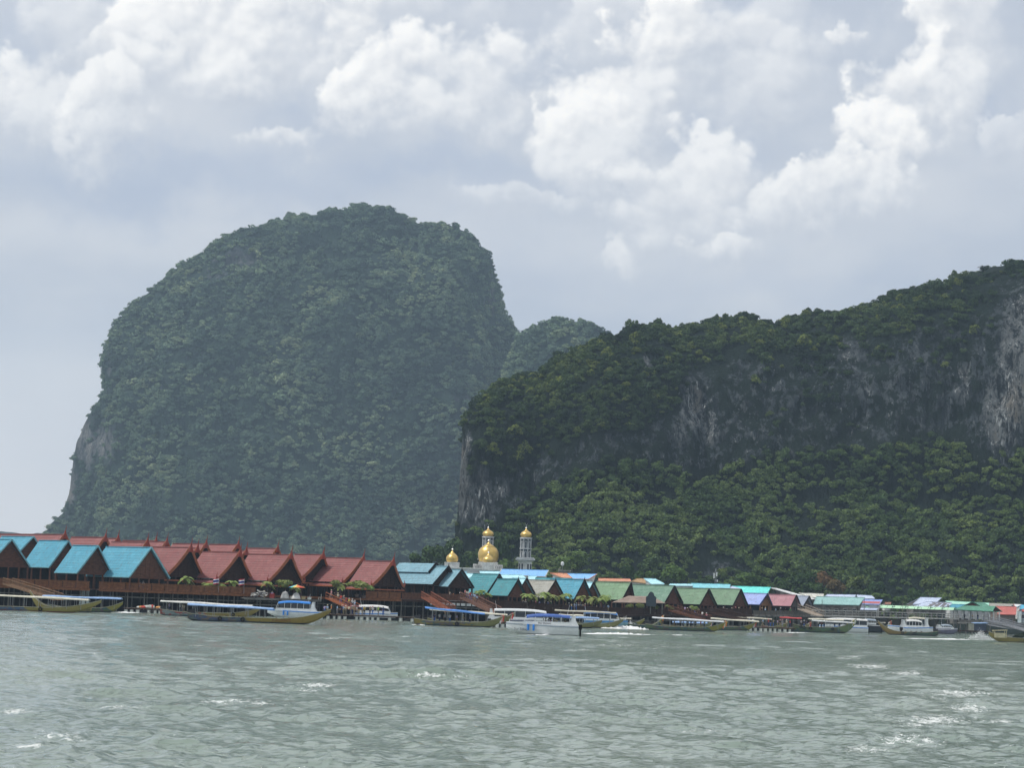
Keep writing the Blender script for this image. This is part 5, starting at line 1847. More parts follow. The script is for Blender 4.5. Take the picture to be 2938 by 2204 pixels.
# thatched shelter and dark notice board in front of the green halls
def shelter():
    Y = YF(1830) + 1.0
    a, b = P(*c6(700, 572), Y), P(*c6(1370, 582), Y)
    c = (a + b) / 2
    root = empty('thatched_shelter', (c.x, c.y, 0), 'low brown hipped shelter in front of the light green hall', 'shelter')
    o0 = Vector((c.x, c.y, 0))
    a, b = a - o0, b - o0
    t1, t2 = P(*c6(900, 488), Y + 2.5) - o0, P(*c6(1190, 497), Y + 2.5) - o0
    bk = Vector((0, 5, 0))
    m_ = MB()
    for k in range(5):
        f0, f1 = k / 5, (k + 1) / 5 + 0.03
        p = lambda q, e, f: q.lerp(e, min(1, f))
        up = Vector((0, -0.03, 0.03)) * 1
        m_.slab([p(t1, a, f0), p(t2, b, f0), p(t2, b, f1) + up, p(t1, a, f1) + up], 0.12)
    m_.slab([t1, a, a + bk], 0.12).slab([t2, b, b + bk], 0.12).slab([t1, t2, b + bk, a + bk], 0.12)
    m_.build('roof', THATCH, root)
    for k in range(5):
        q = a.lerp(b, 0.06 + 0.22 * k)
        MB().box((q.x, 0.5, q.z - 1.2), (0.22, 0.22, 2.4)).build('post', PILE, root)
    s = P(*c6(1186, 535), Y - 0.8)
    root = empty('notice_board', (s.x, s.y, s.z - 1.6), 'dark bell topped notice board at the shelter roof', 'sign')
    w_ = 1.95
    out = [(-w_ / 2 * 1.1, -1.5), (w_ / 2 * 1.1, -1.5), (w_ / 2 * 1.15, 0.5), (w_ * 0.36, 0.8), (w_ * 0.28, 1.3), (w_ * 0.1, 1.65), (-w_ * 0.1, 1.65), (-w_ * 0.28, 1.3), (-w_ * 0.36, 0.8), (-w_ / 2 * 1.15, 0.5)]
    MB().slab([Vector((x, 0, y + 1.6)) for x, y in out], 0.15, Vector((0, -1, 0))).build('board', mat('slate_board', (0.05, 0.07, 0.085), 0.7), root)
    MB().box((-0.8, 0.2, 0.0), (0.12, 0.12, 2.6)).build('leg', WOODD, root)
    MB().box((0.8, 0.2, 0.0), (0.12, 0.12, 2.6)).build('leg', WOODD, root)


shelter()


# ------------------------------------------------------------------ longtail boats
def hull_loft(L, beam, sheer, keel, wid, n=26, thick=0.06):
    """open boat hull: functions of t (0 stern .. 1 bow) for gunwale height, keel height and half width"""
    mb = MB()
    ring = []
    for k in range(n + 1):
        t = k / n
        x = (t - 0.5) * L
        s, b, w = sheer(t), keel(t), wid(t) * beam / 2
        h = s - b
        out = [(x, -w, s), (x, -w * 0.97, b + h * 0.62), (x, -w * 0.82, b + h * 0.28), (x, -w * 0.42, b + h * 0.05), (x, 0, b),
               (x, w * 0.42, b + h * 0.05), (x, w * 0.82, b + h * 0.28), (x, w * 0.97, b + h * 0.62), (x, w, s)]
        wi = max(w - thick, 0.01)
        inn = [(x, wi, s), (x, wi * 0.9, max(b + h * 0.35, b + 0.12)), (x, 0, max(b + h * 0.30, b + 0.10)), (x, -wi * 0.9, max(b + h * 0.35, b + 0.12)), (x, -wi, s)]
        ring.append(out + inn)
    m_ = len(ring[0])
    vs = [p for r in ring for p in r]
    fs = []
    for k in range(n):
        for i in range(m_):
            j = (i + 1) % m_
            fs.append((k * m_ + i, k * m_ + j, (k + 1) * m_ + j, (k + 1) * m_ + i))
    fs.append(tuple(range(m_)))
    fs.append(tuple(n * m_ + i for i in range(m_ - 1, -1, -1)))
    mb.add(vs, fs)
    return mb


HULLS = {
    'ochre': lambda: paint_hull('hull_grey_green_ochre', (0.10, 0.13, 0.12), [(0.06, 0.08, 0.16), (0.16, 0.12, 0.09)], (-1.5, (0.27, 0.20, 0.05))),
    'blue': lambda: paint_hull('hull_blue_ochre', (0.06, 0.11, 0.20), [(0.13, 0.14, 0.15), (0.18, 0.09, 0.07)], (1.5, (0.27, 0.23, 0.06)), keel=(0.12, 0.015, 0.03)),
    'green': lambda: paint_hull('hull_green', (0.09, 0.15, 0.08), [(0.10, 0.10, 0.05), (0.05, 0.09, 0.12)], (4.5, (0.16, 0.22, 0.10))),
    'yellow': lambda: paint_hull('hull_all_ochre', (0.21, 0.18, 0.07), [(0.17, 0.15, 0.06), (0.13, 0.11, 0.05)], (2.0, (0.24, 0.20, 0.06))),
    'red': lambda: paint_hull('hull_red_teal', (0.30, 0.06, 0.05), [(0.22, 0.26, 0.26), (0.10, 0.22, 0.24)], (0.0, (0.25, 0.20, 0.06))),
    'motley': lambda: paint_hull('hull_motley', (0.13, 0.11, 0.12), [(0.22, 0.18, 0.05), (0.06, 0.12, 0.12)], (3.0, (0.20, 0.20, 0.08))),
    'teal': lambda: paint_hull('hull_dark_teal', (0.05, 0.10, 0.11), [(0.09, 0.13, 0.06), (0.12, 0.08, 0.09)], (5.0, (0.26, 0.24, 0.05))),
    'ochre_bow': lambda: paint_hull('hull_green_ochre_bow', (0.07, 0.11, 0.08), [(0.05, 0.10, 0.07), (0.10, 0.10, 0.08)], (1.0, (0.24, 0.17, 0.06))),
}


def longtail(label, x0, x1, Y, hull, canopy=None, cpx=None, cpy=None, group='longtail boats at the village', bow=1, tyres=(), ribbons=None, seats=True, engine=True, bowh=2.5, yaw=0.0, low=1.0):
    """longtail boat between picture columns x0 and x1 at distance Y; bow=1 points right"""
    xa, xb = P(x0, 1740, Y).x, P(x1, 1740, Y).x
    L = (xb - xa) / math.cos(yaw)
    cx = (xa + xb) / 2
    root = empty('longtail_boat', (cx, Y, 0), label, 'boat', group, rz=(yaw if bow > 0 else math.pi + yaw))
    sh_f = lambda t: low * (0.72 + 0.32 * (max(0, 0.18 - t) / 0.18) + 0.10 * abs(t - 0.4)) + (bowh - 0.8) * max(0, (t - 0.62) / 0.38) ** 2.2
    kl_f = lambda t: -0.28 + 0.5 * (max(0, 0.08 - t) / 0.08) + (bowh - 0.15) * max(0, (t - 0.70) / 0.30) ** 2.4
    wd_f = lambda t: min(1.0, 0.55 + 3.0 * t) * (1 - max(0, (t - 0.58) / 0.42) ** 2.0) + 0.03
    hull_loft(L, 1.9, sh_f, kl_f, wd_f).build('hull', HULLS[hull](), root, smooth=False)
    g = MB()
    n = 22
    for s in (-1, 1):
        for k in range(n):
            t0, t1 = k / n, (k + 1) / n
            g.bar(((t0 - .5) * L, s * wd_f(t0) * 0.95, sh_f(t0) + 0.03), ((t1 - .5) * L + 0.02, s * wd_f(t1) * 0.95, sh_f(t1) + 0.03), 0.12, 0.09)
    g.build('gunwale', mat('pale_gunwale', (0.42, 0.41, 0.30), 0.7, var=0.3), root)
    if seats:
        sm = None
        for k in range(6):
            x = (-0.24 + 0.44 * k / 5) * L
            if sm is None:
                sm = MB().box((0, 0, 0.55), (0.35, 1.6, 0.06)).box((0.16, 0, 0.75), (0.05, 1.5, 0.4)).build('bench', WOOD, root)
                q = sm
            else:
                q = sm.copy()
                COL.objects.link(q)
            q.location = (x, 0, 0)
    if canopy:
        c0, c1 = cpx
        z0, z1 = cpy
        lx0, lx1 = P(c0, 1740, Y).x - cx, P(c1, 1740, Y).x - cx
        zz0, zz1 = P(c0, z0, Y).z, P(c1, z1, Y).z
        if bow < 0:
            lx0, lx1, zz0, zz1 = -lx1, -lx0, zz1, zz0
        c = MB()
        nn = 12
        top = []
        for k in range(nn + 1):
            t = k / nn
            x = lx0 + (lx1 - lx0) * t
            z = zz0 + (zz1 - zz0) * t + 0.05 * math.sin(t * 9 + L)
            top.append([(x, y, z - 0.22 * (y / 1.05) ** 2) for y in (-1.05, -0.6, 0, 0.6, 1.05)])
        vs = [p for r in top for p in r] + [(p[0], p[1], p[2] - 0.07) for r in top for p in r]
        o_ = (nn + 1) * 5
        fs = []
        for k in range(nn):
            for i in range(4):
                a_ = k * 5 + i
                fs.append((a_, a_ + 1, a_ + 6, a_ + 5))
                fs.append((o_ + a_, o_ + a_ + 5, o_ + a_ + 6, o_ + a_ + 1))
            for i in (0, 4):
                a_ = k * 5 + i
                fs.append((a_, a_ + 5, o_ + a_ + 5, o_ + a_))
        for k in (0, nn):
            for i in range(4):
                a_ = k * 5 + i
                fs.append((a_, a_ + 1, o_ + a_ + 1, o_ + a_))
        c.add(vs, fs)
        c.build('canopy', canopy, root)
        v_ = MB()
        for s in (-1, 1):
            v_.bar((lx0, s * 1.04, zz0 - 0.28), (lx1, s * 1.04, zz1 - 0.28), 0.05, 0.12)
        v_.build('canopy_valance', canopy, root)
        npost = max(4, int((lx1 - lx0) / 2.2))
        for k in range(npost):
            t = (k + 0.5) / npost
            x = lx0 + (lx1 - lx0) * t
            for s in (-1, 1):
                MB().bar((x, s * 0.88, 0.6), (x, s * 0.98, zz0 + (zz1 - zz0) * t - 0.2), 0.06).build('canopy_post', METAL, root)
    if engine:
        e = MB()
        x = -0.5 * L + 0.5
        e.box((x, 0, 1.3), (1.0, 0.6, 0.55)).box((x + 0.3, 0, 1.65), (0.4, 0.4, 0.25)).tube((x, 0, 0.9), (x, 0, 1.2), 0.12, 0.12)
        e.build('engine', mat('grimy_engine', (0.05, 0.05, 0.055), 0.5, 0.4, 0.5), root)
        MB().tube((x - 0.4, 0, 1.3), (x - 3.2, 0.3, 0.15), 0.05, 0.04, 5).tube((x + 0.5, 0, 1.5), (x + 1.5, 0.1, 1.7), 0.03, 0.03, 5).build('propeller_shaft', mat('dull_iron', (0.10, 0.09, 0.08), 0.7), root)
    tm = None
    for t in tyres:
        k = MB()
        w_ = wd_f(t) * 0.95 + 0.06
        xc, zc_ = (t - .5) * L, sh_f(t) - 0.28
        side = -1 if bow > 0 else 1
        for i in range(10):
            a0, a1 = i * 0.6283, (i + 1) * 0.6283
            k.tube((xc + .27 * math.cos(a0), side * (w_ + .06), zc_ + .27 * math.sin(a0)), (xc + .27 * math.cos(a1), side * (w_ + .06), zc_ + .27 * math.sin(a1)), 0.10, 0.10, 5)
        k.build('tyre_fender', RUBBER, root)
    if ribbons:
        rb = MB()
        t = 0.975
        xc, zc_ = (t - .5) * L, sh_f(t) + 0.05
        for i in range(3):
            rb.mat(i % len(ribbons)).tube((xc - 0.25 * i, 0, zc_ - 0.2 * i - 0.1), (xc - 0.12 - 0.25 * i, 0, zc_ - 0.2 * i + 0.12), 0.17, 0.15, 7)
            rb.slab([Vector((xc - .25 * i, -.16, zc_ - .2 * i)), Vector((xc - .25 * i + .16, -.16, zc_ - .2 * i)), Vector((xc - .25 * i + .05, -.3, zc_ - .2 * i - 1.0)), Vector((xc - .25 * i - .12, -.3, zc_ - .2 * i - .9))], 0.02)
        rb.build('bow_ribbons', ribbons, root)
    root['length_m'] = round(L, 1)
    return root


RIB1 = [mat('red_ribbon', (0.6, 0.04, 0.04)), mat('pale_pink_ribbon', (0.75, 0.45, 0.42)), mat('white_ribbon', (0.75, 0.75, 0.72))]
RIB2 = [mat('orange_ribbon', (0.75, 0.22, 0.05)), mat('cream_ribbon', (0.75, 0.68, 0.5))]
RIB3 = [mat('white_ribbon', (0.75, 0.75, 0.72)), mat('yellow_ribbon', (0.75, 0.6, 0.1))]

longtail('boat with blue flanks, ochre bow and long cream canopy at the left picture edge', -170, 290, 387, 'blue', CREAM, (-110, 255), (1700, 1719), tyres=(0.63,), bowh=2.3)
longtail('ochre wooden boat with raised bow behind the cream canopy', 84, 262, 402, 'yellow', None, bow=-1, engine=False, bowh=3.4, low=1.1)
longtail('wooden boat with faded blue canopy reaching past the ochre bow', 140, 352, 412, 'teal', LBLUE, (122, 349), (1708, 1716), bowh=2.0)
longtail('wooden boat with red and teal stern and long white canopy behind the blue canopy', 461, 745, 398, 'red', mat('off_white_canvas', (0.62, 0.62, 0.58), 0.8), (461, 725), (1722, 1737), tyres=(0.35, 0.74), bowh=1.9)
lt = longtail('foreground longtail boat with ochre bow and long faded blue canopy', 541, 950, 345, 'ochre', LBLUE, (540, 786), (1731, 1744), tyres=(0.23, 0.39), bowh=2.4)
longtail('motley painted boat with blue canopy before the dark deck', 1190, 1452, 388, 'motley', BLUEC, (1220, 1392), (1741, 1759), tyres=(0.47,), ribbons=RIB1, bowh=2.2)
longtail('boat with long cream canopy just behind the blue canopy', 1228, 1478, 402, 'motley', CREAM, (1233, 1457), (1746, 1762), ribbons=RIB1, bowh=2.6)
longtail('grey brown boat bow poking out between the two speedboats', 1508, 1729, 430, 'motley', LBLUE, (1592, 1720), (1768, 1772), bowh=1.6, engine=False)
longtail('boat with long beige canopy behind the large white speedboat', 1560, 1790, 442, 'motley', mat('beige_canvas', (0.44, 0.42, 0.34), 0.8), (1592, 1768), (1749, 1757), bowh=1.9)
longtail('dark green boat with wreathed stern right of the splashing speedboat', 1792, 1906, 462, 'teal', None, ribbons=RIB2, bowh=2.8, seats=False)
longtail('long dark teal boat with ochre bow and thin white canopy', 1853, 2090, 445, 'teal', mat('pale_canvas', (0.60, 0.62, 0.63), 0.7), (1872, 2077), (1770, 1782), ribbons=RIB2, bowh=2.2)
longtail('boat with ochre bow end moored right of the thin white canopy', 1990, 2174, 490, 'teal', CREAM, (2040, 2178), (1773, 1782), ribbons=RIB1, bowh=2.1)
longtail('large green and blue hulled boat with raised stern left of the dark speedboat', 2276, 2458, 508, 'green', mat('grey_white_canvas', (0.50, 0.52, 0.52), 0.7), (2330, 2450), (1779, 1786), tyres=(0.12, 0.17, 0.27, 0.62), ribbons=RIB3, bowh=2.9, low=1.6)
longtail('boat with ochre bow pointing left below the small white canopied boat', 2520, 2692, 520, 'ochre_bow', None, bow=-1, ribbons=None, tyres=(0.4, 0.6), bowh=3.0)
longtail('boat with wide beige canopy behind the crowded pontoon', 2070, 2262, 512, 'motley', mat('beige_canvas', (0.44, 0.42, 0.34), 0.8), (2088, 2215), (1768, 1775), bowh=2.0)
longtail('boat with red and white canopy behind the pontoon at the grey deck', 2190, 2330, 524, 'red', mat('red_canvas', (0.50, 0.07, 0.07), 0.7), (2238, 2300), (1770, 1773), bowh=2.2, ribbons=RIB1)
longtail('dark boat with low beige canopy between the blue canopied speedboat and the long deck', 1700, 1850, 478, 'teal', mat('beige_canvas', (0.44, 0.42, 0.34), 0.8), (1716, 1812), (1770, 1774), bowh=1.9)
longtail('dark wooden boat with faded canopy moored behind the thin white canopy', 1880, 2050, 474, 'motley', LBLUE, (1930, 2030), (1783, 1786), bowh=2.0, ribbons=RIB1)
longtail('brown boat with pale canopy behind the stern of the large white speedboat', 1590, 1716, 466, 'motley', CREAM, (1604, 1700), (1762, 1766), bowh=2.3)
longtail('dark boat with pale tarpaulin roof behind the large green hulled boat', 2300, 2440, 534, 'ochre', CREAM, (2320, 2420), (1774, 1778), bowh=2.3, ribbons=RIB3)
longtail('low dark boat with bow ribbons beside the dark hulled speedboat', 2440, 2560, 590, 'teal', mat('beige_canvas', (0.44, 0.42, 0.34), 0.8), (2470, 2540), (1783, 1786), bowh=3.0, ribbons=RIB1)
NB = longtail('boat with cream bow cabin heaped with dark greenery at the right picture edge', 2838, 3050, 438, 'yellow', None, bow=-1, engine=False, seats=False, bowh=1.8, low=1.2)


# ------------------------------------------------------------------ speedboats
def speedboat(label, x0, x1, Y, hullm, canopy, bow=-1, stripe=BLUEB, top_px=None, seats=6, windows=True, fenders=0, arch=True, group='speedboats', rake=True, hh=1.35, cl=(0.22, 0.80), ztop=2.75):
    xa, xb = P(x0, 1740, Y).x, P(x1, 1740, Y).x
    L = xb - xa
    cx = (xa + xb) / 2
    root = empty('speedboat', (cx, Y, 0), label, 'boat', group, rz=0 if bow > 0 else math.pi)
    sh_f = lambda t: hh + 0.35 * max(0, t - 0.3)
    kl_f = lambda t: -0.35 + 1.15 * max(0, (t - 0.62) / 0.38) ** 1.7
    wd_f = lambda t: (1 - max(0, (t - 0.5) / 0.5) ** 2.3) * 0.98 + 0.02
    hull_loft(L, 2.9, sh_f, kl_f, wd_f, 20, 0.25).build('hull', hullm, root)
    g = MB()
    for s in (-1, 1):
        for k in range(16):
            t0, t1 = k / 16, (k + 1) / 16
            g.bar(((t0 - .5) * L, s * (wd_f(t0) * 1.44 + .02), sh_f(t0) - 0.22), ((t1 - .5) * L, s * (wd_f(t1) * 1.44 + .02), sh_f(t1) - 0.22), 0.06, 0.14)
    g.build('hull_stripe', stripe, root)
    d_ = MB()
    for k in range(10):
        t0, t1 = 0.66 + 0.034 * k, 0.66 + 0.034 * (k + 1)
        d_.slab([((t0 - .5) * L, -wd_f(t0) * 1.40, sh_f(t0) - 0.05), ((t1 - .5) * L, -wd_f(t1) * 1.40, sh_f(t1) - 0.05), ((t1 - .5) * L, wd_f(t1) * 1.40, sh_f(t1) - 0.05), ((t0 - .5) * L, wd_f(t0) * 1.40, sh_f(t0) - 0.05)], 0.08, Vector((0, 0, 1)))
    d_.build('fore_deck', WHITE, root)
    lx0, lx1 = (cl[0] - .5) * L, (cl[1] - .5) * L
    # canopy with rounded sides
    c = MB()
    nn, sec = 8, [(-1.35, -0.30), (-1.25, -0.08), (-0.7, 0.04), (0, 0.08), (0.7, 0.04), (1.25, -0.08), (1.35, -0.30)]
    vs, fs = [], []
    for k in range(nn + 1):
        t = k / nn
        x = lx0 + (lx1 - lx0) * t
        z = ztop + 0.12 * math.sin(t * 3.1) - 0.25 * max(0, t - 0.8) * 3
        vs += [(x, y, z + q) for y, q in sec]
    m_ = len(sec)
    off = len(vs)
    vs += [(a, b * 0.97, c_ - 0.07) for a, b, c_ in vs]
    for k in range(nn):
        for i in range(m_ - 1):
            a = k * m_ + i
            fs.append((a, a + 1, a + m_ + 1, a + m_))
            fs.append((off + a, off + a + m_, off + a + m_ + 1, off + a + 1))
        for i in (0, m_ - 1):
            a = k * m_ + i
            fs.append((a, a + m_, off + a + m_, off + a))
    for k in (0, nn):
        for i in range(m_ - 1):
            a = k * m_ + i
            fs.append((a, a + 1, off + a + 1, off + a))
    c.add(vs, fs)
    c.build('canopy', canopy, root)
    for k in range(6):
        t = k / 5
        x = lx0 + (lx1 - lx0) * t
        dx = 0.35 if k == 5 else 0.0
        for s in (-1, 1):
            MB().bar((x + dx * 1.4, s * 1.28, hh), (x, s * 1.30, ztop - 0.25), 0.07).build('canopy_post', WHITE, root)
    if windows:
        for s in (-1, 1):
            w_ = MB()
            for k in range(5):
                xa_ = lx0 + (lx1 - lx0) * (k / 5) + 0.12
                xb_ = lx0 + (lx1 - lx0) * ((k + 1) / 5) - 0.12
                w_.slab([(xa_, s * 1.26, hh + 0.35), (xb_, s * 1.26, hh + 0.35), (xb_, s * 1.24, ztop - 0.35), (xa_, s * 1.24, ztop - 0.35)], 0.03, Vector((0, s, 0)))
            w_.build('side_window', GLASS, root)
        MB().slab([(lx1 + 0.75, -1.15, hh + 0.3), (lx1 + 0.75, 1.15, hh + 0.3), (lx1 + 0.05, 1.1, ztop - 0.3), (lx1 + 0.05, -1.1, ztop - 0.3)], 0.04).build('windscreen', GLASS, root)
    cw = MB()
    for s in (-1, 1):
        cw.slab([(lx0, s * 1.34, hh - 0.1), (lx1 + 0.5, s * 1.30, hh - 0.1), (lx1 + 0.4, s * 1.30, hh + 0.42), (lx0, s * 1.34, hh + 0.42)], 0.08, Vector((0, s, 0)))
    cw.build('coaming', WHITE, root)
    for k in range(seats):
        x = lx0 + (lx1 - lx0) * (k + 0.5) / seats
        MB().box((x, 0, hh - 0.1), (0.45, 2.1, 0.12)).box((x - 0.22, 0, hh + 0.2), (0.1, 2.1, 0.6)).build('seat', mat('seat_vinyl', (0.35, 0.38, 0.42)), root)
    if arch:
        a_ = MB()
        for s in (-1, 1):
            a_.slab([(lx0 - 1.2, s * 1.30, hh), (lx0 + 0.1, s * 1.30, hh), (lx0 - 0.1, s * 1.28, hh + 0.55), (lx0 - 0.35, s * 1.26, ztop - 0.1), (lx0 - 0.75, s * 1.26, ztop + 0.1), (lx0 - 0.8, s * 1.28, hh + 0.7)], 0.1, Vector((0, s, 0)))
        a_.box((lx0 - 0.55, 0, ztop), (0.35, 2.6, 0.12))
        a_.build('stern_arch', WHITE, root)
    for k in range(3):
        y = -0.7 + 0.7 * k
        MB().box((-L / 2 - 0.25, y, 1.25), (0.5, 0.4, 0.65)).box((-L / 2 - 0.3, y, 0.5), (0.22, 0.2, 1.1)).build('outboard_motor', RUBBER, root)
    for k in range(fenders):
        t = 0.62 + 0.075 * k
        s = 1 if bow < 0 else -1
        MB().tube(((t - .5) * L, s * (wd_f(t) * 1.45 + 0.16), sh_f(t) - 0.15), ((t - .5) * L, s * (wd_f(t) * 1.45 + 0.16), sh_f(t) - 1.0), 0.15, 0.15, 8).build('fender', BLUEB, root)
    MB().tube((lx0 + 0.4, 0.5, ztop), (lx0 + 0.1, 0.5, ztop + 1.5), 0.03, 0.015, 5).build('antenna', WHITE, root)
    return root


sb = speedboat('moored speedboat with bright blue canopy behind the longtail bow', 768, 926, 432, WHITE, BLUEB, bow=-1, fenders=2, ztop=3.0)
speedboat('speedboat with plain white canopy beside the crowded pontoon', 1018, 1142, 445, WHITE, mat('white_canopy', (0.82, 0.82, 0.80), 0.5), bow=1, windows=False, stripe=BLUEB, ztop=2.7, cl=(0.1, 0.78), arch=False)
sk = speedboat('large white speedboat under way with dark blue canopy in front of all boats', 1454, 1661, 322, WHITE, mat('dark_blue_canvas', (0.06, 0.13, 0.40), 0.6), bow=-1, fenders=2, stripe=mat('grey_blue_line', (0.30, 0.36, 0.42)), windows=False, cl=(0.12, 0.72), ztop=2.75, hh=1.45, seats=8)
speedboat('speedboat with long white canopy partly hidden behind the large white speedboat', 1410, 1585, 408, WHITE, WHITE, bow=1, ztop=3.05, cl=(0.05, 0.9), stripe=NAVY)
speedboat('speedboat with blue canopy and slanted windows throwing up white spray', 1676, 1803, 452, mat('blue_hull_paint', (0.22, 0.40, 0.50), 0.35, 0.5, var=0.15), BLUEC, bow=1, ztop=2.95, cl=(0.0, 0.75), arch=False)
speedboat('dark hulled speedboat with white coaming moored right of the green boat', 2462, 2526, 560, DARKB, mat('grey_blue_canopy', (0.32, 0.38, 0.44), 0.6), bow=-1, windows=False, stripe=WHITE, hh=1.9, ztop=3.1, arch=False)
speedboat('white speedboat with long flat white roof behind the green hulled boat', 2350, 2490, 545, WHITE, mat('white_canopy', (0.82, 0.82, 0.80), 0.5), bow=-1, ztop=3.1, cl=(0.02, 0.85), arch=False)
speedboat('blue and white speedboat with small white roof above the ochre bow', 2590, 2678, 548, WHITE, mat('white_canopy', (0.82, 0.82, 0.80), 0.5), bow=1, ztop=3.3, cl=(0.1, 0.6), hh=1.7)
speedboat('speedboat with curved cream roof moored behind the ochre bowed boat', 2548, 2664, 575, WHITE, CREAM, bow=-1, ztop=3.9, cl=(0.1, 0.5), hh=1.7)
speedboat('grey speedboat without roof poles left of the floating hut', 2684, 2748, 598, mat('purple_grey_hull', (0.16, 0.15, 0.22), 0.5), mat('grey_blue_canopy', (0.32, 0.38, 0.44), 0.6), bow=1, windows=True, stripe=WHITE, ztop=2.3, cl=(0.25, 0.72), arch=True)


def lettering(txt, parent, loc, rot, size, m_):
    cu = bpy.data.curves.new('lettering', 'FONT')
    cu.body = txt
    cu.size = size
    cu.extrude = 0.01
    o = bpy.data.objects.new('lettering', cu)
    COL.objects.link(o)
    dg = bpy.context.evaluated_depsgraph_get()
    me = bpy.data.meshes.new_from_object(o.evaluated_get(dg))
    bpy.data.objects.remove(o)
    bpy.data.curves.remove(cu)
    me.name = 'lettering'
    q = link('lettering', me, m_, parent)
    q.location, q.rotation_euler = loc, rot
    return q


INK = mat('dark_ink_paint', (0.06, 0.07, 0.10), 0.6)
Lk = sk['length_m'] if 'length_m' in sk.keys() else 9.9
lettering('Star Sidney', sk, (3.9, 1.30, 0.62), (math.pi / 2, 0.04, math.pi), 0.42, INK)
lettering('Star Shinsea', sk, (0.6, 1.40, 1.52), (math.pi / 2, 0, math.pi), 0.36, INK)
lettering('ก สมเจตนารี', lt, (2.0, -0.97, 0.28), (math.pi / 2, -0.03, 0), 0.55, mat('red_brown_ink', (0.22, 0.07, 0.02), 0.6))

# the cabin and greenery on the right edge boat, floating hut
cb = MB()
Ln = NB['length_m']
x_ = Ln * 0.5 - 1.5
cb.slab([(x_ - 1.9, -0.9, 2.35), (x_ + 0.7, -0.9, 2.2), (x_ + 0.7, 0.9, 2.2), (x_ - 1.9, 0.9, 2.35)], 0.1, Vector((0, 0, 1)))
for a in (x_ - 1.7, x_ + 0.5):
    for s in (-0.75, 0.75):
        cb.box((a, s, 1.55), (0.12, 0.12, 1.4))
cb.box((x_ - 0.6, 0, 1.3), (1.9, 1.5, 0.9))
cb.build('cabin', mat('cream_paint', (0.62, 0.56, 0.36), 0.6), NB)
cm = crown_mesh('greenery_mesh', 91, 6, 700, 0.09, 0.6, mat('dark_leaves', (0.02, 0.035, 0.018), 0.8), 0.6, 0.5)
for (dx, s) in ((-4.5, 1.7), (-8.5, 1.9)):
    q = link('greenery', cm, None, NB)
    q.location, q.scale = (x_ + dx, 0, 1.2), (s, 0.9, s * 0.8)

hy = 628
a, b = P(2750, 1806, hy), P(2830, 1808, hy)
ht = empty('floating_hut', ((a.x + b.x) / 2, hy, 0), 'small floating hut with pale box cabin and blue tarpaulin below the pavilion', 'hut')
wd = b.x - a.x
zt = P(2790, 1789, hy).z
MB().box((0, 0, 0.75), (wd, 4, 0.3)).build('raft', WOODD, ht)
MB().slab([(-wd / 2, -2, zt), (0, -2, zt + 0.05), (0, 2, zt + .05), (-wd / 2, 2, zt)], 0.12, Vector((0, 0, 1))).build('roof', CONC, ht)
MB().slab([(0.1, -2.1, zt + 0.05), (wd / 2, -2.1, zt + 0.25), (wd / 2, 2, zt + .35), (0.1, 2, zt + 0.2)], 0.2, Vector((0, 0, 1))).build('tarpaulin', LBLUE, ht)
MB().box((-0.6, 0, (zt + 0.8) / 2 + 0.1), (1.5, 2.6, zt - 0.95)).build('cabin', CREAM, ht)
MB().box((wd / 4, 0.2, (zt + 0.8) / 2 + 0.1), (wd / 2 - 0.4, 2.4, zt - 0.95)).build('cabin', mat('blue_brown_board', (0.10, 0.12, 0.18)), ht)
for sx in (-wd / 2 + 0.2, wd / 2 - 0.2):
    MB().box((sx, -1.8, zt / 2 + 0.3), (0.14, 0.14, zt - 0.5)).build('post', PILE, ht)


# ------------------------------------------------------------------ floating pontoons
def pontoon(label, x0, x1, Y, w=3.0, sp=1.05, colours=(BARREL,)):
    a, b = P(x0, 1770, Y).x, P(x1, 1770, Y).x
    L = b - a
    root = empty('pontoon', ((a + b) / 2, Y, 0), label, 'pontoon', 'floating pontoons')
    npl = max(4, int(L / 1.2))
    pm = None
    for k in range(npl):
        x = -L / 2 + L * (k + .5) / npl
        if pm is None:
            pm = MB().box((0, w / 2, 0), (L / npl * 0.96, w, 0.09)).build('plank', mat('grey_plank', (0.20, 0.17, 0.14), 0.8, var=0.4), root)
            q = pm
        else:
            q = pm.copy()
            COL.objects.link(q)
        q.location = (x, 0, 0.86 + R.uniform(-.015, .015))
    MB().box((0, 0.0, 0.74), (L, 0.12, 0.16)).box((0, w, 0.74), (L, 0.12, 0.16)).build('frame', WOODD, root)
    nb = int(L / sp)
    bm_ = None
    for k in range(nb):
        if R.random() < 0.12:
            continue
        x = -L / 2 + sp * (k + .5) + R.uniform(-.08, .08)
        if bm_ is None:
            bm_ = MB().tube((0, 0, -0.38), (0, 0, 0.38), 0.36, 0.36, 10).build('float_barrel', BARREL, root)
            q = bm_
        else:
            q = bm_.copy()
            COL.objects.link(q)
        q.location = (x, 0.32, 0.22 + R.uniform(-.05, .05))
        s = R.uniform(0.85, 1.05)
        q.scale = (s * R.uniform(.8, 1.15), s, s)
    MB().box((0, w / 2, 0.3), (L - 0.2, w - 1.3, 0.5)).build('inner_float', DARKB, root)
    return root


pontoon('long pontoon on white barrels crowded with visitors below the red halls', 934, 1194, 438)
pontoon('pontoon on white barrels between the left boats', 352, 482, 424)
pontoon('short pontoon on white floats left of the large white speedboat', 1400, 1454, 398)
pontoon('pontoon on white floats below the pink and lavender halls', 2120, 2282, 500)

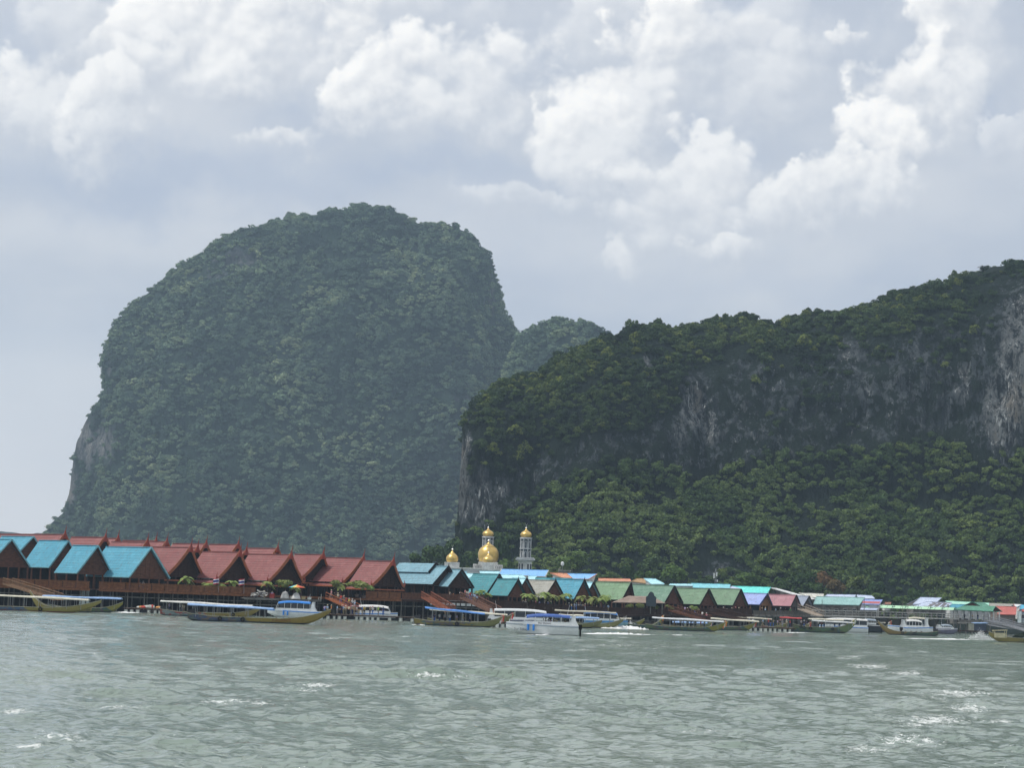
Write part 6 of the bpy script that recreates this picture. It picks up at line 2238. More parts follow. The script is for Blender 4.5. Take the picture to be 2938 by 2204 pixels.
# ------------------------------------------------------------------ sloping gangways
def gangway(label, p0, p1, Y0, Y1, w, m_, rails=True, solid=False, cat='gangway'):
    a, b = P(p0[0], p0[1], Y0), P(p1[0], p1[1], Y1)
    b.z = max(b.z, 0.9)
    root = empty('gangway', (a.x, a.y, a.z), label, cat, 'gangways down to the water')
    d = b - a
    ex = Vector((d.x, d.y, 0)).normalized()
    ey = Vector((-ex.y, ex.x, 0))
    hw = ey * (w / 2)
    n = max(4, int(d.length / 0.45))
    for k in range(n):
        t0, t1 = k / n, (k + 1) / n - 0.1 / n
        MB().slab([d * t0 - hw, d * t1 - hw, d * t1 + hw, d * t0 + hw], 0.07, Vector((0, 0, 1))).build('tread', m_, root)
    MB().bar(-hw, d - hw, 0.1, 0.3).bar(hw, d + hw, 0.1, 0.3).build('stringer', m_, root)
    for s in (-1, 1):
        r = MB()
        up = Vector((0, 0, 1.1))
        r.bar(hw * s + up, d + hw * s + up, 0.1, 0.12)
        r.bar(hw * s + up * 0.5, d + hw * s + up * 0.5, 0.05, 0.07)
        nn = max(5, int(d.length / (0.35 if solid else 0.9)))
        for k in range(nn + 1):
            q = d * (k / nn) + hw * s
            r.bar(q, q + up, 0.26 if solid else 0.07, 0.05)
        r.build('hand_rail', m_, root)
    return root


TANW = mat('tan_plank', (0.27, 0.16, 0.09), 0.75, var=0.25)
gangway('wide tan wooden gangway coming down behind the ochre boat at the left', (22, 1676), (168, 1722), 429, 420, 2.2, TANW, solid=True)
gangway('orange brown stairs full of visitors below the wide red hall', (946, 1717), (1022, 1752), 447, 443, 2.4, BARGE)
gangway('red brown gangway going down from the dark deck', (1222, 1714), (1292, 1756), 452, 440, 2.0, mat('orange_brown_plank', (0.30, 0.10, 0.05), 0.7, var=0.3), solid=True)
gangway('long brown gangway with white clad visitors at its head', (1334, 1716), (1424, 1760), 456, 444, 2.2, mat('brown_plank', (0.22, 0.11, 0.075), 0.7, var=0.3), solid=True)
gangway('dark brown gangway below the rightmost green halls', (1930, 1752), (2030, 1782), 505, 492, 2.2, WOOD, solid=True)
gangway('second dark gangway reaching down before the lavender hall', (2050, 1758), (2128, 1780), 516, 500, 2.2, WOODD, solid=True)
gangway('long gangway with pale rails sloping down at the right picture edge', (2846, 1782), (2990, 1822), 636, 560, 2.2, mat('pale_metal_rail', (0.26, 0.27, 0.29), 0.6))
gangway('lower gangway with pale rail beside the floating hut', (2834, 1792), (2916, 1806), 634, 600, 2.0, mat('pale_metal_rail', (0.26, 0.27, 0.29), 0.6))
gangway('tan stairs between the pink hall and the grey pier', (2300, 1748), (2352, 1768), 552, 546, 2.4, mat('pale_tan_plank', (0.36, 0.30, 0.24), 0.75), solid=False)

# ------------------------------------------------------------------ foam of the moving boats
def foam_strip(label, x0, x1, y0, y1, w, h, seed, spray=None):
    """ragged mound of foam lying on the water between two picture points"""
    a, b = W(x0, y0), W(x1, y1)
    rs = np.random.RandomState(seed)
    n, m_ = 90, 8
    V = np.zeros((n, m_, 3))
    d = np.array(b - a)
    ex = d / np.linalg.norm(d)
    ey = np.array([-ex[1], ex[0], 0])
    for i in range(n):
        t = i / (n - 1)
        ww = w * (0.35 + 0.65 * math.sin(math.pi * min(1, t * 1.2 + .12))) * (0.55 + 0.9 * rs.rand())
        hh_ = h * (0.3 + 0.5 * rs.rand()) * (0.3 + 0.7 * (1 - abs(2 * t - 1)))
        for j in range(m_):
            s = j / (m_ - 1) * 2 - 1
            V[i, j] = np.array(a) + d * t + ey * (s * ww / 2 + rs.normal() * 0.10) + np.array([0, 0, -0.08 + hh_ * (1 - s * s) * (0.6 + 0.8 * rs.rand())])
    me = grid_mesh('wake_foam', V, n, m_)
    o = link('wake_foam', me, mat('white_foam', (0.80, 0.82, 0.82), 0.8, 0.2, var=0.1, vs=3))
    tag(o, label, 'foam', kind='stuff')
    if spray:
        (sx, sy, sw, sh_, cnt) = spray
        c = W(sx, sy)
        pts = np.stack([c.x + rs.normal(size=cnt) * sw, c.y + rs.normal(size=cnt) * 0.5, np.abs(rs.normal(size=cnt)) * sh_], 1)
        pts[:, 2] *= np.exp(-np.abs(pts[:, 0] - c.x) / (sw * 1.6))
        s = 0.03 + 0.05 * rs.rand(cnt)
        oc = np.array([[1, 0, 0], [-1, 0, 0], [0, 1, 0], [0, -1, 0], [0, 0, 1], [0, 0, -1]])
        fc = [(0, 2, 4), (2, 1, 4), (1, 3, 4), (3, 0, 4), (2, 0, 5), (1, 2, 5), (3, 1, 5), (0, 3, 5)]
        vs = (pts[:, None, :] + oc[None] * s[:, None, None]).reshape(-1, 3)
        fs = [tuple(6 * i + k for k in f) for i in range(cnt) for f in fc]
        me = bpy.data.meshes.new('spray')
        me.from_pydata(vs.tolist(), [], fs)
        q = link('spray', me, mat('white_foam', (0.80, 0.82, 0.82)), None)
        tag(q, label.replace('foam', 'spray drops').replace('wake', 'spray'), 'spray', kind='stuff')


foam_strip('white wake foam of the large white speedboat', 1660, 1884, 1819, 1823, 3.2, 0.45, 1)
foam_strip('thin white wake foam trailing far to the right of the large speedboat', 1884, 2010, 1823, 1824, 2.0, 0.20, 2)
foam_strip('white foam along the hull of the large white speedboat', 1500, 1640, 1823, 1824, 1.2, 0.3, 3)
foam_strip('white wake foam of the splashing blue canopied speedboat', 1718, 1882, 1803, 1808, 5.0, 0.9, 4, (1795, 1801, 1.3, 0.9, 1500))
foam_strip('white wake foam ending in a burst of spray at the right', 2580, 2846, 1833, 1838, 3.2, 0.35, 5, (2812, 1836, 1.1, 0.9, 1300))
foam_strip('small white foam streak by the left pontoon', 308, 424, 1759, 1760, 3.0, 0.35, 6)
foam_strip('white foam line before the pontoon below the pink hall', 2200, 2360, 1816, 1817, 2.0, 0.25, 7)
foam_strip('bow foam under the motley boat stern', 1186, 1226, 1793, 1796, 2.0, 0.3, 8)


# ------------------------------------------------------------------ people
def skin_mesh(name, vs, es, rad, root=0, sub=1):
    me = bpy.data.meshes.new(name)
    me.from_pydata(vs, es, [])
    o = bpy.data.objects.new(name, me)
    COL.objects.link(o)
    md = o.modifiers.new('s', 'SKIN')
    md.use_smooth_shade = True
    if not me.skin_vertices:
        with bpy.context.temp_override(object=o, active_object=o):
            bpy.ops.mesh.customdata_skin_add()
    for i, r in enumerate(rad):
        rr = r if isinstance(r, tuple) else (r, r)
        me.skin_vertices[0].data[i].radius = rr
        me.skin_vertices[0].data[i].use_root = (i == root)
    ss = o.modifiers.new('u', 'SUBSURF')
    ss.levels = ss.render_levels = sub
    dg = bpy.context.evaluated_depsgraph_get()
    out = bpy.data.meshes.new_from_object(o.evaluated_get(dg))
    bpy.data.objects.remove(o)
    out.name = name
    for p_ in out.polygons:
        p_.use_smooth = True
    return out


def figure(pose):
    """joint positions for a 1.68 m figure facing -y"""
    hip = 0.90
    J = {'pel': (0, 0, hip), 'wai': (0, 0, 1.06), 'che': (0, 0.01, 1.27), 'nec': (0, 0, 1.43), 'hd0': (0, -0.01, 1.50), 'hd': (0, -0.02, 1.58), 'top': (0, -0.01, 1.66)}
    for s, k in ((-1, 'l'), (1, 'r')):
        J['sh' + k] = (s * 0.17, 0, 1.37)
        J['el' + k] = (s * 0.22, 0.02, 1.10)
        J['wr' + k] = (s * 0.23, -0.06, 0.86)
        J['ha' + k] = (s * 0.22, -0.09, 0.76)
        J['hp' + k] = (s * 0.09, 0, hip - 0.04)
        J['kn' + k] = (s * 0.10, -0.02, 0.48)
        J['an' + k] = (s * 0.10, 0.02, 0.08)
        J['to' + k] = (s * 0.11, -0.13, 0.035)
    if pose == 'walk':
        J['knl'], J['anl'], J['tol'] = (-0.10, -0.18, 0.50), (-0.10, -0.26, 0.09), (-0.10, -0.42, 0.05)
        J['knr'], J['anr'], J['tor'] = (0.10, 0.02, 0.49), (0.10, 0.28, 0.12), (0.10, 0.16, 0.03)
        J['ell'], J['wrl'], J['hal'] = (-0.22, 0.14, 1.12), (-0.22, 0.12, 0.88), (-0.21, 0.08, 0.80)
        J['elr'], J['wrr'], J['har'] = (0.22, -0.12, 1.13), (0.21, -0.32, 1.0), (0.20, -0.40, 0.98)
    if pose == 'reach':
        J['elr'], J['wrr'], J['har'] = (0.30, -0.18, 1.24), (0.28, -0.36, 1.42), (0.27, -0.42, 1.50)
        J['ell'], J['wrl'], J['hal'] = (-0.26, -0.04, 1.12), (-0.12, -0.24, 1.08), (-0.05, -0.28, 1.10)
    if pose == 'sit':
        dz = -0.45
        for k in list(J):
            J[k] = (J[k][0], J[k][1], J[k][2] + dz)
        for s, k in ((-1, 'l'), (1, 'r')):
            J['kn' + k] = (s * 0.12, -0.42, 0.46)
            J['an' + k] = (s * 0.12, -0.42, 0.08)
            J['to' + k] = (s * 0.12, -0.57, 0.035)
            J['wr' + k] = (s * 0.16, -0.22, 0.58)
            J['ha' + k] = (s * 0.13, -0.32, 0.54)
    return J


def fig_meshes(pose):
    J = figure(pose)
    keys = list(J)
    ix = {k: i for i, k in enumerate(keys)}
    E = [('pel', 'wai'), ('wai', 'che'), ('che', 'nec'), ('nec', 'hd0'), ('hd0', 'hd'), ('hd', 'top')]
    for k in 'lr':
        E += [('che', 'sh' + k), ('sh' + k, 'el' + k), ('el' + k, 'wr' + k), ('wr' + k, 'ha' + k), ('pel', 'hp' + k), ('hp' + k, 'kn' + k), ('kn' + k, 'an' + k), ('an' + k, 'to' + k)]
    rad = {'pel': (0.14, 0.10), 'wai': (0.125, 0.09), 'che': (0.155, 0.105), 'nec': (0.055, 0.055), 'hd0': (0.06, 0.07), 'hd': (0.078, 0.092), 'top': (0.05, 0.06)}
    for k in 'lr':
        rad.update({'sh' + k: 0.060, 'el' + k: 0.042, 'wr' + k: 0.030, 'ha' + k: (0.036, 0.022), 'hp' + k: 0.085, 'kn' + k: 0.056, 'an' + k: 0.038, 'to' + k: (0.040, 0.028)})
    body = skin_mesh('body_' + pose, [J[k] for k in keys], [(ix[a], ix[b]) for a, b in E], [rad[k] for k in keys], ix['pel'])

    def part(nm, ks, es, rr, root):
        i2 = {k: i for i, k in enumerate(ks)}
        return skin_mesh(nm, [J[k] if isinstance(k, str) and k in J else k for k in ks], [(i2[a], i2[b]) for a, b in es], rr, root)
    shirt = part('shirt_' + pose, ['pel', 'wai', 'che', 'nec', 'shl', 'ell', 'shr', 'elr'], [('pel', 'wai'), ('wai', 'che'), ('che', 'nec'), ('che', 'shl'), ('shl', 'ell'), ('che', 'shr'), ('shr', 'elr')],
                 [(0.165, 0.125), (0.155, 0.115), (0.175, 0.125), (0.075, 0.075), 0.085, 0.060, 0.085, 0.060], 0)
    trs = part('trousers_' + pose, ['pel', 'hpl', 'knl', 'anl', 'hpr', 'knr', 'anr'], [('pel', 'hpl'), ('hpl', 'knl'), ('knl', 'anl'), ('pel', 'hpr'), ('hpr', 'knr'), ('knr', 'anr')],
               [(0.155, 0.12), 0.10, 0.072, 0.055, 0.10, 0.072, 0.055], 0)
    # hair cap and sun hat around the head
    h = J['hd']
    hm = MB().lathe((h[0], h[1] + 0.012, h[2] - 0.03), [(0.085, -0.03), (0.098, 0.03), (0.094, 0.085), (0.06, 0.125), (0.01, 0.138)], 10).build('hair_tmp', SKINM)
    hair = hm.data
    bpy.data.objects.remove(hm)
    hm = MB().lathe((h[0], h[1], h[2] + 0.03), [(0.20, -0.01), (0.20, 0.0), (0.105, 0.02), (0.10, 0.09), (0.06, 0.12), (0.01, 0.125)], 12).build('hat_tmp', SKINM)
    hat = hm.data
    bpy.data.objects.remove(hm)
    # face: nose, eyes, mouth
    f = MB()
    f.add([(-.012, -0.105 + h[1] * 0, h[2] - .02), (.012, -0.105, h[2] - .02), (0, -0.135, h[2] - .025), (0, -0.1, h[2] + .015)], [(0, 1, 2), (0, 2, 3), (2, 1, 3), (0, 3, 1)])
    for s in (-1, 1):
        f.box((s * 0.033, h[1] - 0.082, h[2] + 0.012), (0.022, 0.012, 0.010))
    f.box((0, h[1] - 0.080, h[2] - 0.045), (0.045, 0.012, 0.008))
    fo = f.build('face_tmp', SKINM)
    face = fo.data
    bpy.data.objects.remove(fo)
    return dict(body=body, shirt=shirt, trousers=trs, hair=hair, hat=hat, face=face)


SKINM = mat('tan_skin', (0.42, 0.25, 0.17), 0.6, 0.3, var=0.1)
POSES = {p_: fig_meshes(p_) for p_ in ('stand', 'walk', 'reach', 'sit')}
HAIRM = mat('black_hair', (0.012, 0.010, 0.009), 0.6)
EYE = mat('dark_eye', (0.05, 0.03, 0.03), 0.5)
for d_ in POSES.values():
    for k_2, mm in (('body', SKINM), ('hair', HAIRM), ('face', EYE)):
        d_[k_2].materials.clear()
        d_[k_2].materials.append(mm)
CLO = {'white': (0.72, 0.72, 0.70), 'black': (0.02, 0.02, 0.022), 'navy': (0.02, 0.035, 0.12), 'red': (0.50, 0.05, 0.05), 'pink': (0.65, 0.28, 0.30), 'grey': (0.28, 0.28, 0.30),
       'pale blue': (0.35, 0.50, 0.68), 'green': (0.06, 0.28, 0.10), 'yellow': (0.66, 0.50, 0.10), 'orange': (0.68, 0.24, 0.06), 'khaki': (0.30, 0.25, 0.15), 'blue': (0.06, 0.16, 0.48), 'lilac': (0.45, 0.38, 0.60), 'cream': (0.62, 0.56, 0.42), 'lime': (0.35, 0.62, 0.12)}
CM = {k: mat(k.replace(' ', '_') + '_cloth', v, 0.85, 0.1, var=0.12, vs=3) for k, v in CLO.items()}
_cl = {}


def cloth_mesh(pose, part, colour):
    k = (pose, part, colour)
    if k not in _cl:
        me = POSES[pose][part].copy()
        me.materials.clear()
        me.materials.append(CM[colour])
        _cl[k] = me
    return _cl[k]


def person(px, py, Y, top, bot, place, pose='stand', rz=None, hat=None, z=None, s=None, extra=''):
    p = P(px, py, Y)
    if z is not None:
        p.z = z
    rz = R.uniform(-2.6, 2.6) if rz is None else rz
    verb = {'stand': 'standing', 'walk': 'walking', 'reach': 'waving', 'sit': 'sitting'}[pose]
    lab = f'{top} top, {bot} trousers{", " + hat + " hat" if hat else ""}, {verb} {place}'
    o = empty('person', p, lab, 'person', None, rz)
    s = s or R.uniform(0.94, 1.06)
    o.scale = (s, s, s)
    link('body', POSES[pose]['body'], None, o)
    link('shirt', cloth_mesh(pose, 'shirt', top), None, o)
    link('trousers', cloth_mesh(pose, 'trousers', bot), None, o)
    link('face', POSES[pose]['face'], None, o)
    if hat:
        link('hat', cloth_mesh(pose, 'hat', hat), None, o)
    else:
        link('hair', POSES[pose]['hair'], None, o)
    return o


def crowd(place, spots, Yf, z, seed):
    """spots: picture columns; combinations of clothes never repeat within the crowd"""
    rr = random.Random(seed)
    tops = list(CLO)
    used = set()
    for i, px in enumerate(spots):
        while True:
            t = rr.choice(['white', 'white', 'grey', 'cream', 'pale blue', 'black', 'navy', 'grey', 'lilac', 'black', 'khaki'] * 2 + tops)
            b = rr.choice(['black', 'navy', 'grey', 'khaki', 'blue'])
            h = rr.choice([None, None, 'white', 'cream', 'pink'])
            if (t, b, h) not in used:
                used.add((t, b, h))
                break
        Y = Yf(px) + rr.uniform(0, 1.6)
        zz = z(px) if callable(z) else z
        person(px, 1740, Y, t, b, place, rr.choice(['stand', 'stand', 'walk', 'reach']), hat=h, z=zz)


crowd('on the pontoon by the white canopied boat', [932, 940, 951, 968, 974, 981, 986, 992, 1001, 1008, 1012, 1017, 1024, 1030, 1040, 1046, 1062, 1070, 1086, 1100], lambda x: 438.6, 0.92, 1)


def on_slope(p0, p1, Y0, Y1):
    a, b = P(p0[0], p0[1], Y0), P(p1[0], p1[1], Y1)
    b.z = max(b.z, 0.9)

    def f(t):
        return a.lerp(b, t)
    return f


def slope_crowd(place, sl, ts, seed):
    rr = random.Random(seed)
    used = set()
    for t in ts:
        q = sl(t)
        while True:
            c = (rr.choice(['white', 'white', 'cream', 'grey', 'pale blue', 'lilac', 'red', 'yellow', 'black', 'pink']), rr.choice(['black', 'navy', 'grey', 'khaki', 'blue']), rr.choice([None, 'white', 'cream', None]))
            if c not in used:
                used.add(c)
                break
        o = person(0, 0, 100, c[0], c[1], place, rr.choice(['walk', 'stand', 'walk']), hat=c[2])
        o.location = (q.x, q.y + rr.uniform(-.5, .5), q.z + 0.02)


slope_crowd('on the orange brown stairs', on_slope((946, 1717), (1022, 1752), 447, 443), [0.05, 0.16, 0.3, 0.42, 0.52, 0.62, 0.72, 0.84, 0.93], 5)
slope_crowd('at the head of the long brown gangway', on_slope((1334, 1716), (1424, 1760), 456, 444), [0.0, 0.05, 0.1, 0.16, 0.22, 0.3, 0.38], 6)
slope_crowd('on the dark gangway below the green halls', on_slope((1930, 1752), (2030, 1782), 505, 492), [0.35, 0.5, 0.68, 0.85, 0.97], 7)


def dz(px):
    return floorz(px, YF(px)) + 0.03


crowd('among palms under the sea green roofs', [1500, 1508, 1528, 1537, 1548, 1562, 1572, 1581], lambda x: YF(x) + 0.2, dz, 11)
crowd('below the bright sea green roof', [1624, 1632, 1640, 1648, 1654, 1660, 1666, 1672, 1679], lambda x: YF(x) - 0.6, dz, 12)
crowd('on the deck left of the thatched shelter', [1706, 1712, 1722, 1733, 1745], lambda x: YF(x) + 0.2, dz, 13)
crowd('before the mid green roofed hall', [1946, 1956, 1962, 1972, 1994, 2004], lambda x: YF(x) + 0.2, dz, 14)
crowd('before the rightmost green roofed hall', [2038, 2046, 2056, 2076, 2086, 2100, 2110, 2120], lambda x: YF(x) + 0.2, dz, 15)
crowd('on the grey deck under the pink roof', [2186, 2196, 2226, 2240, 2254, 2268], lambda x: YF(x) + 0.2, dz, 16)
crowd('on the pontoon below the pink roof', [2150, 2162, 2190, 2206, 2212, 2220, 2232, 2240, 2246, 2258, 2268], lambda x: 500.6, 0.92, 17)
crowd('under the two tiered blue roof', [1289, 1300, 1318, 1326, 1345], lambda x: YF(x) + 0.4, dz, 18)
crowd('under the rightmost teal roof', [396, 408, 424], lambda x: YF(x) + 0.3, dz, 19)
crowd('on the open terrace beside the bundles', [728, 757, 779, 812], lambda x: YF(x) - 3.4, lambda x: floorz(x, YF(x) - 4.5) - 0.9, 20)
crowd('in the boat under thin white canopy', [1900, 1936, 1953, 1962, 1974, 1984, 1996, 2012, 2022, 2046], lambda x: 444.6, 0.45, 21)
crowd('in the red and teal sterned boat', [486, 516, 524, 528], lambda x: 397.6, 0.5, 22)
crowd('in the large green hulled boat', [2300, 2308, 2316, 2350, 2358, 2366, 2396, 2410], lambda x: 507.6, 0.95, 23)
crowd('in the motley boat under blue canopy', [1248, 1262, 1278, 1292, 1312, 1330, 1350], lambda x: 387.6, 0.4, 24)
crowd('in the dark green roofed pavilion', [2768, 2790, 2806, 2822], lambda x: 642, P(*c8(1500, 578), 640).z, 25)
rr_ = random.Random(4)
for i, (px, tp) in enumerate(((1560, 'white'), (1566, 'cream'), (1573, 'lilac'), (1580, 'pink'), (1588, 'yellow'), (1604, 'pale blue'), (1622, 'green'))):
    person(px, 1780, 322 + rr_.uniform(-.3, .8), tp, rr_.choice(['black', 'navy', 'grey']), 'on a seat of the large white speedboat', 'sit' if tp != 'green' else 'stand', rz=-1.57, z=1.02 if tp != 'green' else 1.1)
for i, (px, tp) in enumerate(((835, 'red'), (862, 'cream'), (880, 'grey'))):
    person(px, 1780, 432, tp, 'navy', 'in the bright blue canopied speedboat', 'sit', rz=-1.57, z=1.0)

# ------------------------------------------------------------------ plants on the decks
PALML = mat('palm_leaf', (0.11, 0.19, 0.045), 0.6, 0.3, var=0.35, vs=2, col2=(0.22, 0.26, 0.05))
PALMY = mat('yellow_palm_leaf', (0.17, 0.19, 0.045), 0.6, 0.3, var=0.3, vs=2, col2=(0.14, 0.18, 0.04))
TRUNK = mat('grey_brown_trunk', (0.16, 0.13, 0.10), 0.9, 0.1, var=0.35, vs=2)
POT = mat('dark_pot', (0.10, 0.07, 0.06), 0.7)


def palm(px, Y, z, h, r, label, leaf=PALML, n=11, group='palms and bushes in pots on the decks', seed=0):
    rs = random.Random(seed + int(px))
    p = P(px, 1700, Y)
    root = empty('potted_palm', (p.x, Y, z), label, 'palm', group, rs.uniform(0, 6))
    MB().lathe((0, 0, 0), [(0.28, 0), (0.34, 0.1), (0.38, 0.5), (0.42, 0.55)], 9).build('pot', POT, root)
    MB().tube((0, 0, 0.4), (0.08, 0, h * 0.62), 0.08, 0.06, 6).build('trunk', TRUNK, root)
    for k in range(n):
        a = 6.283 * k / n + rs.uniform(-.2, .2)
        up = rs.uniform(0.2, 1.2)
        mb = MB()
        pts = []
        ex = Vector((math.cos(a), math.sin(a), 0))
        for j in range(6):
            t = j / 5
            pts.append(Vector((0.08, 0, h * 0.62)) + ex * (r * t) + Vector((0, 0, up * r * t * 0.9 - r * 1.0 * t * t)))
        sd = Vector((-ex.y, ex.x, 0))
        for j in range(5):
            w0, w1 = 0.30 * r * math.sin(math.pi * (j / 5 * .8 + .15)), 0.30 * r * math.sin(math.pi * ((j + 1) / 5 * .8 + .15))
            dn = Vector((0, 0, -0.12))
            for s in (-1, 1):
                mb.add([pts[j], pts[j].lerp(pts[j + 1], 0.8), pts[j + 1] + sd * (s * w1) + dn, pts[j] + sd * (s * w0) + dn], [(0, 1, 2, 3)])
        mb.build('frond', leaf, root)
    return root


def bush(px, Y, z, r, label, leaf=PALML, seed=0, sx=1.0):
    p = P(px, 1700, Y)
    root = empty('potted_bush', (p.x, Y, z), label, 'bush', 'palms and bushes in pots on the decks')
    MB().lathe((0, 0, 0), [(0.3, 0), (0.36, 0.1), (0.42, 0.5), (0.45, 0.55)], 9).build('pot', POT, root)
    MB().tube((0, 0, 0.4), (0.0, 0, 0.9), 0.06, 0.05, 6).build('stem', TRUNK, root)
    cm = crown_mesh('bush_mesh', seed + 300, 6, 420, 0.10, 0.8, leaf, 0.6, 0.5)
    q = link('foliage', cm, None, root)
    q.location, q.scale = (0, 0, 0.7 + r * 0.8), (r * sx, r, r)
    return root


palm(533, YF(533) - 1, dz(533), 4.2, 1.7, 'tall grey green palm before the leftmost dark red-roofed gable', seed=1)
for i, (px, lab) in enumerate(((594, 'left one of the green fan palms behind the railing left of the first flag'), (604, 'green fan palm just left of the first flag'), (636, 'fan palm just right of the first flag'))):
    palm(px, YF(px) + 0.4, dz(px), 2.6, 1.2, lab, seed=i + 4)
bush(620, YF(620) + 0.2, dz(620), 1.1, 'yellow green bush under the first flag', PALMY, 2, 1.3)
palm(666, YF(666), dz(666), 3.4, 1.5, 'grey green palm between the two flags', seed=8)
palm(768, YF(768) - 1, dz(768), 3.6, 1.5, 'palm above the heap of white bundles', seed=9)
bush(812, YF(812) - 1.5, dz(812), 1.7, 'light green leafy bush left of the rainbow umbrella', PALMY, 3, 1.2)
palm(846, YF(846) - 1, dz(846), 2.4, 1.2, 'small palm behind the rainbow umbrella', seed=10)
bush(966, YF(966) - 1.8, dz(966) + 0.4, 1.4, 'pale green leafy plant at the head of the orange brown stairs', PALMY, 4, 1.0)
palm(975, YF(975) - 1.6, dz(975) + 0.3, 3.4, 1.4, 'broad leaved plant above the orange brown stairs', PALMY, 9, seed=11)
bush(1024, YF(1024) - 1.2, dz(1024) + 0.2, 1.7, 'yellow green bush right of the stairs before the rightmost red hall', PALMY, 5, 1.5)
bush(1044, YF(1044) - 1.0, dz(1044), 1.5, 'dull green bush at the corner posts of the rightmost red hall', PALML, 6, 1.4)
for i, (px, h_, lf, lab) in enumerate((
        (1370, 3.0, PALML, 'small dark leaved palm before the left sea green roof'), (1382, 3.3, PALML, 'second thin palm before the left sea green roof'), (1399, 2.8, PALML, 'thin palm at the lower corner of the left sea green roof'),
        (1513, 4.6, PALML, 'dark green palm right of the small dark gable'), (1531, 4.4, PALMY, 'yellow green palm before the left corner of the grey thatch'),
        (1562, 5.2, PALML, 'tallest palm before the grey thatched roof'), (1584, 4.6, PALMY, 'bright yellow palm before the grey thatched gable'), (1603, 4.4, PALMY, 'yellow palm right of the grey thatched gable'),
        (1626, 5.2, PALML, 'blue green palm standing before the bright sea green roof'), (1667, 4.8, PALMY, 'yellow palm before the gable of the bright sea green hall'),
        (1700, 4.6, PALMY, 'yellow green palm before the narrow dark gable'), (1722, 4.4, PALML, 'dark palm between narrow gable and light green roof'), (1738, 5.4, PALML, 'thin palm standing before the light green roof'))):
    palm(px, YF(px) - 0.6, dz(px), h_, 1.55 if i > 2 else 1.0, lab, lf, 12, seed=20 + i)
for i, (px, lab) in enumerate(((1806, 'yellow green bush left under the thatched shelter'), (1836, 'yellow shrub in the middle under the thatched shelter'), (1878, 'yellow flowering shrub right of the notice board'), (1925, 'yellow shrub before the gable of the grey green hall'), (1990, 'small green shrub on the railing before the mid green hall'))):
    bush(px, YF(px) - 0.2, dz(px), 0.9 + 0.1 * (i % 2), lab, PALMY if i != 4 else PALML, 30 + i, 1.3)

# ------------------------------------------------------------------ flags, umbrella, goods on the terrace
def flag(px, py, Y, label):
    p = P(px, py, Y)
    root = empty('flag', (p.x, Y, p.z - 2.2), label, 'flag', 'flags on the railing')
    MB().tube((0, 0, 0), (0, 0, 2.9), 0.03, 0.025, 6).build('pole', METAL, root)
    cols = [mat('flag_red', (0.5, 0.03, 0.05)), mat('flag_white', (0.75, 0.75, 0.75)), mat('flag_blue', (0.03, 0.04, 0.22))]
    hts = [(0, 1, 0), (1, 2, 1), (2, 4, 2), (4, 5, 1), (5, 6, 0)]
    for (a, b, c) in hts:
        vs, fs = [], []
        n = 8
        for i in range(n + 1):
            x = -1.1 * i / n
            y = 0.10 * math.sin(i * 1.1)
            for z in (a, b):
                vs.append((x, y - 0.02, 2.85 - z * 0.2 - 0.06 * i / n * 3))
                vs.append((x, y + 0.02, 2.85 - z * 0.2 - 0.06 * i / n * 3))
        for i in range(n):
            k = 4 * i
            fs += [(k, k + 4, k + 6, k + 2), (k + 1, k + 3, k + 7, k + 5), (k, k + 1, k + 5, k + 4), (k + 2, k + 6, k + 7, k + 3)]
        MB().add(vs, fs).build('stripe', cols[c], root)


flag(628, 1668, YF(620) - 2.2, 'striped red white and blue flag on the railing, the left one')
flag(701, 1671, YF(695) - 2.2, 'striped red white and blue flag on a post beside the gable, the right one')

tz = P(810, FY(810) + 2, YF(810) - 4.5).z
TY = YF(800) - 3.4


def on_terrace(name, label, px, cat, dz_=0.0):
    p = P(px, 1710, TY)
    return empty(name, (p.x, TY, TZ + dz_), label, cat)


TZ = P(811, (1715 + 1722) / 2, (YF(700) + YF(922)) / 2 - 4.5).z + 0.02
um = on_terrace('beach_umbrella', 'rainbow coloured umbrella tilted over the terrace', 851, 'umbrella')
MB().tube((0, 0, 0), (0, 0, 2.6), 0.035, 0.03, 6).build('pole', METAL, um)
uc_ = [(0.10, 0.30, 0.70), (0.15, 0.62, 0.55), (0.75, 0.55, 0.15), (0.75, 0.25, 0.08), (0.60, 0.05, 0.05), (0.70, 0.30, 0.10)]
for k in range(12):
    a0, a1 = 6.283 * k / 12, 6.283 * (k + 1) / 12
    c_i = uc_[min(5, int(abs(((k + 0.5) / 12 * 2 - 1)) * 6))]
    MB().add([(0, 0, 2.75), (1.6 * math.cos(a0), 1.6 * math.sin(a0), 2.2), (1.6 * math.cos(a1), 1.6 * math.sin(a1), 2.2), (0, 0, 2.72), (1.6 * math.cos(a0), 1.6 * math.sin(a0), 2.17), (1.6 * math.cos(a1), 1.6 * math.sin(a1), 2.17)],
             [(0, 1, 2), (3, 5, 4), (1, 4, 5, 2), (0, 3, 4, 1), (0, 2, 5, 3)]).build('umbrella_panel', mat('umbrella_%d' % int(c_i[0] * 100 + c_i[1] * 10), c_i, 0.7), um)
hp = on_terrace('bundle_heap', 'heap of white and grey tied bundles at the left of the terrace', 747, 'bundles')
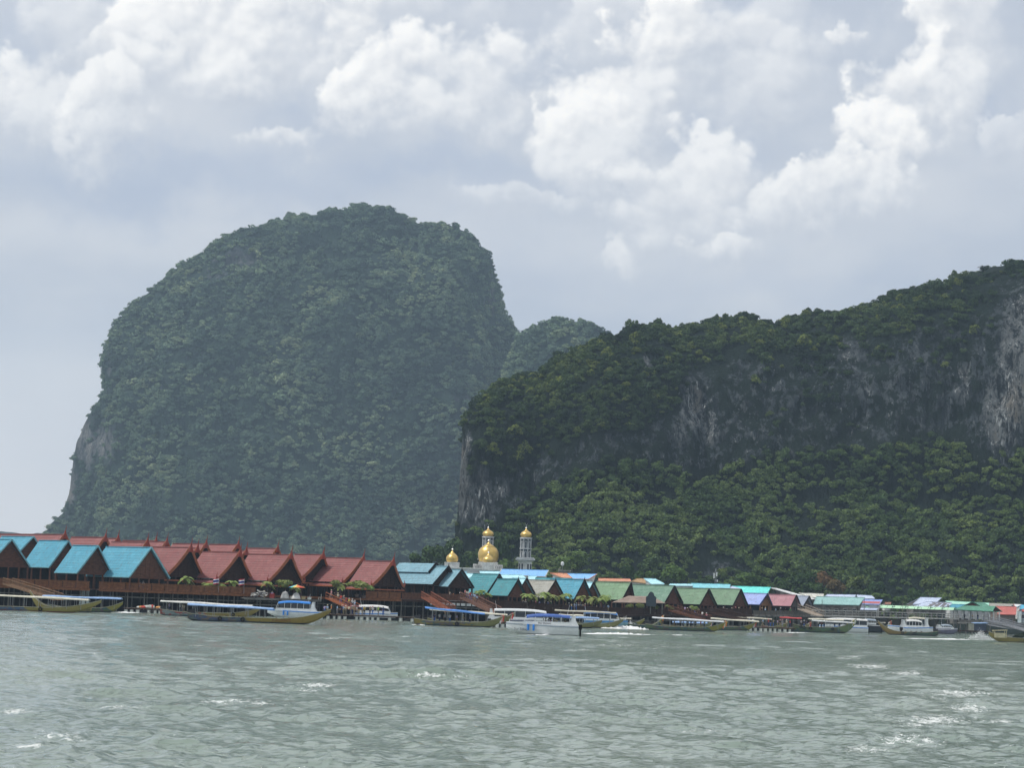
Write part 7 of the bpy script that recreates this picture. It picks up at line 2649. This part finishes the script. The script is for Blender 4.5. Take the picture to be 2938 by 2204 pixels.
for k in range(34):
    x = R.uniform(-1.6, 1.6)
    z = R.uniform(0.1, 1.5 * (1 - abs(x) / 2.2))
    a = R.uniform(-1.2, 1.2)
    l_ = R.uniform(0.3, 0.5)
    y = R.uniform(-0.5, 0.3) - 0.2 * (1.5 - z)
    MB().tube((x - l_ * math.cos(a), y, z - l_ * math.sin(a) * .6 + .2), (x + l_ * math.cos(a), y + .1, z + l_ * math.sin(a) * .6 + .2), 0.13, 0.10, 6).build('bundle', mat('white_bundle_cloth', (0.62, 0.60, 0.56), 0.85, var=0.3) if k % 3 else mat('grey_bundle_cloth', (0.22, 0.21, 0.20), 0.85, var=0.3), hp)
rc_ = on_terrace('crate', 'red crate standing right of the bundle heap', 781, 'crate')
MB().box((0, 0, 0.45), (1.0, 0.8, 0.86)).build('crate_body', mat('red_crate_paint', (0.36, 0.05, 0.04), 0.7), rc_)
for q in (0.12, 0.45, 0.78):
    MB().box((0, -0.42, q), (1.04, 0.05, 0.16)).build('slat', mat('red_crate_paint', (0.36, 0.05, 0.04)), rc_)
MB().box((-0.5, -0.43, 0.45), (0.08, 0.06, 0.9)).box((0.5, -0.43, 0.45), (0.08, 0.06, 0.9)).build('corner_batten', WOODD, rc_)


def tarp(px, label, w, h, m_, seed):
    root = on_terrace('tarpaulin_cover', label, px, 'tarpaulin')
    rs = random.Random(seed)
    n = 9
    V = np.zeros((n, n, 3))
    for i in range(n):
        for j in range(n):
            u, v = i / (n - 1) * 2 - 1, j / (n - 1) * 2 - 1
            z = h * (1 - max(abs(u), abs(v)) ** 3) + rs.uniform(-.10, .10) * (1 - max(abs(u), abs(v)))
            V[i, j] = (u * w / 2, v * 0.8, max(z, 0.02))
    me = grid_mesh('sheet', V, n, n)
    link('sheet', me, m_, root)
    MB().bar((-w * .3, 0, h * .9), (w * .3, 0, h * .92), 0.05).bar((-w * .3, 0, 0), (-w * .3, 0, h * .9), 0.05).bar((w * .3, 0, 0), (w * .3, 0, h * .9), 0.05).build('frame', METAL, root)


tarp(818, 'grey tarpaulin cover left under the rainbow umbrella', 1.7, 1.35, mat('grey_tarpaulin', (0.34, 0.35, 0.35), 0.7, var=0.3), 1)
tarp(850, 'white tarpaulin cover right under the rainbow umbrella', 1.6, 1.2, mat('white_tarpaulin', (0.66, 0.66, 0.64), 0.7, var=0.2), 2)
for (px, w_, h_, m_, lab) in ((840, 0.8, 0.45, BARREL, 'small white box below the tarpaulins'), (871, 0.7, 0.5, mat('straw_sack', (0.45, 0.34, 0.18)), 'straw coloured sack right of the tarpaulins'), (888, 0.7, 0.4, BARREL, 'low white box at the right of the terrace')):
    b_ = on_terrace('box' if 'box' in lab else 'sack', lab, px, 'box' if 'box' in lab else 'sack')
    MB().box((0, 0, h_ / 2), (w_, 0.6, h_)).build('body', m_, b_)
    MB().box((0, 0, h_ + 0.03), (w_ + 0.05, 0.65, 0.07)).build('lid', m_, b_)
ch = on_terrace('chair', 'white plastic chair at the right end of the terrace', 918, 'chair')
MB().box((0, 0, 0.45), (0.5, 0.5, 0.05)).build('seat', BARREL, ch)
MB().box((0.24, 0, 0.78), (0.05, 0.5, 0.62)).build('backrest', BARREL, ch)
for sx in (-.22, .22):
    for sy in (-.22, .22):
        MB().box((sx, sy, 0.22), (0.05, 0.05, 0.44)).build('leg', BARREL, ch)

# wrapped goods on the left pontoon
g_ = empty('goods_heap', (P(430, 1750, 425.5).x, 425.6, 0.92), 'heap of white red and orange wrapped goods on the left pontoon', 'goods')
for k in range(18):
    x = R.uniform(-2.4, 2.6)
    h_ = R.uniform(0.25, 0.6) * (1.2 - abs(x) / 3.6)
    c = R.choice([BARREL, BARREL, mat('orange_wrap', (0.62, 0.30, 0.10)), mat('red_wrap', (0.5, 0.06, 0.04)), mat('grey_wrap', (0.3, 0.3, 0.3))])
    MB().lathe((x, R.uniform(-.6, .6), 0), [(0.30, 0), (0.42, h_ * .4), (0.34, h_ * .85), (0.10, h_ * 1.05)], 8, sx=R.uniform(.9, 1.5)).build('parcel', c, g_)

# ------------------------------------------------------------------ trees behind the village
TREEM = leaf_material('shore_foliage', [(0.03, 0.06, 0.02), (0.05, 0.10, 0.03), (0.08, 0.14, 0.04), (0.10, 0.16, 0.05)], 0.05, (0.15, 0.20, 0.05), 0.1)
TREEB = leaf_material('bright_shore_foliage', [(0.06, 0.11, 0.03), (0.09, 0.16, 0.04), (0.12, 0.20, 0.05), (0.15, 0.23, 0.07)], 0.05, (0.2, 0.25, 0.06), 0.1)
TREEO = leaf_material('rust_foliage', [(0.07, 0.085, 0.035), (0.12, 0.10, 0.04), (0.16, 0.10, 0.045), (0.10, 0.12, 0.04)], 0.05, (0.19, 0.10, 0.045), 0.2)


def tree(x0, x1, yt, yb, Y, label, m_, seed, n=1500, lobes=9, zg=1.0, flat=1.0):
    a, b = P(x0, yt, Y), P(x1, yt, Y)
    r = (b.x - a.x) / 2
    zt = a.z
    zb = P(x0, yb, Y).z
    h = zt - zb
    root = empty('tree', ((a.x + b.x) / 2, Y, zg), label, 'tree', 'trees on the shore')
    cm = crown_mesh('crown_mesh', seed, lobes, n, 0.32 / max(r, 1.5), 1.0, m_, 0.62, 0.46)
    q = link('crown', cm, None, root)
    q.location = (0, 0, zt - zg - h * 0.50)
    q.scale = (r, r * 0.9, h * 0.62)
    t = MB().tube((0, 0, -0.5), (0.1, 0, (zt - zg) * 0.5), 0.05 * r + .12, 0.03 * r + .08, 8)
    t.build('trunk', TRUNK, root)
    rs = random.Random(seed)
    for k in range(4):
        an = rs.uniform(0, 6.28)
        MB().tube((0.08, 0, (zt - zg) * 0.4), (r * 0.5 * math.cos(an), r * 0.5 * math.sin(an), zt - zg - h * rs.uniform(.3, .6)), 0.02 * r + .05, 0.04, 6).build('limb', TRUNK, root)
    return root


for i, (x0, x1, yt, yb, Y, lab, m_) in enumerate((
        (1168, 1232, 1590, 1640, 720, 'round green tree left of the corner dome', TREEM), (1205, 1290, 1562, 1640, 735, 'large green tree behind the corner dome', TREEM),
        (1262, 1345, 1550, 1640, 745, 'tall green tree between corner dome and great dome', TREEM), (1330, 1380, 1590, 1636, 725, 'dark tree just left of the great dome', TREEM),
        (1418, 1470, 1540, 1640, 740, 'green tree between the two minarets', TREEM), (1432, 1482, 1602, 1640, 715, 'low bright bush at the foot of the great dome', TREEB),
        (1585, 1700, 1584, 1650, 740, 'wide spreading light green tree right of the minaret', TREEB), (1690, 1760, 1650, 1668, 700, 'low grey green bush behind the blue roof', TREEM),
        (1780, 1822, 1626, 1672, 700, 'slender green tree behind the orange roof', TREEM), (1815, 1852, 1640, 1680, 690, 'small round tree left of the yellow green one', TREEM),
        (1850, 1892, 1638, 1672, 695, 'yellow green tree behind the pale tin roof', TREEB), (1896, 1982, 1618, 1686, 690, 'broad bright green tree with pole beside it', TREEB),
        (2072, 2130, 1664, 1690, 700, 'low green tree behind the rightmost green hall', TREEB), (2112, 2226, 1642, 1700, 720, 'large rounded light green tree above the turquoise roof', TREEB),
        (2205, 2268, 1656, 1705, 715, 'mid green tree over the white sloping roof', TREEM), (2255, 2350, 1640, 1712, 730, 'dark green broad tree left of the rust coloured tree', TREEM),
        (2330, 2402, 1640, 1706, 735, 'olive and rust tinged tree beside the rust coloured one', TREEO), (2372, 2438, 1664, 1714, 725, 'rust red leaved tree above the grey teal roof', TREEO),
        (2296, 2372, 1672, 1712, 712, 'green bush in front of the rust coloured tree', TREEM), (2490, 2560, 1704, 1738, 740, 'low bright green bush right of the striped roofs', TREEB),
        (2545, 2612, 1714, 1742, 742, 'yellow green hedge bush above the walkway roof', TREEB), (2598, 2660, 1690, 1740, 760, 'round dark tree left of the lettered roof', TREEM),
        (2640, 2710, 1650, 1720, 780, 'tall dark green tree behind the lettered roof', TREEM), (2480, 2540, 1670, 1720, 770, 'dark bushy tree behind the pale grey blue roofs', TREEM),
        (2420, 2500, 1650, 1712, 775, 'dark tree right of the rust red leaved tree', TREEM))):
    tree(x0, x1, yt, yb, Y, lab, m_, 500 + i)

# ------------------------------------------------------------------ mast, tanks
Y = 650
b0, b1 = P(2052, 1690, Y), P(2047, 1632, Y)
ms = empty('radio_mast', (b0.x, Y, 2.0), 'thin lattice mast with white panel aerials behind the mid green hall', 'mast')
H0 = b1.z - 2.0
lm_ = MB()
for k in range(3):
    a = 2.094 * k
    lm_.tube((0.5 * math.cos(a), 0.5 * math.sin(a), 0), (0.12 * math.cos(a), 0.12 * math.sin(a), H0), 0.07, 0.04, 5)
for k in range(14):
    for j in range(3):
        a0, a1 = 2.094 * j, 2.094 * (j + 1)
        z0, z1 = H0 * k / 14, H0 * (k + 1) / 14
        r0, r1 = 0.5 - 0.38 * k / 14, 0.5 - 0.38 * (k + 1) / 14
        lm_.bar((r0 * math.cos(a0), r0 * math.sin(a0), z0), (r1 * math.cos(a1), r1 * math.sin(a1), z1), 0.04)
lm_.build('lattice', METAL, ms)
for (dx, z_, h_) in ((-0.45, -2.0, 1.5), (0.3, -1.6, 1.1), (0.5, -3.4, 0.6)):
    MB().box((dx, -0.3, H0 + z_), (0.32, 0.2, h_)).build('panel_aerial', WHITE, ms)
MB().tube((0, 0, H0 * .55), (3.2, 0, 0), 0.02, 0.02, 4).tube((0, 0, H0 * .7), (4.6, 0, 0), 0.02, 0.02, 4).build('guy_wire', METAL, ms)

Y = 655
b0 = P(1616, 1646, Y)
tk = empty('rooftop_block', (b0.x, Y, 2.0), 'grey concrete block with round white tank and pipes right of the right minaret', 'building')
z_ = b0.z - 2.0
MB().box((0.4, 0, z_ / 2 + 0.2), (3.2, 3, z_ + 0.8)).build('wall', CONCD, tk)
MB().box((0.4, 0, z_ + 0.8), (3.6, 3.4, 0.25)).build('cornice', CONC, tk)
MB().lathe((-0.3, 0, z_ + 2.4), [(0.1, -0.3), (0.42, -0.15), (0.50, 0.3), (0.42, 0.7), (0.12, 0.9)], 10).build('tank', WHITE, tk)
MB().tube((-0.3, 0, z_ + 0.9), (-0.3, 0, z_ + 2.2), 0.08, 0.08, 6).build('tank_leg', METAL, tk)
for dx in (-1.3, -0.95):
    MB().tube((dx, 0, z_ - 0.2), (dx, 0, z_ + 2.6 + dx), 0.10, 0.10, 6).build('pipe', CONC, tk)
